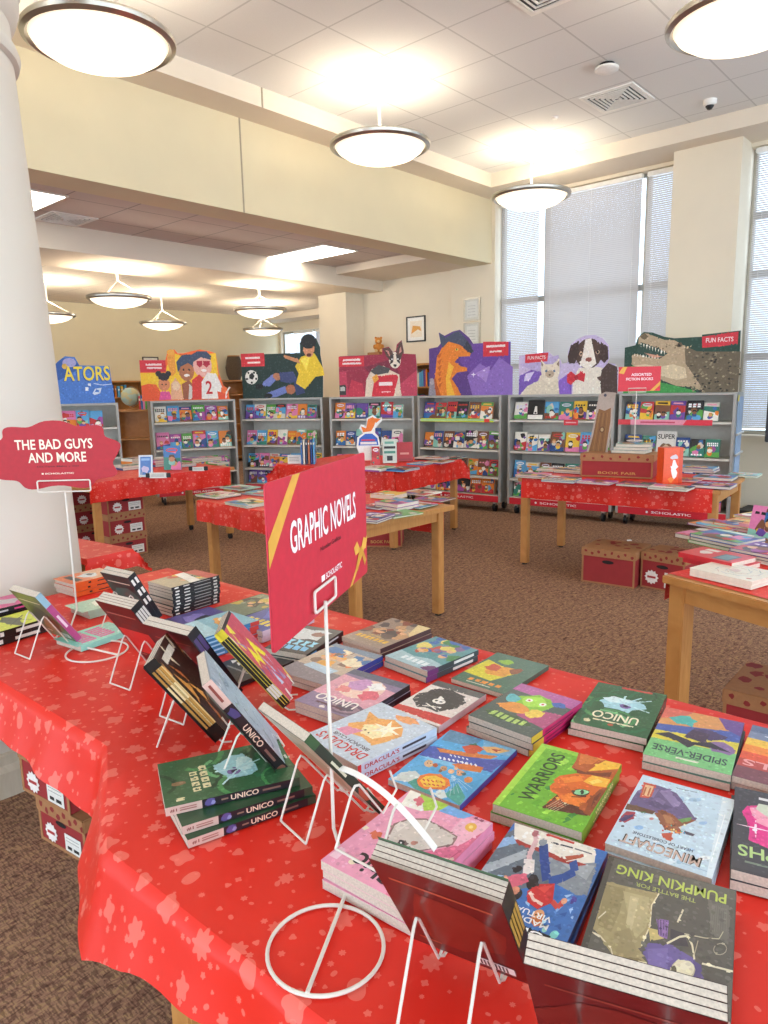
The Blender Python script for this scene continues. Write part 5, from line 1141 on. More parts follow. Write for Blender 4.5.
# middle table
A_, B_, C_ = P(195, 500, .74), P(353, 527, .74), P(460, 508, .74)
cx, cy, rz, L = rect_from(A_, B_, .92); MIDT = (cx, cy, rz, L, .92)
table('wooden table behind the red sign, bare at its right end', cx, cy, rz, L, .92, inset=.05)
cloth('red patterned cloth on the table behind the sign', cx, cy, rz, L, .92, 0, 0, .15, .22, .03, .1, seed=1, uvo=9)
# table E behind it
cx, cy, rz, L = rect_from((-.82, 5.23), (.84, 7.3), 0.8)
p0 = P(394, 472, .74); p1 = P(459, 460, .74); d = (p1-p0).normalized()
cx, cy, rz, L = rect_from(p0, p0+d*1.22, 1.5); ETAB = (cx, cy, rz, L, 1.5)
table('far wooden table before the dragon poster cart', cx, cy, rz, L, 1.5, cast=False)
cloth('red patterned cloth on the far table before the dragon poster', cx, cy, rz, L, 1.5, .2, .1, .2, .1, seed=2, uvo=17)
# left far table
p0 = P(93, 483, .74); p1 = P(233, 467, .74); cx, cy, rz, L = rect_from(p0, p1, .85); LTAB = (cx, cy, rz, L, .85)
table('wooden table on casters at the far left, over the stacked cartons', cx, cy, rz, L+.04, .85, cast=True)
cloth('red patterned cloth on the far left table', cx, cy, rz, L+.04, .85, .03, 0, .18, .1, 0, .06, seed=3, uvo=23)
# right table
p0 = Vector((1.14, 5.80, 0)); p1 = P(716, 490.6, .74); cx, cy, rz, L = rect_from(p0, p1, .86); RTAB = (cx, cy, rz, L, .86)
table('wooden table at the right carrying the red carton', cx, cy, rz, L+.06, .86, inset=.02)
cloth('red patterned cloth on the right table with the red carton', cx, cy, rz, L+.06, .86, 0, 0, .17, .17, .04, .05, seed=4, uvo=31)
# near right table
c0 = P(662, 575, .74); c1 = P(768, 603, .74); d = (c1-c0).normalized(); c1 = c0+d*.75
cx, cy, rz, L = rect_from(c0, c1, 1.5); NTAB = (cx, cy, rz, L, 1.5)
table('wooden table at the right edge, bare corner towards the viewer', cx, cy, rz, L, 1.5, leg=.07, inset=.02)
cloth('red cloth on the table at the right edge', cx, cy, rz, L, 1.5, .12, .1, 0, 0, .0, 0, .035, .05, seed=5, uvo=41)
# small table behind the column
table('wooden table half hidden behind the white column', -1.638, 3.535, math.radians(-36), .8, .25)
cloth('red cloth corner poking out behind the white column', -1.638, 3.535, math.radians(-36), .8, .25, .1, .09, .03, .1, seed=6, uvo=47)

# ================================================================= SIGNS
def bow(A, cx, cy, s, c, c2):
    for sg in (-1, 1):
        A.poly([(cx, cy), (cx+sg*s*.5, cy+s*.55), (cx+sg*s*1.0, cy+s*.35), (cx+sg*s*.8, cy-s*.05)], c)
        A.poly([(cx, cy), (cx+sg*s*.55, cy-s*.85), (cx+sg*s*.8, cy-s*.6), (cx+sg*s*.3, cy)], c2)
    A.ell(cx, cy, s*.2, s*.2, c2)
SW, SH = .44, .232
sp0 = Vector((-.155, .90, 0)); sp1 = Vector((-.035, 1.33, 0)); sd = (sp1-sp0).normalized(); sc_ = (sp0+sp1)/2
rzs = math.atan2(sd.y, sd.x)
t = thing('table_sign', 'large red GRAPHIC NOVELS sign with gold ribbon, standing over the comics', 'sign', (sc_.x, sc_.y, 1.149), rzs)
def rrect(w, h, r, n=5):
    pts = []
    for cx, cy, a0 in ((w-r, r, -90), (w-r, h-r, 0), (r, h-r, 90), (r, r, 180)):
        for k in range(n+1): a = math.radians(a0+90*k/n); pts.append((cx+r*math.cos(a), cy+r*math.sin(a)))
    return pts
MB().prism(rrect(SW, SH, .008), -.0012, .0012, lambda x, y, z: (x-SW/2, z, y), C('#c4263a')).build('board', M['card'], t)
A = Art(SW, SH, .0004); A.poly(rrect(SW, SH, .008), '#c4263a')
A.poly([(0, .155), (.0, .118), (.118, SH), (.09, SH)], '#d9a441')
A.text('GRAPHIC NOVELS', .072, .120, .374, .168, '#f4ecec')
A.text('Novelas Graficas', .19, .098, .29, .106, '#5b1420'); A.rect(.19, .048, .205, .058, '#f4ecec'); A.text('SCHOLASTIC', .21, .048, .29, .058, '#f4ecec')
A.poly([(.33, 0), (.345, 0), (SW, .062), (SW, .074)], '#d9a441'); bow(A, .398, .052, .04, '#e2ad46', '#cf9734')
MB().art(A, lambda x, y, z: (x-SW/2, -.0012-z, y)).build('sign_print', M['card'], t)
def ring_stand(label, ringc, rr_, bend, pole, ztop, clipc, cd, cw, ch, group=None):
    t = thing('sign_holder', label, 'sign holder', (ringc[0], ringc[1], TZ), 0, group)
    r = .0028; o = Vector((ringc[0], ringc[1], TZ))
    MB().tube([(rr_*math.cos(k*math.pi/24), rr_*math.sin(k*math.pi/24), r) for k in range(48)], r, 8, closed=True).build('ring_base', M['wire'], t, smooth=True)
    far = (Vector((bend[0], bend[1], 0))-Vector((o.x, o.y, 0))).normalized()
    pts = [(-far.x*rr_, -far.y*rr_, r*2), (far.x*rr_, far.y*rr_, r*2.2), tuple(Vector((bend[0], bend[1], bend[2]))-o), (pole[0]-o.x, pole[1]-o.y, pole[2]-o.z), (pole[0]-o.x, pole[1]-o.y, ztop-o.z)]
    MB().tube(pts, .0030, 8).build('pole', M['wire'], t, smooth=True)
    c = Vector(clipc)-o; cd = Vector(cd).normalized(); R_ = []
    for cx, cy, a0 in ((cw/2-.005, -ch/2+.005, -90), (cw/2-.005, ch/2-.005, 0), (-cw/2+.005, ch/2-.005, 90), (-cw/2+.005, -ch/2+.005, 180)):
        for k in range(4): a = math.radians(a0+30*k); R_.append(c+cd*(cx+.005*math.cos(a))+Vector((0, 0, cy+.005*math.sin(a))))
    MB().tube(R_, .0024, 7, closed=True).build('clip', M['wire'], t, smooth=True)
nrm = Vector((sd.y, -sd.x, 0))
pc = Vector((-.1005, 1.085, 0)); foot = sp0+sd*(pc-sp0).dot(sd)+nrm*.008
ring_stand('white wire ring stand holding up the GRAPHIC NOVELS sign', (-.0917, .8455), .079, (-.064, .967, .757), (foot.x, foot.y-.01, .775), 1.17, (foot.x, foot.y, 1.178), sd, .095, .034)
# scalloped red sign
def scallop(w, h):
    pts = []
    n = [(0.02, .42), (.0, .72), (.18, .84), (.36, .98), (.62, .97), (.8, .86), (.99, .70), (.98, .40), (.97, .14), (.74, .04), (.5, .0), (.24, .03), (.06, .16)]
    for k in range(len(n)):
        a = Vector(n[k]); b = Vector(n[(k+1) % len(n)]); m = (a+b)/2; d = (b-a); o = Vector((-d.y, d.x)); o.normalize()
        for i in range(6):
            u = i/6; p = a+d*u; pp = Vector((p.x*w, p.y*h)); bul = math.sin(math.pi*u)*.012; on = Vector((o.x, o.y)); pts.append((pp.x+on.x*bul, pp.y+on.y*bul))
    return pts
BW, BH = .40, .215
bs = D(59, 489, 2.25)
t = thing('table_sign', 'scalloped red sign reading THE BAD GUYS AND MORE, before the column', 'sign', (bs.x, bs.y, bs.z), math.radians(4))
def scal():
    pts = []; cx, cy = BW/2, BH/2
    for k in range(96):
        a = 2*math.pi*k/96; r_ = 1.01+.075*math.cos(a*9-math.pi/2+.0)
        x = cx+BW/2*.955*r_*math.copysign(abs(math.cos(a))**.8, math.cos(a)); y = cy+BH/2*.955*r_*math.copysign(abs(math.sin(a))**.75, math.sin(a)); pts.append((x, y))
    return pts
sp_ = scal()
MB().prism(sp_, -.0012, .0012, lambda x, y, z: (x-BW/2, z, y), C('#b01626')).build('board', M['card'], t)
A = Art(BW, BH, .0004, doclip=False); A.poly(sp_, '#b01626')
A.text('THE BAD GUYS', .078, .128, .318, .160, '#f3e4cf'); A.text('AND MORE', .115, .086, .295, .118, '#f3e4cf'); A.text('Los Tipos Malos y mas', .14, .070, .27, .076, '#4c1018')
A.rect(.152, .048, .158, .053, '#f3e4cf'); A.text('SCHOLASTIC', .162, .048, .252, .053, '#f3e4cf')
MB().art(A, lambda x, y, z: (x-BW/2, -.0012-z, y)).build('sign_print', M['card'], t)
bc = D(64, 486, 2.24); bp = D(66, 492, 2.25)
ring_stand('white wire ring stand holding the scalloped red sign', (-.856, 1.987), .086, (-.982, 2.055, .752), (bp.x, 2.244, .80), bp.z, (bc.x, 2.24, bc.z+.0), Vector((1, .05, 0)), .165, .036)

# ================================================================= CARTONS
def carton(label, cx, cy, rz, L=.42, W=.30, Hh=.25, z0=0, lid=True, burst=True, text=None, group='red book cartons', hole=True, plate=True):
    """front face is -y"""
    t = thing('carton', label, 'box', (cx, cy, z0), rz, group)
    lh = (.06 if Hh > .18 else .045) if lid else 0; bs_ = min(1, (Hh-lh)/.17)
    MB().box(-L/2, L/2, -W/2, W/2, 0, Hh-.004).build('body', M['boxred'], t, bev=.003)
    e = .012
    mb = MB(); mb.box(-L/2-.001, L/2+.001, -W/2-.0015, -W/2, 0, e); mb.box(-L/2-.0015, -L/2+e, -W/2-.0016, -W/2, e, Hh-.01); mb.box(L/2-e, L/2+.0015, -W/2-.0016, -W/2, e, Hh-.01)
    mb.build('edge_strip', M['kraft'], t)
    if lid:
        l = MB().box(-L/2-.006, L/2+.006, -W/2-.006, W/2+.006, Hh-lh, Hh).build('lid', M['kraft'], t, bev=.004)
        A = Art(L, W, .0006); A.rect(0, 0, L, W, '#a9764c'); q = random.Random(int(cx*100))
        for k in range(13): A.blob(q.uniform(.02, L-.02), q.uniform(.02, W-.02), q.uniform(.012, .03), '#8e2a28', q, 9, .35)
        m = MB().art(A, lambda x, y, z: (x-L/2, y-W/2, Hh+z))
        A = Art(L, lh, .0006); A.rect(0, 0, L, lh, '#a9764c')
        for k in range(8): A.blob(.03+k*L/8, lh*.5+.008*(-1)**k, .011, '#8e2a28', q, 9, .3)
        m.art(A, lambda x, y, z: (x-L/2, -W/2-.006-z, Hh-lh+y)); m.build('lid_print', M['matte'], l)
    A = Art(L, Hh, .0007)
    top = Hh-lh
    if hole: A.ell(L*.5, top-.035*bs_**2, .045*bs_, .014*bs_, '#1a0f0e')
    if burst: A.star(L*.26, top*.42, .055*bs_, '#efe4dc', 12, .8); A.star(L*.26, top*.42, .048*bs_, '#f5ece6', 12, .85); A.rect(L*.26-.032*bs_, top*.42-.008*bs_, L*.26+.032*bs_, top*.42+.008*bs_, '#b5393a')
    if plate: A.rect(L*.56, top*.12, L*.9, top*.66, '#e9e5dd'); [A.rect(L*.59, top*(.54-.1*k), L*.86, top*(.56-.1*k), '#9a958f') for k in range(2)]; A.rect(L*.61, top*.2, L*.70, top*.3, '#2a2624'); A.rect(L*.74, top*.2, L*.85, top*.3, '#2a2624')
    if text: A.text(text, L*.25, top*.2, L*.78, top*.36, '#c99a50')
    MB().art(A, lambda x, y, z: (x-L/2, -W/2-.0018-z, y)).build('label_print', M['matte'], t)
    return t
def carton_at(label, a, b, back=.3, **k):
    """front bottom edge from world point a to b"""
    a = Vector((a[0], a[1])); b = Vector((b[0], b[1])); d = b-a; L = d.length; d.normalize(); n = Vector((-d.y, d.x))
    c = (a+b)/2+n*back/2; return carton(label, c.x, c.y, math.atan2(d.y, d.x), L=L, W=back, **k)
carton_at('open-floor red carton with kraft lid, left of the pair on the carpet', (1.51, 5.26), (1.83, 5.02), .36, Hh=.27, burst=False, plate=False, group='cartons standing on the open carpet')
carton_at('red carton right of the pair on the carpet, with white labels', (1.90, 5.085), (2.12, 4.845), .30, Hh=.27, group='cartons standing on the open carpet')
g = 'cartons under the left end of the main table'
carton_at('bottom red carton under the left table, beside the column base', (-1.198, 2.199), (-.978, 2.048), .3, Hh=.16, group=g)
carton_at('upper red carton under the left table, on another carton', (-1.262, 2.235), (-1.03, 2.075), .3, Hh=.17, z0=.1605, group=g)
carton('carton under the near table by its front leg', -.02, 1.15, RT+.1, z0=0, Hh=.26, group=g)
carton('carton on another carton under the near table, half behind the leg', -.10, 1.20, RT+.1, z0=.2605, Hh=.26, group=g)
g = 'cartons under the far left table'
for k, nm in enumerate(('bottom', 'middle', 'top')):
    p0 = Vector((-2.50, 6.30, 0)); p1 = p0+Vector((math.cos(LTAB[2]), math.sin(LTAB[2]), 0))
    carton_at(nm+' carton of the stack under the far left table', p0, p0+(p1-p0).normalized()*.36, .3, Hh=.205, z0=k*.2055, lid=True, group=g)
    carton(nm+' carton of the rear stack under the far left table', -3.02, 7.07, LTAB[2], z0=k*.2055, Hh=.205, group=g)
carton('red carton on the floor behind the middle table, left one', -.02, 6.74, math.radians(-5), L=.4, Hh=.24, plate=False, burst=False, hole=False, text='BOOK FAIR', group='cartons under the far table')
carton('red carton on the floor behind the middle table, further left', -.47, 6.8, math.radians(-5), L=.4, Hh=.24, plate=False, burst=False, group='cartons under the far table')
p = P(722, 684, .26); carton('large kraft-lidded carton on the floor under the right edge table', p.x+.27, p.y-.08, math.radians(-41), L=.46, W=.36, Hh=.27, group='cartons under the right edge table')
p = P(768, 700, .0)
# ================================================================= CARTS
def wtop(px, Y, z=1.385):  # x so that the point shows at pixel column px
    lo, hi = -9, 9
    for _ in range(40):
        m = (lo+hi)/2; v = Vector((m, Y, z-H)); u = 384+F*v.dot(cr)/v.dot(fw)
        if u < px: lo = m
        else: hi = m
    return m
CARTS = [
 ('under the blue letter poster', (wtop(24, 8.15), 8.15), (wtop(118, 8.5), 8.5)),
 ('under the cartoon kids poster', (wtop(150, 9.3), 9.3), (wtop(235, 9.75), 9.75)),
 ('under the football poster', (wtop(239, 9.95), 9.95), (wtop(322, 9.6), 9.6)),
 ('under the red dog poster', (wtop(329, 9.45), 9.45), (wtop(414, 9.12), 9.12)),
 ('under the dragon poster', (.45, 9.0), (1.385, 8.29)),
 ('under the kitten and puppy poster', (1.455, 8.235), (2.455, 7.515)),
 ('under the crocodile poster', (2.49, 7.49), (3.40, 6.835)),
]
SHELVES = [.20, .42, .74, 1.10]
SHN = ['bottom', 'lower middle', 'upper middle', 'top']
def cart(i, desc, p0, p1, word=True):
    d = Vector((p1[0]-p0[0], p1[1]-p0[1])); L = d.length; d.normalize(); rz = math.atan2(d.y, d.x)
    t = thing('book_cart', 'grey metal rolling book cart '+desc, 'bookshelf', (p0[0], p0[1], 0), rz, 'grey rolling book carts')
    dp = .36
    for x in (0, L-.03): MB().box(x, x+.03, 0, dp, .12, 1.385).build('side_panel', M['greymetal'], t, bev=.003)
    MB().box(.03, L-.03, dp-.012, dp, .12, 1.385).build('back_panel', M['shelfwhite'], t)
    MB().box(.03, L-.03, 0, dp-.012, 1.362, 1.385).build('top_panel', M['greymetal'], t)
    MB().box(.03, L-.03, .004, dp-.012, .12, .20).build('bottom_deck', M['shelfwhite'], t)
    for z in SHELVES[1:]: MB().box(.03, L-.03, .0, dp-.012, z-.022, z).build('shelf', M['shelfwhite'], t, bev=.003)
    A = Art(L-.06, .075, .0008); A.rect(0, 0, L, .1, '#cf2030')
    if word: A.ell(L*.27, .036, .013, .013, '#f4ecec', n=10); A.text('SCHOLASTIC', L*.31, .024, L*.66, .048, '#f4ecec')
    MB().box(.03, L-.03, 0, .004, .12, .195, C('#cf2030')).art(A, lambda x, y, z: (x+.03, -z, .12+y)).build('red_band', M['card'], t)
    for x in (.10, L-.10):
        for y in (.06, dp-.06):
            w = MB().box(x-.022, x+.022, y-.02, y+.02, .075, .12).build('caster_fork', M['steel'], t)
            MB().tube([(x-.013, y, .05), (x+.013, y, .05)], .05, 18).build('caster_wheel', M['dark'], w)
    return t, rz, L, d
q = random.Random(21)
THEMES = [
 ['#6b4aa0', '#e37fae', '#8fc9b8', '#f2ece0', '#5aa7d8'], ['#e37fae', '#f2ece0', '#5aa7d8', '#e8842c', '#f0c23a', '#a34a98', '#5ea84a'], ['#e37fae', '#f0c23a', '#5aa7d8', '#5ea84a', '#f2ece0', '#6b4aa0', '#e8842c'],
 ['#e8842c', '#e37fae', '#8fc9b8', '#c8343a', '#6b4aa0', '#274a8a', '#f2ece0'], ['#232329', '#274a8a', '#e8842c', '#7a4a32', '#c8343a', '#6b4aa0'], ['#232329', '#5aa7d8', '#f0c23a', '#232329', '#2f7f6d', '#7a4a32', '#f2ece0'],
 ['#232329', '#7a4a32', '#2f7f6d', '#c8343a', '#e8842c', '#232329', '#274a8a']]
ordn = ['leftmost'] + [w for w in ORD[1:]]
for i, (desc, p0, p1) in enumerate(CARTS):
    t, rz, L, d = cart(i, desc, p0, p1)
    back = Vector((-d.y, d.x))
    for si, z in enumerate(SHELVES):
        x = .05; k = 0; hmax = [.19, .205, .23, .215][si]
        while True:
            w = q.uniform(.13, .175); h = min(hmax*q.uniform(.9, 1), w*q.uniform(1.3, 1.5))
            if x+w > L-.045 or k > 8: break
            base = q.choice(THEMES[i]); th = q.uniform(.025, .06); lean = .24
            if i == 6 and si == 2 and k == 2:
                w, h, base = .19, .25, '#f2ece0'; A = Art(w, h, .0005); A.rect(0, 0, w, h, '#e9e4dc'); A.text('SUPER', .01, .17, w-.01, .22, '#2a2420'); A.blob(w/2, .08, .06, '#7a5a40', q, 12, .2, 1.1, .8); A.blob(w/2, .07, .035, '#c8b49a', q)
            elif i == 5 and si == 3 and k == 1:
                w, h, base = .2, .22, '#232329'; A = Art(w, h, .0005); A.rect(0, 0, w, h, '#202024'); A.blob(w*.5, .1, .075, '#111113', q, 12, .15); A.poly([(w*.44, .15), (w*.56, .15), (w*.62, .06), (w*.38, .06)], '#ece8e2'); A.ell(w*.5, .075, .013, .01, '#1a1a1a'); A.ell(w*.36, .11, .009, .009, '#000000'); A.ell(w*.64, .11, .009, .009, '#000000'); A.rect(0.01, 0.0, w-.01, .05, '#efece6')
            else: A = rand_art(w, h, base, q, 3)
            mb = small_book_mb(w, h, th, base, A)
            o = mb.build('picture_book' if i < 3 else 'paperback_book', M['print'])
            # upright, front faces -y (viewer), leaning back
            cs, sn = math.cos(lean), math.sin(lean)
            X = Vector((d.x, d.y, 0)); Yb = Vector((back.x, back.y, 0)); up = Vector((0, 0, cs))+Yb*sn; nn = -Yb*cs+Vector((0, 0, sn))
            org = Vector((p0[0], p0[1], z+.001+.0))+X*(x+w/2)+Yb*(.05+th*cs+ (0 if k % 2 else .008))+up*(h/2)
            org -= Vector((0,0,0))
            o.matrix_world = Matrix(((X.x, up.x, nn.x, org.x), (X.y, up.y, nn.y, org.y), (X.z, up.z, nn.z, org.z), (0, 0, 0, 1)))
            who = 'leftmost' if k == 0 else '%s from left' % ORD[k]
            cc = 'white super' if (i == 6 and si == 2 and k == 2) else cname(base)
            tag(o, '%s book %s, %s shelf %s' % (cc, who, SHN[si], desc.replace('the ', '')), 'book', 'books on the cart '+desc)
            x += w+q.uniform(.002, .01); k += 1
def local(i): 
    desc, p0, p1 = CARTS[i]; d = Vector((p1[0]-p0[0], p1[1]-p0[1])).normalized(); return p0, d, math.atan2(d.y, d.x)
def shelf_strip(label, i, x0, x1, z, cols, bw=.04):
    p0, d, rz = local(i)
    mb = MB(); A = Art(x1-x0, bw, .0008); cols(A, x1-x0, bw)
    mb.box(0, x1-x0, -.003, 0, 0, bw, C('#cccccc')).art(A, lambda x, y, z: (x, -.003-z, y))
    o = mb.build('shelf_strip', M['card'], loc=(p0[0]+d.x*x0+d.y*.002, p0[1]+d.y*x0-d.x*.002, z), rot=rz)
    tag(o, label, 'shelf label')
shelf_strip('yellow and lime strip along the top shelf edge of the dragon cart', 4, .05, 1.08, 1.07, lambda A, w, h: (A.rect(0, 0, w, h, '#c9dd3a'), A.poly([(0, h*.3), (w, h*.55), (w, h*.85), (0, h*.6)], '#8fd0c0'), A.rect(w*.88, 0, w*.95, h, '#e8402f')))
shelf_strip('red and pink strip along the top shelf edge of the crocodile cart', 6, .0, .92, 1.065, lambda A, w, h: (A.rect(0, 0, w, h, '#ec9ab0'), A.rect(0, 0, w*.14, h, '#d8404a'), A.poly([(w*.7, 0), (w, 0), (w, h), (w*.74, h)], '#e0374a'), A.rect(w*.25, h*.35, w*.62, h*.65, '#d0506a')), .055)
shelf_strip('small red tag on the top shelf edge of the kitten and puppy cart', 5, .68, .84, 1.05, lambda A, w, h: (A.rect(0, 0, w, h, '#d8303c'), A.rect(.02, h*.4, w-.02, h*.6, '#f0b8bc')), .06)
# ================================================================= POSTERS ON THE CARTS (drawn in photo-pixel-like units on their own board)
def poster(i, label, x0, x1, yb, yt, outline, draw, scale=None, dz=1.386, back=.12, th=.012):
    """outline and art use pixel units: x to the right, y down, board spans x0..x1 across the cart, yb base line"""
    p0, d, rz = local(i); desc, a, b = CARTS[i]; L = math.hypot(b[0]-a[0], b[1]-a[1])
    k = L*.985/(x1-x0)
    ky = scale or k
    n = Vector((-d.y, d.x))
    t = thing('header_poster', label, 'poster', (p0[0]+n.x*back, p0[1]+n.y*back, dz), rz, 'header posters on the carts')
    f2 = lambda p: ((p[0]-x0)*k+.005, (yb-p[1])*ky)
    pl = [f2(p) for p in outline]
    MB().prism(pl, -th/2, th/2, lambda x, y, z: (x, z, y), C('#d8d2c8')).build('board', M['card'], t)
    class PA:
        def __init__(s): s.A = Art(9, 9, .0007, doclip=False)
        def poly(s, pts, c): s.A.poly([f2(p) for p in pts], c)
        def ell(s, cx, cy, rx, ry, c, rot=0, n=16): x, y = f2((cx, cy)); s.A.ell(x, y, rx*k, ry*ky, c, -rot, n)
        def rect(s, a, b_, c_, d_, c): s.poly([(a, b_), (c_, b_), (c_, d_), (a, d_)], c)
        def text(s, tx, a, b_, c_, d_, c): p, q_ = f2((a, d_)), f2((c_, b_)); s.A.text(tx, p[0], p[1], q_[0], q_[1], c)
        def stroke(s, pts, w, c): s.A.stroke([f2(p) for p in pts], w*k, c)
        def star(s, cx, cy, r, c, n=5, q_=.45): x, y = f2((cx, cy)); s.A.star(x, y, r*k, c, n, q_)
    pa = PA(); pa.poly(outline, draw.bg); draw(pa)
    pa.A.eps = .0004; detail(pa.A, .036, random.Random(i+50), (0, 0, L, .75), .28)
    MB().art(pa.A, lambda x, y, z: (x, -th/2-z, y)).build('poster_print', M['card'], t)
    mb = MB()
    for xx in (L*.2, L*.75): mb.prism([(0, 0), (.06, 0), (0, .12)], xx, xx+.004, lambda x, y, z: (z, th/2+x, y), C('#bdb6aa'))
    mb.build('easel_back', M['card'], t)
def bgset(c):
    def dec(f): f.bg = c; return f
    return dec
@bgset('#4a7bcb')
def d0(p):
    p.poly([(28, 372), (58, 358), (66, 352), (78, 354), (83, 363), (60, 376)], '#2d5aa6'); p.ell(72, 357, 7, 5, '#a9a6d6'); p.ell(67, 361, 3, 3, '#d9b04a')
    p.text('ATORS', 64, 362, 112, 378, '#2f56a0'); p.text('ATORS', 65, 361, 113, 377, '#f2d93a')
    p.rect(89, 380, 92, 383, '#e6ecf5'); p.rect(86, 384, 89, 388, '#e6ecf5'); p.stroke([(95, 380), (104, 382), (114, 381)], .9, '#cfdcf0')
    p.poly([(93, 391), (96, 386), (103, 385), (101, 391), (95, 393)], '#d7e2f2'); p.poly([(95, 390), (97, 387), (101, 387), (99, 390)], '#4a7bcb')
poster(0, 'blue poster with yellow ATORS lettering beside the column', 24, 118, 402, 360, [(25, 402), (25, 362), (56, 361), (60, 356), (68, 350), (78, 351), (82, 360), (113, 361), (116, 402)], d0)
@bgset('#ef6a2e')
def d1(p):
    p.poly([(141, 372), (166, 372), (170, 361), (176, 352), (182, 354), (220, 352), (222, 400), (170, 400), (160, 392), (156, 384), (148, 383), (141, 385)], '#f6c92a')
    p.rect(141, 359, 167, 371, '#d22a3c'); p.rect(147, 362.5, 163, 364.5, '#f4d8d8'); p.rect(148, 366, 163, 368, '#f4d8d8')
    p.poly([(169, 355), (173, 349), (177, 352), (177, 372), (172, 376), (169, 362)], '#e79a35'); p.ell(173, 351, 4, 3, '#eba944')
    p.poly([(141, 385), (150, 384), (158, 390), (162, 400), (141, 400)], '#ee5a28')
    p.ell(164, 384, 6, 7, '#d98a60'); p.ell(164, 376, 6, 4, '#2a1f26'); p.ell(159, 373, 3, 3, '#2a1f26'); p.ell(169, 373, 3, 3, '#2a1f26'); p.ell(162, 384, .8, .8, '#1a1010'); p.ell(166, 384, .8, .8, '#1a1010'); p.poly([(158, 400), (160, 391), (169, 391), (171, 400)], '#e0559a')
    p.poly([(170, 400), (171, 384), (176, 377), (181, 385), (183, 400)], '#e8b08c'); p.ell(176, 386, 4, 5, '#f0cfae')
    p.ell(188, 370, 8, 11, '#b5714a'); p.poly([(179, 372), (178, 361), (184, 354), (193, 353), (197, 361), (197, 367), (190, 362), (182, 366)], '#3a4a66'); p.ell(185, 369, 1, 1.2, '#1a1010'); p.ell(191, 369, 1, 1.2, '#1a1010'); p.ell(188, 375, 3, 1.6, '#f3ece6')
    p.poly([(183, 400), (182, 384), (190, 380), (196, 388), (196, 400)], '#9c5a3e'); p.poly([(188, 400), (190, 384), (196, 390), (199, 400)], '#d8d2ca')
    p.ell(205, 365, 10, 12, '#e8b0a4'); p.poly([(194, 362), (193, 354), (200, 350), (210, 350), (215, 355), (214, 359), (204, 356)], '#3b4a66'); p.poly([(199, 360), (205, 360), (205, 364), (202, 367), (199, 364)], '#b51f3a'); p.poly([(206, 360), (213, 360), (213, 364), (209, 367), (206, 364)], '#b51f3a'); p.ell(206, 370, 3, 1.5, '#f6f0ee')
    p.poly([(192, 400), (193, 380), (201, 374), (207, 380), (205, 400)], '#d8392f'); p.poly([(202, 400), (203, 382), (210, 372), (219, 374), (224, 386), (222, 400)], '#ece8e4'); p.text('2', 207, 381, 214, 395, '#c8242c')
    p.poly([(219, 392), (230, 396), (230, 401), (220, 401)], '#e8542c'); p.stroke([(228, 400), (229, 393), (233, 388)], 1.6, '#eee9e2')
poster(1, 'yellow and orange poster with cartoon kids and a number 2 jersey', 148, 235, 401, 350, [(141, 401), (141, 359), (167, 359), (170, 350), (177, 348), (180, 352), (186, 352), (194, 350), (203, 348), (214, 350), (220, 352), (222, 372), (226, 386), (231, 390), (232, 401)], d1)
@bgset('#17332f')
def d2(p):
    p.rect(248, 360, 270, 371, '#cf2a38'); p.rect(252, 363, 266, 364.6, '#f3dede'); p.rect(254, 367, 266, 368.5, '#f3dede')
    p.ell(257, 380, 6, 6, '#e9e9e4'); p.poly([(255, 378), (258, 376), (260, 379), (258, 382), (255, 381)], '#202426')
    for a in range(5): p.ell(257+4.6*math.cos(a*1.257+.3), 380+4.6*math.sin(a*1.257+.3), 1, 1, '#202426')
    p.poly([(268, 384), (277, 378), (283, 380), (274, 388), (266, 388)], '#7583c8'); p.ell(281, 380, 4, 3, '#b87a58', .2); p.poly([(283, 377), (296, 376), (300, 384), (292, 386), (284, 384)], '#3a4678'); p.poly([(270, 394), (288, 388), (291, 393), (280, 397), (270, 398)], '#6f7fc4'); p.ell(293, 391, 4.5, 4, '#b06c4c'); p.poly([(296, 384), (304, 386), (306, 394), (298, 396)], '#303c6a'); p.ell(264, 388, 4, 2.4, '#101416'); p.ell(272, 395.8, 4, 2, '#101416')
    p.poly([(298, 372), (304, 364), (316, 362), (323, 374), (324, 380), (316, 381), (306, 391), (298, 386), (301, 378)], '#e6c52a'); p.poly([(288, 362), (301, 366), (303, 370), (289, 365)], '#c98c62'); p.poly([(303, 366), (312, 364), (308, 376)], '#f4dc50')
    p.ell(311, 358, 5, 7, '#c98a64'); p.ell(311, 352, 7, 6, '#15181a'); p.ell(311, 363, 2.2, 1.4, '#5a1f18'); p.ell(309, 357, .8, .6, '#111'); p.ell(313, 357, .8, .6, '#111') if False else None
poster(2, 'dark green poster with a leaping football player in yellow', 248, 323, 398, 348, [(248, 398), (248, 361), (303, 361), (303, 353), (307, 349), (312, 347), (318, 350), (321, 357), (321, 363), (323, 375), (322, 398)], d2)
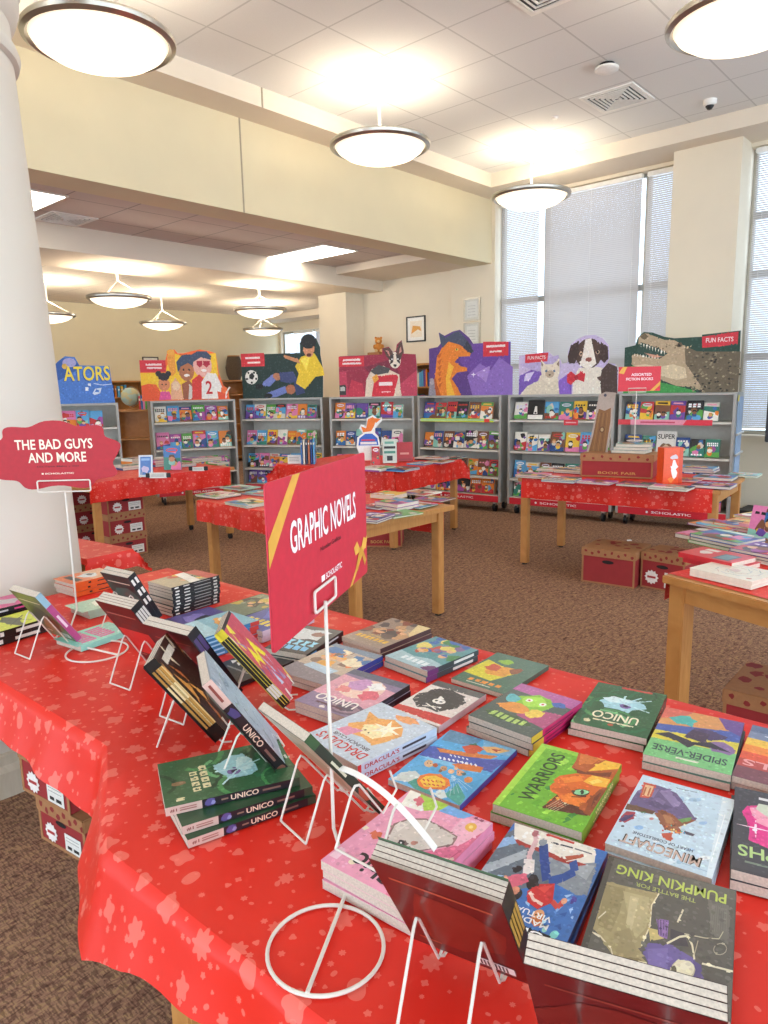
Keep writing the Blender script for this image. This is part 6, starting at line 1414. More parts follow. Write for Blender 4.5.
@bgset('#9c2440')
def d3(p):
    p.rect(337, 357, 364, 367, '#d42c3c'); p.rect(342, 359.5, 360, 361.3, '#f3dede'); p.rect(341, 363, 361, 364.8, '#f3dede')
    p.poly([(337, 372), (345, 371), (346, 397), (337, 397)], '#c23a58'); p.poly([(345, 397), (350, 380), (362, 384), (364, 397)], '#c22e48'); p.poly([(364, 368), (395, 360), (400, 376), (400, 397), (388, 397)], '#7d1f3a'); p.poly([(400, 386), (418, 372), (418, 397), (398, 397)], '#c23c58')
    p.rect(337, 385, 344, 395, '#33332f'); p.rect(338, 387, 343, 391, '#b9bdb8')
    p.poly([(364, 397), (366, 380), (372, 370), (384, 367), (392, 372), (400, 376), (402, 397)], '#e4cfba'); p.poly([(370, 372), (379, 366), (391, 370), (389, 374), (376, 376)], '#4d4a4a')
    p.ell(396, 362, 6, 8, '#e8dccb'); p.poly([(384, 350), (391, 350), (395, 357), (391, 362), (387, 358)], '#5a3c34'); p.poly([(397, 355), (399, 348), (403, 344), (405, 354), (402, 361)], '#5a3c34'); p.poly([(386, 352), (390, 353), (391, 358)], '#c98a80'); p.poly([(400, 356), (402, 348), (403, 354)], '#c98a80')
    p.poly([(391, 357), (395, 356), (394, 364), (391, 366)], '#3c3434'); p.poly([(397, 356), (402, 358), (401, 366), (398, 363)], '#3c3434'); p.ell(396, 367, 1.7, 1.2, '#181414'); p.ell(393, 361, .8, .8, '#ddd'); p.ell(399, 361, .8, .8, '#ddd')
    p.poly([(375, 377), (398, 376), (399, 379), (394, 397), (371, 397)], '#d4273a'); p.text('DISCOVER', 378, 383, 394, 387, '#f4dede') if False else p.rect(379, 383, 393, 386.5, '#f4dede'); p.rect(382, 392, 391, 393, '#f0c0c4'); p.poly([(372, 378), (377, 375), (379, 380), (374, 384)], '#e8a23a')
poster(3, 'crimson poster with a prick-eared brown and white dog', 329, 416, 397, 355, [(337, 397), (337, 370), (338, 356.5), (383, 356), (383, 350), (390, 349), (394, 354), (397, 353), (398, 347), (403, 343), (405, 353), (405, 356), (417, 357), (418, 368), (418, 397)], d3)
@bgset('#5a3a86')
def d4(p):
    p.poly([(462, 365), (470, 352), (500, 352), (510, 352), (510, 394), (490, 394), (476, 380)], '#6a45a0'); p.poly([(475, 394), (470, 378), (482, 368), (492, 374), (500, 364), (512, 372), (512, 394)], '#8d6cc0'); p.poly([(478, 376), (492, 370), (488, 384)], '#a88ad2')
    p.poly([(440, 394), (438, 378), (440, 362), (447, 351), (456, 345), (468, 349), (475, 358), (472, 362), (462, 362), (458, 366), (464, 370), (470, 371), (470, 374), (460, 375), (455, 380), (461, 388), (464, 394)], '#e8852a')
    p.poly([(450, 394), (449, 380), (452, 366), (457, 370), (453, 380), (458, 394)], '#f4bc3a'); p.poly([(438, 378), (434, 386), (436, 394), (444, 394), (440, 384)], '#b8561f')
    p.poly([(444, 350), (443, 341), (449, 346), (457, 342), (462, 341), (470, 349), (475, 355), (472, 357), (462, 352), (452, 349), (446, 354)], '#47506a'); p.poly([(470, 349), (476, 358), (474, 360), (466, 355)], '#2f364a'); p.ell(460, 356, 1.5, 1, '#f6e45a'); p.ell(460, 356, .6, .8, '#1a1a1a')
    for k in range(6): p.poly([(440+k*.2, 360+k*5), (445, 358+k*5), (443, 363+k*5)], '#c8641f')
    p.star(476, 377, 2.6, '#f4e8ff', 4, .3); p.star(486, 374, 1.4, '#f4e8ff', 4, .3)
    p.poly([(485, 351), (508, 352), (508, 363), (485, 363)], '#d42c3c'); p.rect(488, 354, 505, 355.8, '#f3dede'); p.rect(491, 358.5, 502, 360, '#f3dede')
    p.poly([(431, 394), (433, 379), (437, 380), (439, 394)], '#8f8a98'); p.ell(435, 382, 2, 3, '#a9a4ae')
poster(4, 'purple poster with an orange horned dragon', 425, 505, 394, 345, [(432, 394), (432, 354), (441, 353), (444, 350), (442, 341), (448, 344), (456, 341), (463, 340), (472, 347), (478, 355), (485, 352), (509, 352), (509, 394)], d4, dz=1.386)
@bgset('#c8b9dc')
def d5(p):
    p.poly([(516, 392), (517, 372), (535, 364), (545, 372), (560, 380), (575, 370), (575, 392)], '#7a58b8'); p.poly([(560, 392), (561, 378), (570, 372), (574, 392)], '#8a62c8'); p.poly([(517, 360), (540, 356), (560, 352), (563, 364), (548, 370), (530, 366)], '#b9aad6'); p.poly([(524, 370), (534, 368), (528, 377), (522, 378)], '#d8cdf0')
    p.poly([(523, 350), (549, 349), (548, 358), (523, 359)], '#d42c3c'); p.text('FUN FACTS', 526, 352, 546, 355.5, '#f3dede')
    p.poly([(518, 392), (526, 383), (538, 378), (541, 372), (548, 370), (560, 376), (562, 392)], '#dcd0bc'); p.poly([(541, 366), (541, 356), (546, 361), (554, 361), (561, 356), (562, 368), (560, 376), (551, 381), (543, 377)], '#e4d9c6'); p.poly([(541, 358), (544, 361), (542, 364)], '#8d7a6a'); p.poly([(561, 358), (558, 361), (561, 364)], '#8d7a6a')
    p.ell(551, 371, 5, 4, '#b9a58e'); p.ell(547, 368, 1.3, 1.2, '#4a6a8a'); p.ell(556, 368, 1.3, 1.2, '#4a6a8a'); p.ell(551, 372, 1.2, .8, '#3a2a26')
    p.poly([(576, 392), (577, 376), (582, 366), (600, 365), (612, 368), (620, 364), (618, 392)], '#e9e0d2'); p.poly([(606, 392), (604, 378), (606, 368), (612, 362), (621, 366), (622, 392)], '#4b362f')
    p.ell(592, 352, 14, 15, '#50382f'); p.poly([(570, 354), (573, 343), (581, 339), (582, 350), (578, 361), (571, 361)], '#3f2b25'); p.poly([(604, 341), (611, 346), (612, 358), (608, 362), (602, 356)], '#432e27'); p.poly([(588, 338), (594, 337), (597, 350), (600, 362), (592, 368), (583, 363), (586, 352)], '#efe7dc')
    p.ell(584, 352, 2, 2, '#c9a88a'); p.ell(584, 352, 1.2, 1.4, '#181210'); p.ell(601, 351, 2, 2, '#c9a88a'); p.ell(601, 351, 1.2, 1.4, '#181210'); p.ell(592, 358, 3.3, 2.3, '#8f4f44')
    p.poly([(570, 371), (574, 369), (579, 373), (586, 369), (589, 372), (588, 380), (580, 377), (574, 383), (570, 380)], '#cf2434'); p.ell(579.5, 375.5, 2.2, 2.6, '#a8182a')
    p.poly([(600, 376), (606, 374), (605, 380)], '#5a4238')
poster(5, 'lilac poster with a cream kitten and a brown puppy in red bow tie', 509, 622, 392, 345, [(516, 392), (516, 351), (549, 348), (557, 355), (562, 356), (564, 361), (570, 360), (570, 350), (573, 342), (580, 337), (588, 334), (598, 334), (606, 338), (612, 345), (613, 357), (611, 362), (619, 363), (622, 368), (622, 392)], d5)
@bgset('#1d4437')
def d6(p):
    p.poly([(640, 391), (640, 368), (650, 361), (658, 370), (668, 378), (690, 383), (712, 389), (714, 391)], '#3f9a4a')
    p.poly([(648, 351), (652, 350), (664, 354), (676, 356), (682, 352), (675, 348), (664, 345), (654, 340), (654, 333), (660, 329), (668, 332), (680, 337), (690, 338), (700, 344), (712, 350), (726, 351), (752, 352), (752, 391), (720, 391), (712, 386), (694, 384), (680, 378), (670, 370), (656, 366), (648, 361)], '#b9a384')
    p.poly([(700, 344), (712, 350), (726, 351), (752, 352), (752, 391), (722, 391), (712, 376), (702, 362)], '#6d614c')
    q_ = random.Random(4)
    for k in range(110): x, y = q_.uniform(706, 751), q_.uniform(352, 390); p.poly([(x, y), (x+1.6, y-.9), (x+3, y), (x+1.5, y+1.1)], q_.choice(['#3a3428', '#8d8166', '#a39678', '#2a261e', '#544a3a']))
    for k in range(40): x, y = q_.uniform(664, 706), q_.uniform(342, 352); p.poly([(x, y), (x+1.2, y-.8), (x+2.2, y), (x+1.2, y+.8)], q_.choice(['#8a7658', '#6d5c42', '#cdb894'])) if y > 340+(706-x)*.05 else None
    p.poly([(656, 338), (664, 341), (676, 346), (684, 351), (678, 355), (664, 353), (652, 348)], '#2c4a3e'); p.poly([(660, 349), (672, 352), (680, 354), (670, 355)], '#d39a80')
    for k in range(9): x = 656+k*3; p.poly([(x, 339+k*1.1), (x+1.4, 339.5+k*1.1), (x+.8, 343.5+k*1.1)], '#f1ead8'); p.poly([(x-6, 352+k*.5), (x-4.8, 352.3+k*.5), (x-5.4, 349+k*.5)], '#f1ead8')
    p.poly([(650, 362), (664, 366), (680, 374), (694, 378), (704, 376), (702, 366), (690, 362), (676, 364), (662, 361)], '#d8c7a6'); p.ell(695, 343, 3, 2.2, '#5a4a30'); p.ell(695, 343, 1.2, 1.6, '#15140f'); p.poly([(655, 333), (660, 329), (664, 333), (660, 336)], '#6d5c42')
    p.poly([(716, 336), (749, 333), (749, 345), (717, 347)], '#d42c3c'); p.text('FUN FACTS', 720, 337.5, 745, 342, '#f3dede')
    p.star(672, 375, 2.5, '#d7e04a', 4, .3); p.star(664, 382, 3.2, '#d7e04a', 4, .3); p.star(661, 375, 1.8, '#d7e04a', 4, .3)
poster(6, 'dark green poster with an open-jawed crocodile', 640, 752, 391, 335, [(640, 391), (640, 343), (651, 341), (653, 333), (659, 328), (668, 329), (680, 334), (690, 336), (716, 336), (716, 334), (751, 332), (752, 391)], d6)

# small red price sign standing on a thin pole on the right table
def pole_sign(label, px0, px1, py0, py1, Y, pole_px, pole_bot, draw, bgc, zbase=None):
    a, b, c = D(px0, py1, Y), D(px1, py1, Y), D(px0, py0, Y)
    w, h = (b-a).length, (c-a).length
    t = thing('table_sign', label, 'sign', tuple(a), 0)
    MB().box(0, w, 0, .004, 0, h, C(bgc)).build('board', M['card'], t)
    A = Art(w, h, .0008); A.rect(0, 0, w, h, bgc); draw(A, w, h); MB().art(A, lambda x, y, z: (x, -z, y)).build('sign_print', M['card'], t)
    pb = D(*pole_bot, Y)-a; pt = D(pole_px, py1-4, Y)-a
    MB().tube([(pt.x, .008, pb.z), (pt.x, .008, pt.z)], .0035, 7).build('pole', M['wire'], t, smooth=True)
    R_ = [(pt.x+dx, -.006, pt.z-.035+dz) for dx, dz in ((-.07, 0), (.07, 0), (.07, .03), (-.07, .03))]
    MB().tube(R_, .003, 6, closed=True).build('clip', M['wire'], t, smooth=True)
    MB().tube([(pt.x+.06*math.cos(k*.524), .06*math.sin(k*.524), pb.z+.004) for k in range(12)], .0035, 6, closed=True).build('ring_base', M['wire'], t, smooth=True)
def on(T, u, v): # point on a table: u along length (0..1), v depth (0..1)
    cx, cy, rz, L, W = T; x = (u-.5)*L; y = (v-.5)*W; return cx+x*math.cos(rz)-y*math.sin(rz), cy+x*math.sin(rz)+y*math.cos(rz)
def flatbook(label, x, y, rz, w, h, t, base, z=.746, group=None, rnd=RND, rich=3, spine=None, name='picture_book'):
    o = small_book_mb(w, h, t, base, rand_art(w, h, base, rnd, rich), spine).build(name, M['print'], loc=(x, y, z), rot=rz)
    return tag(o, label, 'book', group)
def flatpx(desc, px, py, rot, w, h, t, n, base, zt=.746, T=None, spine=None, rnd=RND, group=None):
    """pile of n books centred at the pixel; desc must be unique"""
    p = P(px, py, zt+n*t); z = zt
    for k in range(n):
        top = (k == n-1)
        lab = desc if n == 1 else (desc+', top of its pile' if top else '%s book beneath the %s' % ('middle' if k else 'bottom', desc))
        flatbook(lab, p.x+rnd.uniform(-.006, .006), p.y+rnd.uniform(-.006, .006), rot+rnd.uniform(-.05, .05), w, h, t, base if top else rnd.choice(PAL), z, group or None, rnd, spine=spine)
        z += t+.0008
rm = MIDT[2]
g = 'books on the middle table behind the sign'
def mid(desc, px, py, w, h, t, n, base, r=0, **k): flatpx(desc, px, py, rm+r, w, h, t, n, base, group=g, **k)
mid('cream picture book at the left end of the middle table', 218, 494, .25, .22, .008, 2, '#f2ece0', .05)
mid('mint-edged pale picture book behind the left cream one', 240, 487, .26, .2, .008, 1, '#8fc9b8', .1)
mid('pale grey picture book right beside the sign edge', 249, 502, .26, .21, .008, 2, '#d9d2c4', -.05)
mid('sky blue picture book at the rear left of the middle table', 262, 492, .24, .2, .01, 1, '#5aa7d8', .2)
mid('yellow-edged thick book at the back of the middle table', 388, 493, .2, .17, .03, 1, '#f0c23a', .1)
mid('pink thick book before the yellow-edged one', 397, 501, .2, .2, .022, 2, '#e37fae', .0)
mid('purple comic right of the sign, nearest the front corner', 374, 516, .17, .22, .011, 2, '#6b4aa0', .3)
mid('blue comic between the purple and green ones', 379, 505, .17, .2, .011, 1, '#2f6fb0', .0)
mid('green comic near the wooden front edge', 400, 513, .17, .23, .01, 1, '#5ea84a', -.15)
mid('teal picture book at the right of the middle table', 414, 504, .24, .2, .008, 1, '#2f7f6d', .05)
mid('brown cartoon picture book at the right corner', 435, 498, .22, .19, .008, 1, '#7a4a32', .1)
mid('cream picture book at the rear right corner', 421, 492, .24, .2, .008, 1, '#f2ece0', .0)
re_ = ETAB[2]; g = 'books on the far table before the dragon cart'
def eb(desc, px, py, w, h, t, n, base, r=0, **k): flatpx(desc, px, py, re_+r, w, h, t, n, base, group=g, **k)
eb('navy book flat on the far table front', 403, 468, .26, .2, .01, 2, '#274a8a')
eb('pale grey magazine at the right of the far table', 440, 461, .26, .2, .008, 2, '#d9d2c4')
eb('silver magazine pile behind the pale grey one', 432, 457, .22, .3, .012, 2, '#d9d2c4', .1)
eb('sky blue magazine between the navy and silver piles', 421, 463, .22, .2, .01, 1, '#5aa7d8')
eb('cream books lying beside the sign top edge', 377, 467, .25, .25, .014, 2, '#f2ece0')
eb('teal book at the far right of the far table', 455, 457, .2, .18, .01, 1, '#2f7f6d')
rl = LTAB[2]; g = 'books on the far left table'
def lb(desc, px, py, w, h, t, n, base, r=0, **k): flatpx(desc, px, py, rl+r, w, h, t, n, base, group=g, **k)
lb('cream picture book pile behind the price tags', 171, 457, .26, .24, .025, 2, '#f2ece0')
lb('pink paperback pile left of the cream pile', 158, 460, .18, .2, .02, 3, '#e37fae')
lb('pale grey book pile at the left of the far left table', 128, 465, .22, .22, .02, 2, '#d9d2c4')
lb('cream book pile just right of the scalloped sign', 134, 458, .2, .2, .03, 2, '#f2ece0', .1)
lb('mauve paperback pile right of the cream pile', 195, 458, .2, .2, .02, 2, '#a34a98')
lb('pink book pile at the right end of the far left table', 209, 457, .19, .2, .018, 2, '#e37fae', .1)
lb('pale grey books along the far left table edge', 181, 464, .25, .17, .012, 2, '#d9d2c4')
lb('cream books at the right corner of the far left table', 219, 462, .16, .16, .012, 2, '#f2ece0')
rr2 = RTAB[2]; g = 'books on the right table'
def rb(desc, px, py, w, h, t, n, base, r=0, **k): flatpx(desc, px, py, rr2+r, w, h, t, n, base, group=g, **k)
rb('pink and yellow book at the left corner of the right table', 534, 474, .24, .2, .012, 2, '#e37fae')
rb('black book second along the front of the right table', 562, 478, .26, .2, .012, 2, '#232329')
rb('magenta book flat before the red carton', 597, 481, .26, .2, .013, 1, '#a34a98')
rb('black and white book before the carton corner', 636, 483, .24, .2, .016, 1, '#232329')
rb('black book with orange front near the table middle', 672, 486.5, .27, .2, .017, 1, '#232329')
rb('purple and magenta picture book at the front right corner', 714, 484, .26, .22, .02, 1, '#6b4aa0')
rb('blue picture book behind the purple one', 716, 476, .28, .22, .022, 1, '#2f6fb0')
rb('mint picture book at the rear right corner', 745, 474, .22, .2, .014, 1, '#8fc9b8')
rb('sky blue picture book behind the orange box', 698, 467, .3, .22, .018, 2, '#5aa7d8')
rb('red book beside the orange box foot', 690, 479, .17, .2, .012, 1, '#c8343a')
rb('yellow and pale book left of the carton, rear', 572, 469, .26, .2, .014, 2, '#f0c23a')
rb('cream book at the rear left of the right table', 551, 468, .2, .18, .012, 2, '#f2ece0')
rb('red striped book by the rear of the carton', 587, 466, .14, .18, .016, 1, '#c8343a')
rn = NTAB[2]; g = 'books on the right edge table'
def nb(desc, px, py, w, h, t, n, base, r=0, **k): flatpx(desc, px, py, rn+r, w, h, t, n, base, group=g, **k)
q = random.Random(5)
p = P(735, 571, .775)
A = Art(.2, .255, .0003); A.rect(0, 0, .2, .255, '#ece4d2')
for k in range(26): a = k*.5; A.stroke([(.1+(.02+.0022*k)*math.cos(a), .12+(.02+.003*k)*math.sin(a)), (.1+(.03+.0022*k)*math.cos(a+.5), .12+(.03+.003*k)*math.sin(a+.5))], .003, q.choice(['#c9a08c', '#b8bcc8', '#d8b0a0', '#9fb0a8']))
A.blob(.1, .12, .022, '#dcc4bc', q); A.ell(.03, .03, .01, .01, '#c8826a')
b1 = small_book_mb(.255, .2, .014, '#ece4d2', Art(.255, .2)); 
for k, lab in enumerate(('lower cream hardcover at the bare corner of the right edge table', 'cream hardcover with ornate wreath at the right edge')):
    mb = small_book_mb(.2, .25, .015, '#ece4d2', A); tag(mb.build('picture_book', M['print'], loc=(p.x+.0, p.y, .746+k*.0158), rot=rn+math.pi/2+.05+k*.02), lab, 'book', g)
A = Art(.17, .24, .0003); A.rect(0, 0, .17, .24, '#d3323a'); A.rect(.02, .03, .12, .1, '#4a6a74'); A.rect(.03, .04, .11, .09, '#6f8f98'); A.blob(.09, .17, .03, '#e4d4cc', q); A.rect(.12, .14, .15, .2, '#e8dcd0')
for k, lab in enumerate(('lower red book behind the cream hardcovers', 'red book with teal picture behind the cream hardcovers')):
    p = P(717, 552, .80); mb = small_book_mb(.17, .24, .021, '#d3323a', A); tag(mb.build('chapter_book', M['print'], loc=(p.x+.02*(1-k), p.y, .746+k*.0225), rot=rn+math.pi/2+.04), lab, 'book', g)
nb('blue and green picture book behind the red ones', 727, 536, .25, .2, .014, 3, '#2f6fb0')
nb('brown-edged book at the rear left of the right edge table', 708, 534, .22, .22, .02, 1, '#7a4a32')
nb('pale purple book at the far right behind the cream ones', 764, 549, .2, .2, .014, 3, '#6b4aa0')
nb('orange and yellow book at the back of the right edge table', 745, 523, .22, .2, .012, 2, '#e8842c')
nb('plum book further back on the right edge table', 720, 524, .24, .2, .01, 1, '#a34a98')
nb('yellow book at the very back of the right edge table', 762, 516, .22, .18, .012, 1, '#f0c23a')
p = P(764, 540, .76)
mb = small_book_mb(.16, .15, .02, '#e3409c', rand_art(.16, .15, '#e37fae', q)); o = mb.build('picture_book', M['print'])
o.matrix_world = Matrix.Translation(Vector((p.x+.07, p.y+.1, .80)))@Matrix.Rotation(rn, 4, 'Z')@Matrix.Rotation(math.radians(75), 4, 'X'); o.location.z = .746+.075
tag(o, 'hot pink book standing at the right edge', 'book', g)

# standing things on the far tables ------------------------------------------------
def standing(label, px0, px1, py0, py1, Y, t, base, art=None, lean=.2, name='picture_book', group=None, rz=None):
    a = D(px0, py1, Y); b = D(px1, py1, Y); c = D(px0, py0, Y); w = (b-a).length; h = (c-a).length
    q_ = random.Random(int(px0*3)); A = art(w, h) if art else rand_art(w, h, base, q_)
    o = small_book_mb(w, h, t, base, A).build(name, M['print'])
    m = (a+b)/2
    o.matrix_world = Matrix.Translation(Vector((m.x, m.y, .7465)))@Matrix.Rotation(rz or 0, 4, 'Z')@Matrix.Rotation(math.pi/2-lean, 4, 'X')@Matrix.Translation(Vector((0, h/2, 0)))
    return tag(o, label, 'book', group)
ym = 7.0
def al(w, h): A = Art(w, h, .0005); A.rect(0, 0, w, h, '#dfe3ea'); A.rect(.015, .02, w-.015, h-.015, '#4f7cc0'); A.blob(w*.5, h*.35, w*.25, '#c9b8d8', q); A.rect(w*.2, h*.75, w*.8, h*.85, '#8fb4e0'); return A
standing('pale-bordered blue book on a wire easel, far left table', 138, 152, 441, 463, 6.35, .01, '#4f7cc0', al)
standing('blue comic standing open-edged on the far left table', 164, 181, 433, 457, 6.9, .03, '#2f6fb0', lean=.12)
def stand_easel(label, px, py, Y, lean=.2):
    p = D(px, py, Y); t = thing('wire_easel', label, 'book stand', (p.x, p.y, .7465), 0, 'white wire book easels'); r = .0022
    for sx in (-.04, .04): MB().tube([(sx, -.03, .03), (sx, -.03, .003), (sx, .0, .003), (sx, .05, .12), (sx, .10, .003)], r, 5).build('side_wire', M['wire'], t, smooth=True)
    MB().tube([(-.04, .10, .003), (.04, .10, .003)], r, 5).build('rear_foot', M['wire'], t, smooth=True)
stand_easel('wire easel under the pale-bordered blue book', 145, 463, 6.33)
def redb(w, h): A = Art(w, h, .0005); A.rect(0, 0, w, h, '#b5252e'); A.rect(w*.2, h*.35, w*.75, h*.45, '#d98a80'); A.rect(w*.1, h*.08, w*.9, h*.12, '#8a1a22'); return A
def gbw(w, h): A = Art(w, h, .0005); A.rect(0, 0, w, h, '#cfe0d4'); A.rect(w*.1, h*.6, w*.9, h*.7, '#2a2a2c'); A.rect(w*.1, h*.4, w*.9, h*.5, '#4f9a86'); A.rect(w*.3, h*.1, w*.7, h*.3, '#2a2a2c'); A.rect(w*.15, h*.8, w*.8, h*.9, '#6fb4a0'); return A
standing('green, white and black striped book leaning by the red one', 383, 397, 443, 467, 7.1, .02, '#cfe0d4', gbw)
standing('red book standing at the back of the far table', 397, 413, 444, 463, 7.25, .03, '#b5252e', redb)
standing('small red and cream book standing by the sign edge', 372, 380, 448, 467, 6.9, .02, '#b5252e')
# orange animal cut-out on blue books
p = D(371, 466, 6.95); t = thing('cutout_sign', 'orange animal cut-out on blue base with white edge, on the far table', 'sign', (p.x, p.y, .7465), 0)
def px2(pts, k=6.95/F, y0=466, x0=371): return [((a-x0)*k, (y0-b)*k) for a, b in pts]
outl = px2([(362, 461), (357, 447), (358, 438), (364, 434), (360, 429), (362, 425), (367, 427), (368, 419), (374, 416), (379, 420), (383, 418), (383, 422), (378, 427), (374, 432), (379, 437), (381, 447), (377, 461)])
MB().prism(outl, -.004, .004, lambda x, y, z: (x, z, y), C('#f2efe9')).build('board', M['card'], t)
A = Art(9, 9, .0008, doclip=False); A.poly(px2([(359, 446), (360, 439), (366, 434.5), (373, 434.5), (378, 439), (379, 446)]), '#3566c4'); A.poly(px2([(362, 440), (375, 440), (376, 441.5), (362, 441.5)]), '#d8404a'); A.poly(px2([(361, 442.5), (377, 442.5), (377.5, 445), (361, 445)]), '#e8e4dc')
A.poly(px2([(364, 433), (362, 427), (367, 429), (369, 420), (374, 418), (377, 421), (375, 427), (372, 432)]), '#ee7a28'); A.poly(px2([(374, 419), (382, 420), (377, 424)]), '#ee7a28'); A.poly(px2([(363, 461), (364, 448), (376, 448), (376, 461)]), '#e9e4da')
MB().art(A, lambda x, y, z: (x, -.004-z, y)).build('sign_print', M['card'], t)
MB().tube([(0, .012, 0), (0, .012, .2)], .003, 6).build('pole', M['wire'], t)
# boxed set of tall books (blue top) seen left of the sign, and price card
p = D(309, 470, 7.25); t0_ = ETAB
for k in range(6):
    o = MB().box(-.0075, .0075, -.09, .09, 0, .24+.008*((k*7) % 3), C(['#3a6fb0', '#e8e0d2', '#3a4a66', '#c87a5a', '#274a8a', '#5aa7d8'][k])).box(-.0065, .0065, -.092, -.09, .2, .22, C('#f0ece0')).build('magazine', M['print'], loc=(p.x-.06+k*.025, p.y, .7465))
    tag(o, '%s tall thin book of the upright row, behind the sign top' % ('leftmost' if k == 0 else ORD[k]+' from left'), 'book', 'tall thin books standing in a row')
def tagcard(label, px, py, Y, w, h, clips=True):
    p = D(px, py, Y); t = thing('price_card', label, 'price card', (p.x, p.y, .7465), -.1, 'white price cards')
    A = Art(w, h, .0006); A.rect(0, 0, w, h, '#e9e6df'); [A.rect(w*.1, h*(.7-.2*k), w*.85, h*(.76-.2*k), '#8f8b86') for k in range(3)]
    MB().box(-w/2, w/2, 0, .004, 0, h, C('#e9e6df')).art(A, lambda x, y, z: (x-w/2, -z, y)).build('card', M['card'], t)
    if clips:
        for s in (-1, 1): MB().box(s*(w/2+.015)-.018, s*(w/2+.015)+.018, -.006, .012, .005, .045).build('binder_clip', M['dark'], t, bev=.003)
tagcard('white price card with black clips at the far left table front', 158, 475, 6.25, .16, .05)
tagcard('small price card right along the far left table', 198, 466, 6.75, .12, .04)
tagcard('white price card leaning by the tall thin books', 295, 474, 7.25, .14, .09, False)
# things on the right table
p = P(626, 478, .746)
ct = carton('BOOK FAIR carton with kraft lid standing on the right table', p.x+.0, p.y+.17, rr2+.15, L=.56, W=.3, Hh=.19, z0=.746, burst=False, plate=False, hole=False, text='BOOK FAIR', group='red book cartons')
cxx, cyy = p.x, p.y+.17
for k in range(3):
    o = small_book_mb(.27, .2, .024, '#5f8f88', rand_art(.27, .2, '#8fc9b8', q)).build('hardcover_book', M['print'], loc=(cxx+.09+.01*k, cyy-.02, .746+.1905+k*.0248), rot=rr2+.1*k)
    tag(o, ['bottom dark teal book on the carton lid', 'middle sage green book on the carton lid', 'top sage green book on the carton lid'][k], 'book', 'books on the carton lid')
# wooden-trunk cut-out
def trunk():
    t = thing('cutout_sign', 'tall brown tree trunk cut-out standing on the carton', 'sign', (cxx-.14, cyy+.06, .746+.1905), rr2+.15)
    k = 6.0/F*.95
    pts = [((a-617)*k, (452-b)*k) for a, b in [(603, 452), (607, 436), (610, 420), (612, 404), (614, 394), (620, 391), (630, 392), (629, 404), (627, 412), (628, 424), (625, 438), (624, 452)]]
    MB().prism(pts, -.006, .006, lambda x, y, z: (x, z, y), C('#b8a79a')).build('board', M['card'], t)
    A = Art(9, 9, .0008, doclip=False); A.poly(pts, '#b3a295')
    A.poly([((a-617)*k, (452-b)*k) for a, b in [(605, 452), (609, 436), (612, 420), (614, 408), (620, 410), (626, 407), (626, 420), (624, 436), (622, 452)]], '#8a5d33')
    for j in range(6): A.stroke([((607+j*2.6-617)*k, .005), ((613+j*2-617)*k, (452-412)*k)], .004, ['#6f4724', '#a3763f'][j % 2])
    A.ell((618-617)*k, (452-429)*k, .022, .026, '#6f4724'); A.ell((618-617)*k, (452-429)*k, .012, .016, '#b8986a'); A.ell((620-617)*k, (452-394.5)*k, .012, .012, '#4a4a58')
    MB().art(A, lambda x, y, z: (x, -.006-z, y)).build('sign_print', M['card'], t)
trunk()
pole_sign('red ASSORTED FICTION BOOKS sign on a thin pole above the carton', 618, 660, 367, 391.5, 5.6, 637, (638, 441), lambda A, w, h: (A.text('ASSORTED', w*.3, h*.62, w*.78, h*.73, '#f6e4e4'), A.text('FICTION BOOKS', w*.18, h*.44, w*.82, h*.55, '#f6e4e4'), A.poly([(0, h*.75), (w*.12, h*.7), (w*.2, h), (w*.1, h)], '#e0a23a'), A.poly([(w*.75, 0), (w*.85, 0), (w, h*.25), (w, h*.4)], '#e0a23a')), '#cf2434')
# orange display box
p = P(672, 484, .746); t = thing('display_box', 'orange display box with white splash on the right table', 'box', (p.x, p.y+.06, .746), .12)
MB().box(-.075, .075, -.05, .05, 0, .27, C('#e8541f')).build('carton_body', M['print'], t, bev=.002)
A = Art(.15, .27, .0006); A.rect(0, 0, .15, .27, '#e8541f'); A.rect(.12, 0, .15, .27, '#d2451a')
A.blob(.08, .11, .035, '#f0ece4', q, 14, .5, .8, 1.5); A.blob(.08, .2, .03, '#d8c8cc', q, 10, .4, 1, .7); A.blob(.06, .03, .02, '#f08a3a', q); A.rect(.02, 0.0, .045, .2, '#c7d8e8') if False else None
MB().art(A, lambda x, y, z: (x-.075, -.05-z, y)).build('front_print', M['print'], t)
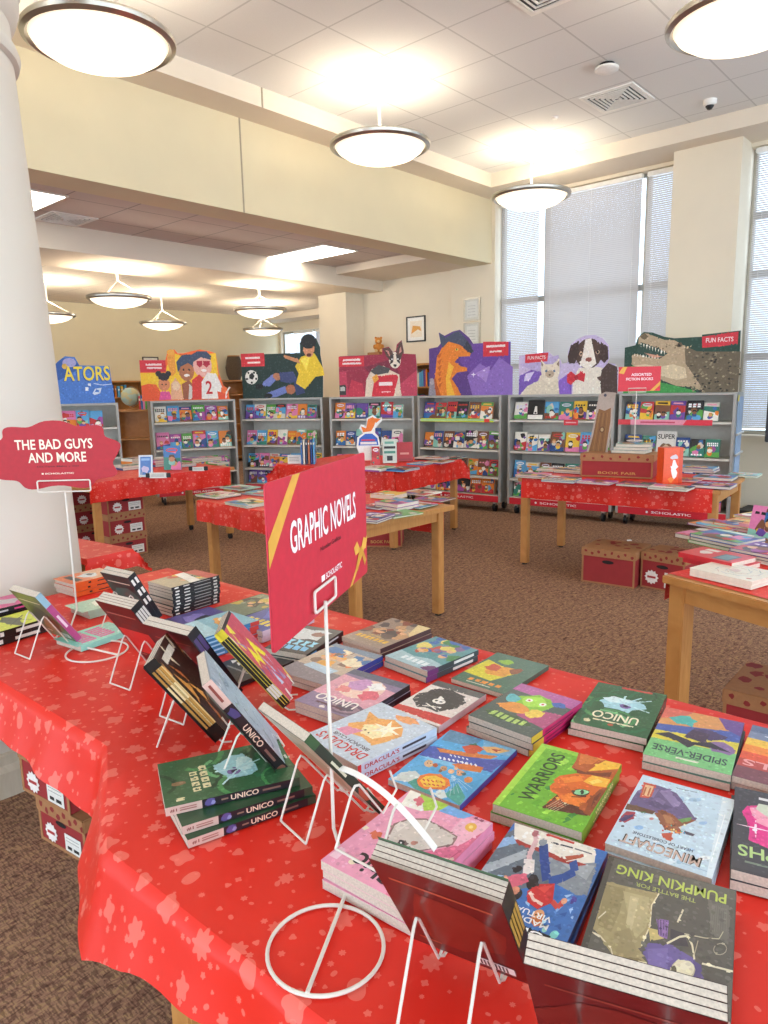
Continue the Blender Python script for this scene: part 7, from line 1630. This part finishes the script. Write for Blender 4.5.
# ================================================================= FURNITURE BEHIND THE CARTS
def bookcase(label, a0, a1, b0, b1, ztop, shelves, along, fill, q_, front):
    """wooden bookcase; along 'a' or 'b'"""
    t = thing('wooden_bookcase', label, 'bookcase', R((a0+a1)/2, (b0+b1)/2, 0), RA, 'oak library bookcases')
    A0, A1, B0, B1 = a0-(a0+a1)/2, a1-(a0+a1)/2, b0-(b0+b1)/2, b1-(b0+b1)/2
    MB().box(A0-.01, A1+.01, B0-.01, B1+.01, ztop-.03, ztop).build('top', M['wood'], t, bev=.003)
    if along == 'b':
        n = max(1, round((B1-B0)/.9)); 
        for k in range(n+1): y = B0+(B1-B0-.025)*k/n; MB().box(A0, A1, y, y+.025, 0, ztop-.03).build('side_panel', M['wood'], t)
        MB().box(A1-.012, A1, B0+.025, B1-.025, 0, ztop-.03).build('back_panel', M['wood'], t)
        for z in shelves: MB().box(A0+.01, A1-.012, B0+.025, B1-.025, z-.022, z).build('shelf', M['wood'], t)
    else:
        n = max(1, round((A1-A0)/.9))
        for k in range(n+1): x = A0+(A1-A0-.025)*k/n; MB().box(x, x+.025, B0, B1, 0, ztop-.03).build('side_panel', M['wood'], t)
        MB().box(A0+.025, A1-.025, B1-.012, B1, 0, ztop-.03).build('back_panel', M['wood'], t)
        for z in shelves: MB().box(A0+.025, A1-.025, B0+.01, B1-.012, z-.022, z).build('shelf', M['wood'], t)
    return t
def shelf_row(desc, along, s0, s1, other, z, n, q_, hh=(.18, .25), gap=.0):
    s = s0
    for k in range(n):
        w = q_.uniform(.02, .045); h = q_.uniform(*hh)
        if s+w > s1: break
        c = q_.choice(PAL)
        o = MB().box(-.0+0, w, -.07, .07, 0, h, C(c)).box(.003, w-.003, -.0705, -.07, h*.6, h*.75, C('#e8e0d0')).build('library_book', M['print'])
        if along == 'a': o.location = R(s, other, z); o.rotation_euler = (0, 0, RA)
        else: o.location = R(other, s, z); o.rotation_euler = (0, 0, RA+math.pi/2)
        tag(o, '%s book, %s %s' % (cname(c), 'leftmost' if k == 0 else (ORD[k] if k < len(ORD) else str(k+1)+'th'), desc), 'book', 'books '+desc)
        s += w+q_.uniform(.001, .012)+gap
q = random.Random(31)
bookcase('long oak bookcase against the far wall of the back room', -2.9, 1.3, 6.95, 7.28, 1.72, [.1, .45, .8, 1.12, 1.42], 'a', 0, q, -1)
shelf_row('on the far bookcase top shelf, left bay', 'a', -2.2, -1.6, 7.1, 1.421, 12, q, gap=.02)
shelf_row('on the far bookcase top shelf, middle bay', 'a', -1.0, -.4, 7.1, 1.421, 9, q, gap=.02)
shelf_row('on the far bookcase second shelf', 'a', -1.0, .1, 7.1, 1.121, 12, q, gap=.02)
bookcase('oak bookcase in the alcove behind the dragon poster', -.34, -.01, .72, 2.38, 1.83, [.1, .45, .8, 1.15, 1.5], 'b', 0, q, -1)
shelf_row('on the alcove bookcase upper shelf', 'b', .78, 1.5, -.2, 1.501, 14, q)
shelf_row('on the alcove bookcase second shelf', 'b', .78, 1.5, -.2, 1.151, 14, q)
# low oak case with a globe between the first two carts
p = D(133, 407, 10.6)
bc = thing('wooden_bookcase', 'low oak bookcase topped by a globe, between two carts', 'bookcase', (p.x, p.y+.15, 0), .1, 'oak library bookcases')
MB().box(-.34, .34, -.16, .16, 1.22, 1.25).build('top', M['wood'], bc, bev=.003)
for x in (-.33, .305): MB().box(x, x+.025, -.15, .15, 0, 1.22).build('side_panel', M['wood'], bc)
MB().box(-.305, .305, .138, .15, 0, 1.22).build('back_panel', M['wood'], bc)
for z in (.1, .45, .82): MB().box(-.305, .305, -.15, .138, z-.02, z).build('shelf', M['wood'], bc)
gl = thing('globe', 'pale green globe on a stand on the low oak bookcase', 'globe', (p.x-.07, p.y+.12, 1.2505))
MB().lathe([(.001, 0), (.09, 0), (.09, .012), (.02, .02), (.012, .05), (.001, .05)], n=24).build('base', M['wood'], gl, smooth=True)
m, nt, b_, o_ = newmat('globe_map'); tc = N(nt, 'ShaderNodeTexCoord'); nz = N(nt, 'ShaderNodeTexNoise'); nz.inputs['Scale'].default_value = 9; nt.links.new(tc.outputs['Object'], nz.inputs['Vector'])
nt.links.new(mixc(nt, mathn(nt, 'GREATER_THAN', nz.outputs[0], .53), C('#a9c4bd'), C('#c3bd94')), b_.inputs['Base Color']); b_.inputs['Roughness'].default_value = .35
MB().lathe([(.001 if abs(a) == 8 else .135*math.cos(a*math.pi/16), .19+.135*math.sin(a*math.pi/16)) for a in range(-8, 9)], n=32).build('sphere', m, gl, smooth=True)
MB().tube([(.148*math.cos(a), 0, .19+.148*math.sin(a)) for a in [math.radians(-100+10*k) for k in range(20)]], .005, 6).build('meridian', M['steel'], gl, smooth=True)
for k in range(9):
    o = MB().box(-.014, .014, -.07, .07, 0, .2+.01*(k % 3), C(PAL[(k*5) % 12])).box(-.01, .01, -.0705, -.07, .13, .16, C('#e8e0d0')).build('library_book', M['print'], loc=(p.x+.08+.031*k-.26*(k > 7), p.y+.12, 1.2505), rot=.1) if k < 7 else None
    if o: tag(o, '%s standing book, %s to the right of the globe' % (cname(PAL[(k*5) % 12]), ['nearest', 'second', 'third', 'fourth', 'fifth', 'sixth', 'last'][k]), 'book', 'books right of the globe')
# plush toys / ornaments on the cases
def plush(label, p, s, c1, c2, cat='toy'):
    t = thing('plush_toy', label, cat, p)
    m1, m2 = mat('plush_'+c1[1:], c1, .95, bump=.5, scale=80), mat('plush_'+c2[1:], c2, .95)
    def ball(cx, cy, cz, r, nm, m, sx=1, sz=1):
        pr = [(max(.0005, r*sx*math.cos(a*math.pi/12)), cz+r*sz*math.sin(a*math.pi/12)) for a in range(-6, 7)]
        MB().lathe(pr, cx, cy, 16).build(nm, m, t, smooth=True)
    ball(0, 0, s*.42, s*.4, 'body', m1, 1, 1.05); ball(0, -s*.08, s*1.0, s*.32, 'head', m1)
    for x in (-1, 1): ball(x*s*.24, 0, s*1.27, s*.11, 'ear', m1); ball(x*s*.38, -s*.1, s*.5, s*.14, 'arm', m1, .8, 1.4); ball(x*s*.22, -s*.25, s*.15, s*.15, 'foot', m2)
    ball(0, -s*.36, s*.94, s*.12, 'muzzle', m2)
pt = D(368, 356, 10.9); pa = R(-.18, 1.95, 1.8305); 
MB().box(-.13, .13, -.12, .12, 0, .2, C('#a9764c')).build('storage_bin', M['kraft'], loc=(pa.x, pa.y, pa.z), rot=RA, bev=.004)
tag(bpy.data.objects['storage_bin'], 'small kraft bin under the orange toy on the alcove bookcase', 'box')
plush('orange plush toy above the crimson dog poster', (pa.x, pa.y, pa.z+.2005), .17, '#c9843c', '#e8c890')
pz = R(.9, 7.08, 1.7205)
t = thing('wicker_basket', 'dark round woven basket on the far bookcase, left of the blue blinds', 'basket', pz)
MB().lathe([(.001, 0), (.12, 0), (.165, .12), (.18, .26), (.15, .42), (.12, .5), (.10, .5), (.13, .42), (.16, .26), (.14, .12), (.001, .02)], n=28).build('body', mat('wicker', '#5a4a3a', .9, noise=.25, scale=60), t, smooth=True)
MB().tube([(.12*math.cos(k*math.pi/12), .12*math.sin(k*math.pi/12), .5) for k in range(24)], .012, 6, closed=True).build('rim', M['wood'], t, smooth=True)
pz = R(-.38, 7.12, 1.7205)
t = thing('ornament', 'pale grey ornament on the far bookcase right of the kids poster', 'ornament', pz)
MB().lathe([(.001, 0), (.15, 0), (.16, .08), (.12, .17), (.05, .22), (.001, .23)], n=24).build('body', mat('stone_grey', '#a8aaa6', .7), t, smooth=True)
# big black screen at the right edge
a = D(756, 442, 6.62); t = thing('television', 'large black flat screen on a stand at the right edge', 'television', (a.x+.9, a.y-.42, 0), math.radians(-25))
MB().box(-.92, .92, 0, .06, a.z, a.z+1.06).build('bezel', M['dark'], t, bev=.006)
MB().box(-.88, .88, -.003, 0, a.z+.04, a.z+1.02).build('screen', M['screen'], t)
for s in (-1, 1): MB().box(s*.35-.03, s*.35+.03, .061, .10, .09, a.z+.7).build('post', M['dark'], t, bev=.004)
MB().box(-.5, .5, -.25, .35, .05, .09).build('base', M['dark'], t, bev=.006)
for x in (-.45, .45):
    for y in (-.2, .3): MB().tube([(x-.012, y, .025), (x+.012, y, .025)], .025, 14).build('caster', M['dark'], t)
for k, (x, y) in enumerate(((-.62, .2), (-.55, .25))):
    pts = [(a.x+.35+x*0+k*.06, a.y-.1, a.z-.02), (a.x+.30+k*.08, a.y-.05, .7), (a.x+.33+k*.05, a.y-.02, .4), (a.x+.22+k*.1, a.y, .15), (a.x+.10+k*.1, a.y+.02, .01)]
    # smooth the cable
    P2 = []
    for i in range(len(pts)-1):
        for s in range(6):
            u = s/6; p_0 = Vector(pts[max(i-1, 0)]); p_1 = Vector(pts[i]); p_2 = Vector(pts[i+1]); p_3 = Vector(pts[min(i+2, len(pts)-1)])
            P2.append(.5*((2*p_1)+(-p_0+p_2)*u+(2*p_0-5*p_1+4*p_2-p_3)*u*u+(-p_0+3*p_1-3*p_2+p_3)*u**3))
    o = MB().tube([tuple(v) for v in P2], .004, 6).build('cable', M['dark'], smooth=True); tag(o, ['left thin black cable hanging below the black screen', 'right thin black cable hanging below the black screen'][k], 'cable', 'screen cables')
p = R(-.3, -3.5); t = thing('equipment_box', 'low dark case on the floor right of the end cart', 'box', (p.x, p.y, 0), RA)
MB().box(-.2, .2, -.15, .15, 0, .16).build('body', M['dark'], t, bev=.01); MB().box(-.12, .12, -.156, -.15, .06, .1).build('latch_plate', M['steel'], t)
p = P(627, 541, 0); o = MB().prism([(0, 0), (.05, .01), (.045, .035), (.01, .03)], 0, .006).build('paper_scrap', M['whiteplastic'], loc=(p.x, p.y, .0005)); tag(o, 'small white paper scrap on the carpet before the right table', 'litter')
# chart hanging beside end cart
p0, d_, rz_ = local(6); L_ = math.hypot(CARTS[6][2][0]-p0[0], CARTS[6][2][1]-p0[1])
t = thing('cart_latch', 'pale blue side latch bars on the right flank of the crocodile cart', 'latch', (p0[0]+d_.x*(L_+.002), p0[1]+d_.y*(L_+.002), 0), rz_)
MB().box(0, .012, .06, .30, .3, 1.34, C('#9fb4cf')).build('side_sheet', M['matte'], t)
for z in (.55, .78, .98): MB().tube([(.02, -.01, z), (.02, .34, z+.01)], .012, 8).build('bar', M['steel'], t, smooth=True)
MB().box(.012, .014, .0, .05, 1.3, 1.36, C('#e6d23a')).build('yellow_tag', M['matte'], t)

# ================================================================= LIGHT
w = bpy.data.worlds.new('world'); sc.world = w; w.use_nodes = True
bg = w.node_tree.nodes['Background']; bg.inputs[0].default_value = (.73, .87, 1.0, 1); bg.inputs[1].default_value = WORLD
cam = bpy.data.cameras.new('camera'); co = bpy.data.objects.new('camera', cam); COL.objects.link(co)
cam.sensor_fit = 'VERTICAL'; cam.sensor_height = 32; cam.lens = F*32/1024; cam.clip_start = .02; cam.clip_end = 100
back = -fw
co.matrix_world = Matrix(((cr.x, cu.x, back.x, 0), (cr.y, cu.y, back.y, 0), (cr.z, cu.z, back.z, H), (0, 0, 0, 1)))
sc.camera = co
vs = sc.view_settings; sc.display_settings.display_device = 'sRGB'
vs.view_transform = 'Standard'; vs.look = 'None'; vs.gamma = 1; vs.exposure = EXPO; vs.use_curve_mapping = False
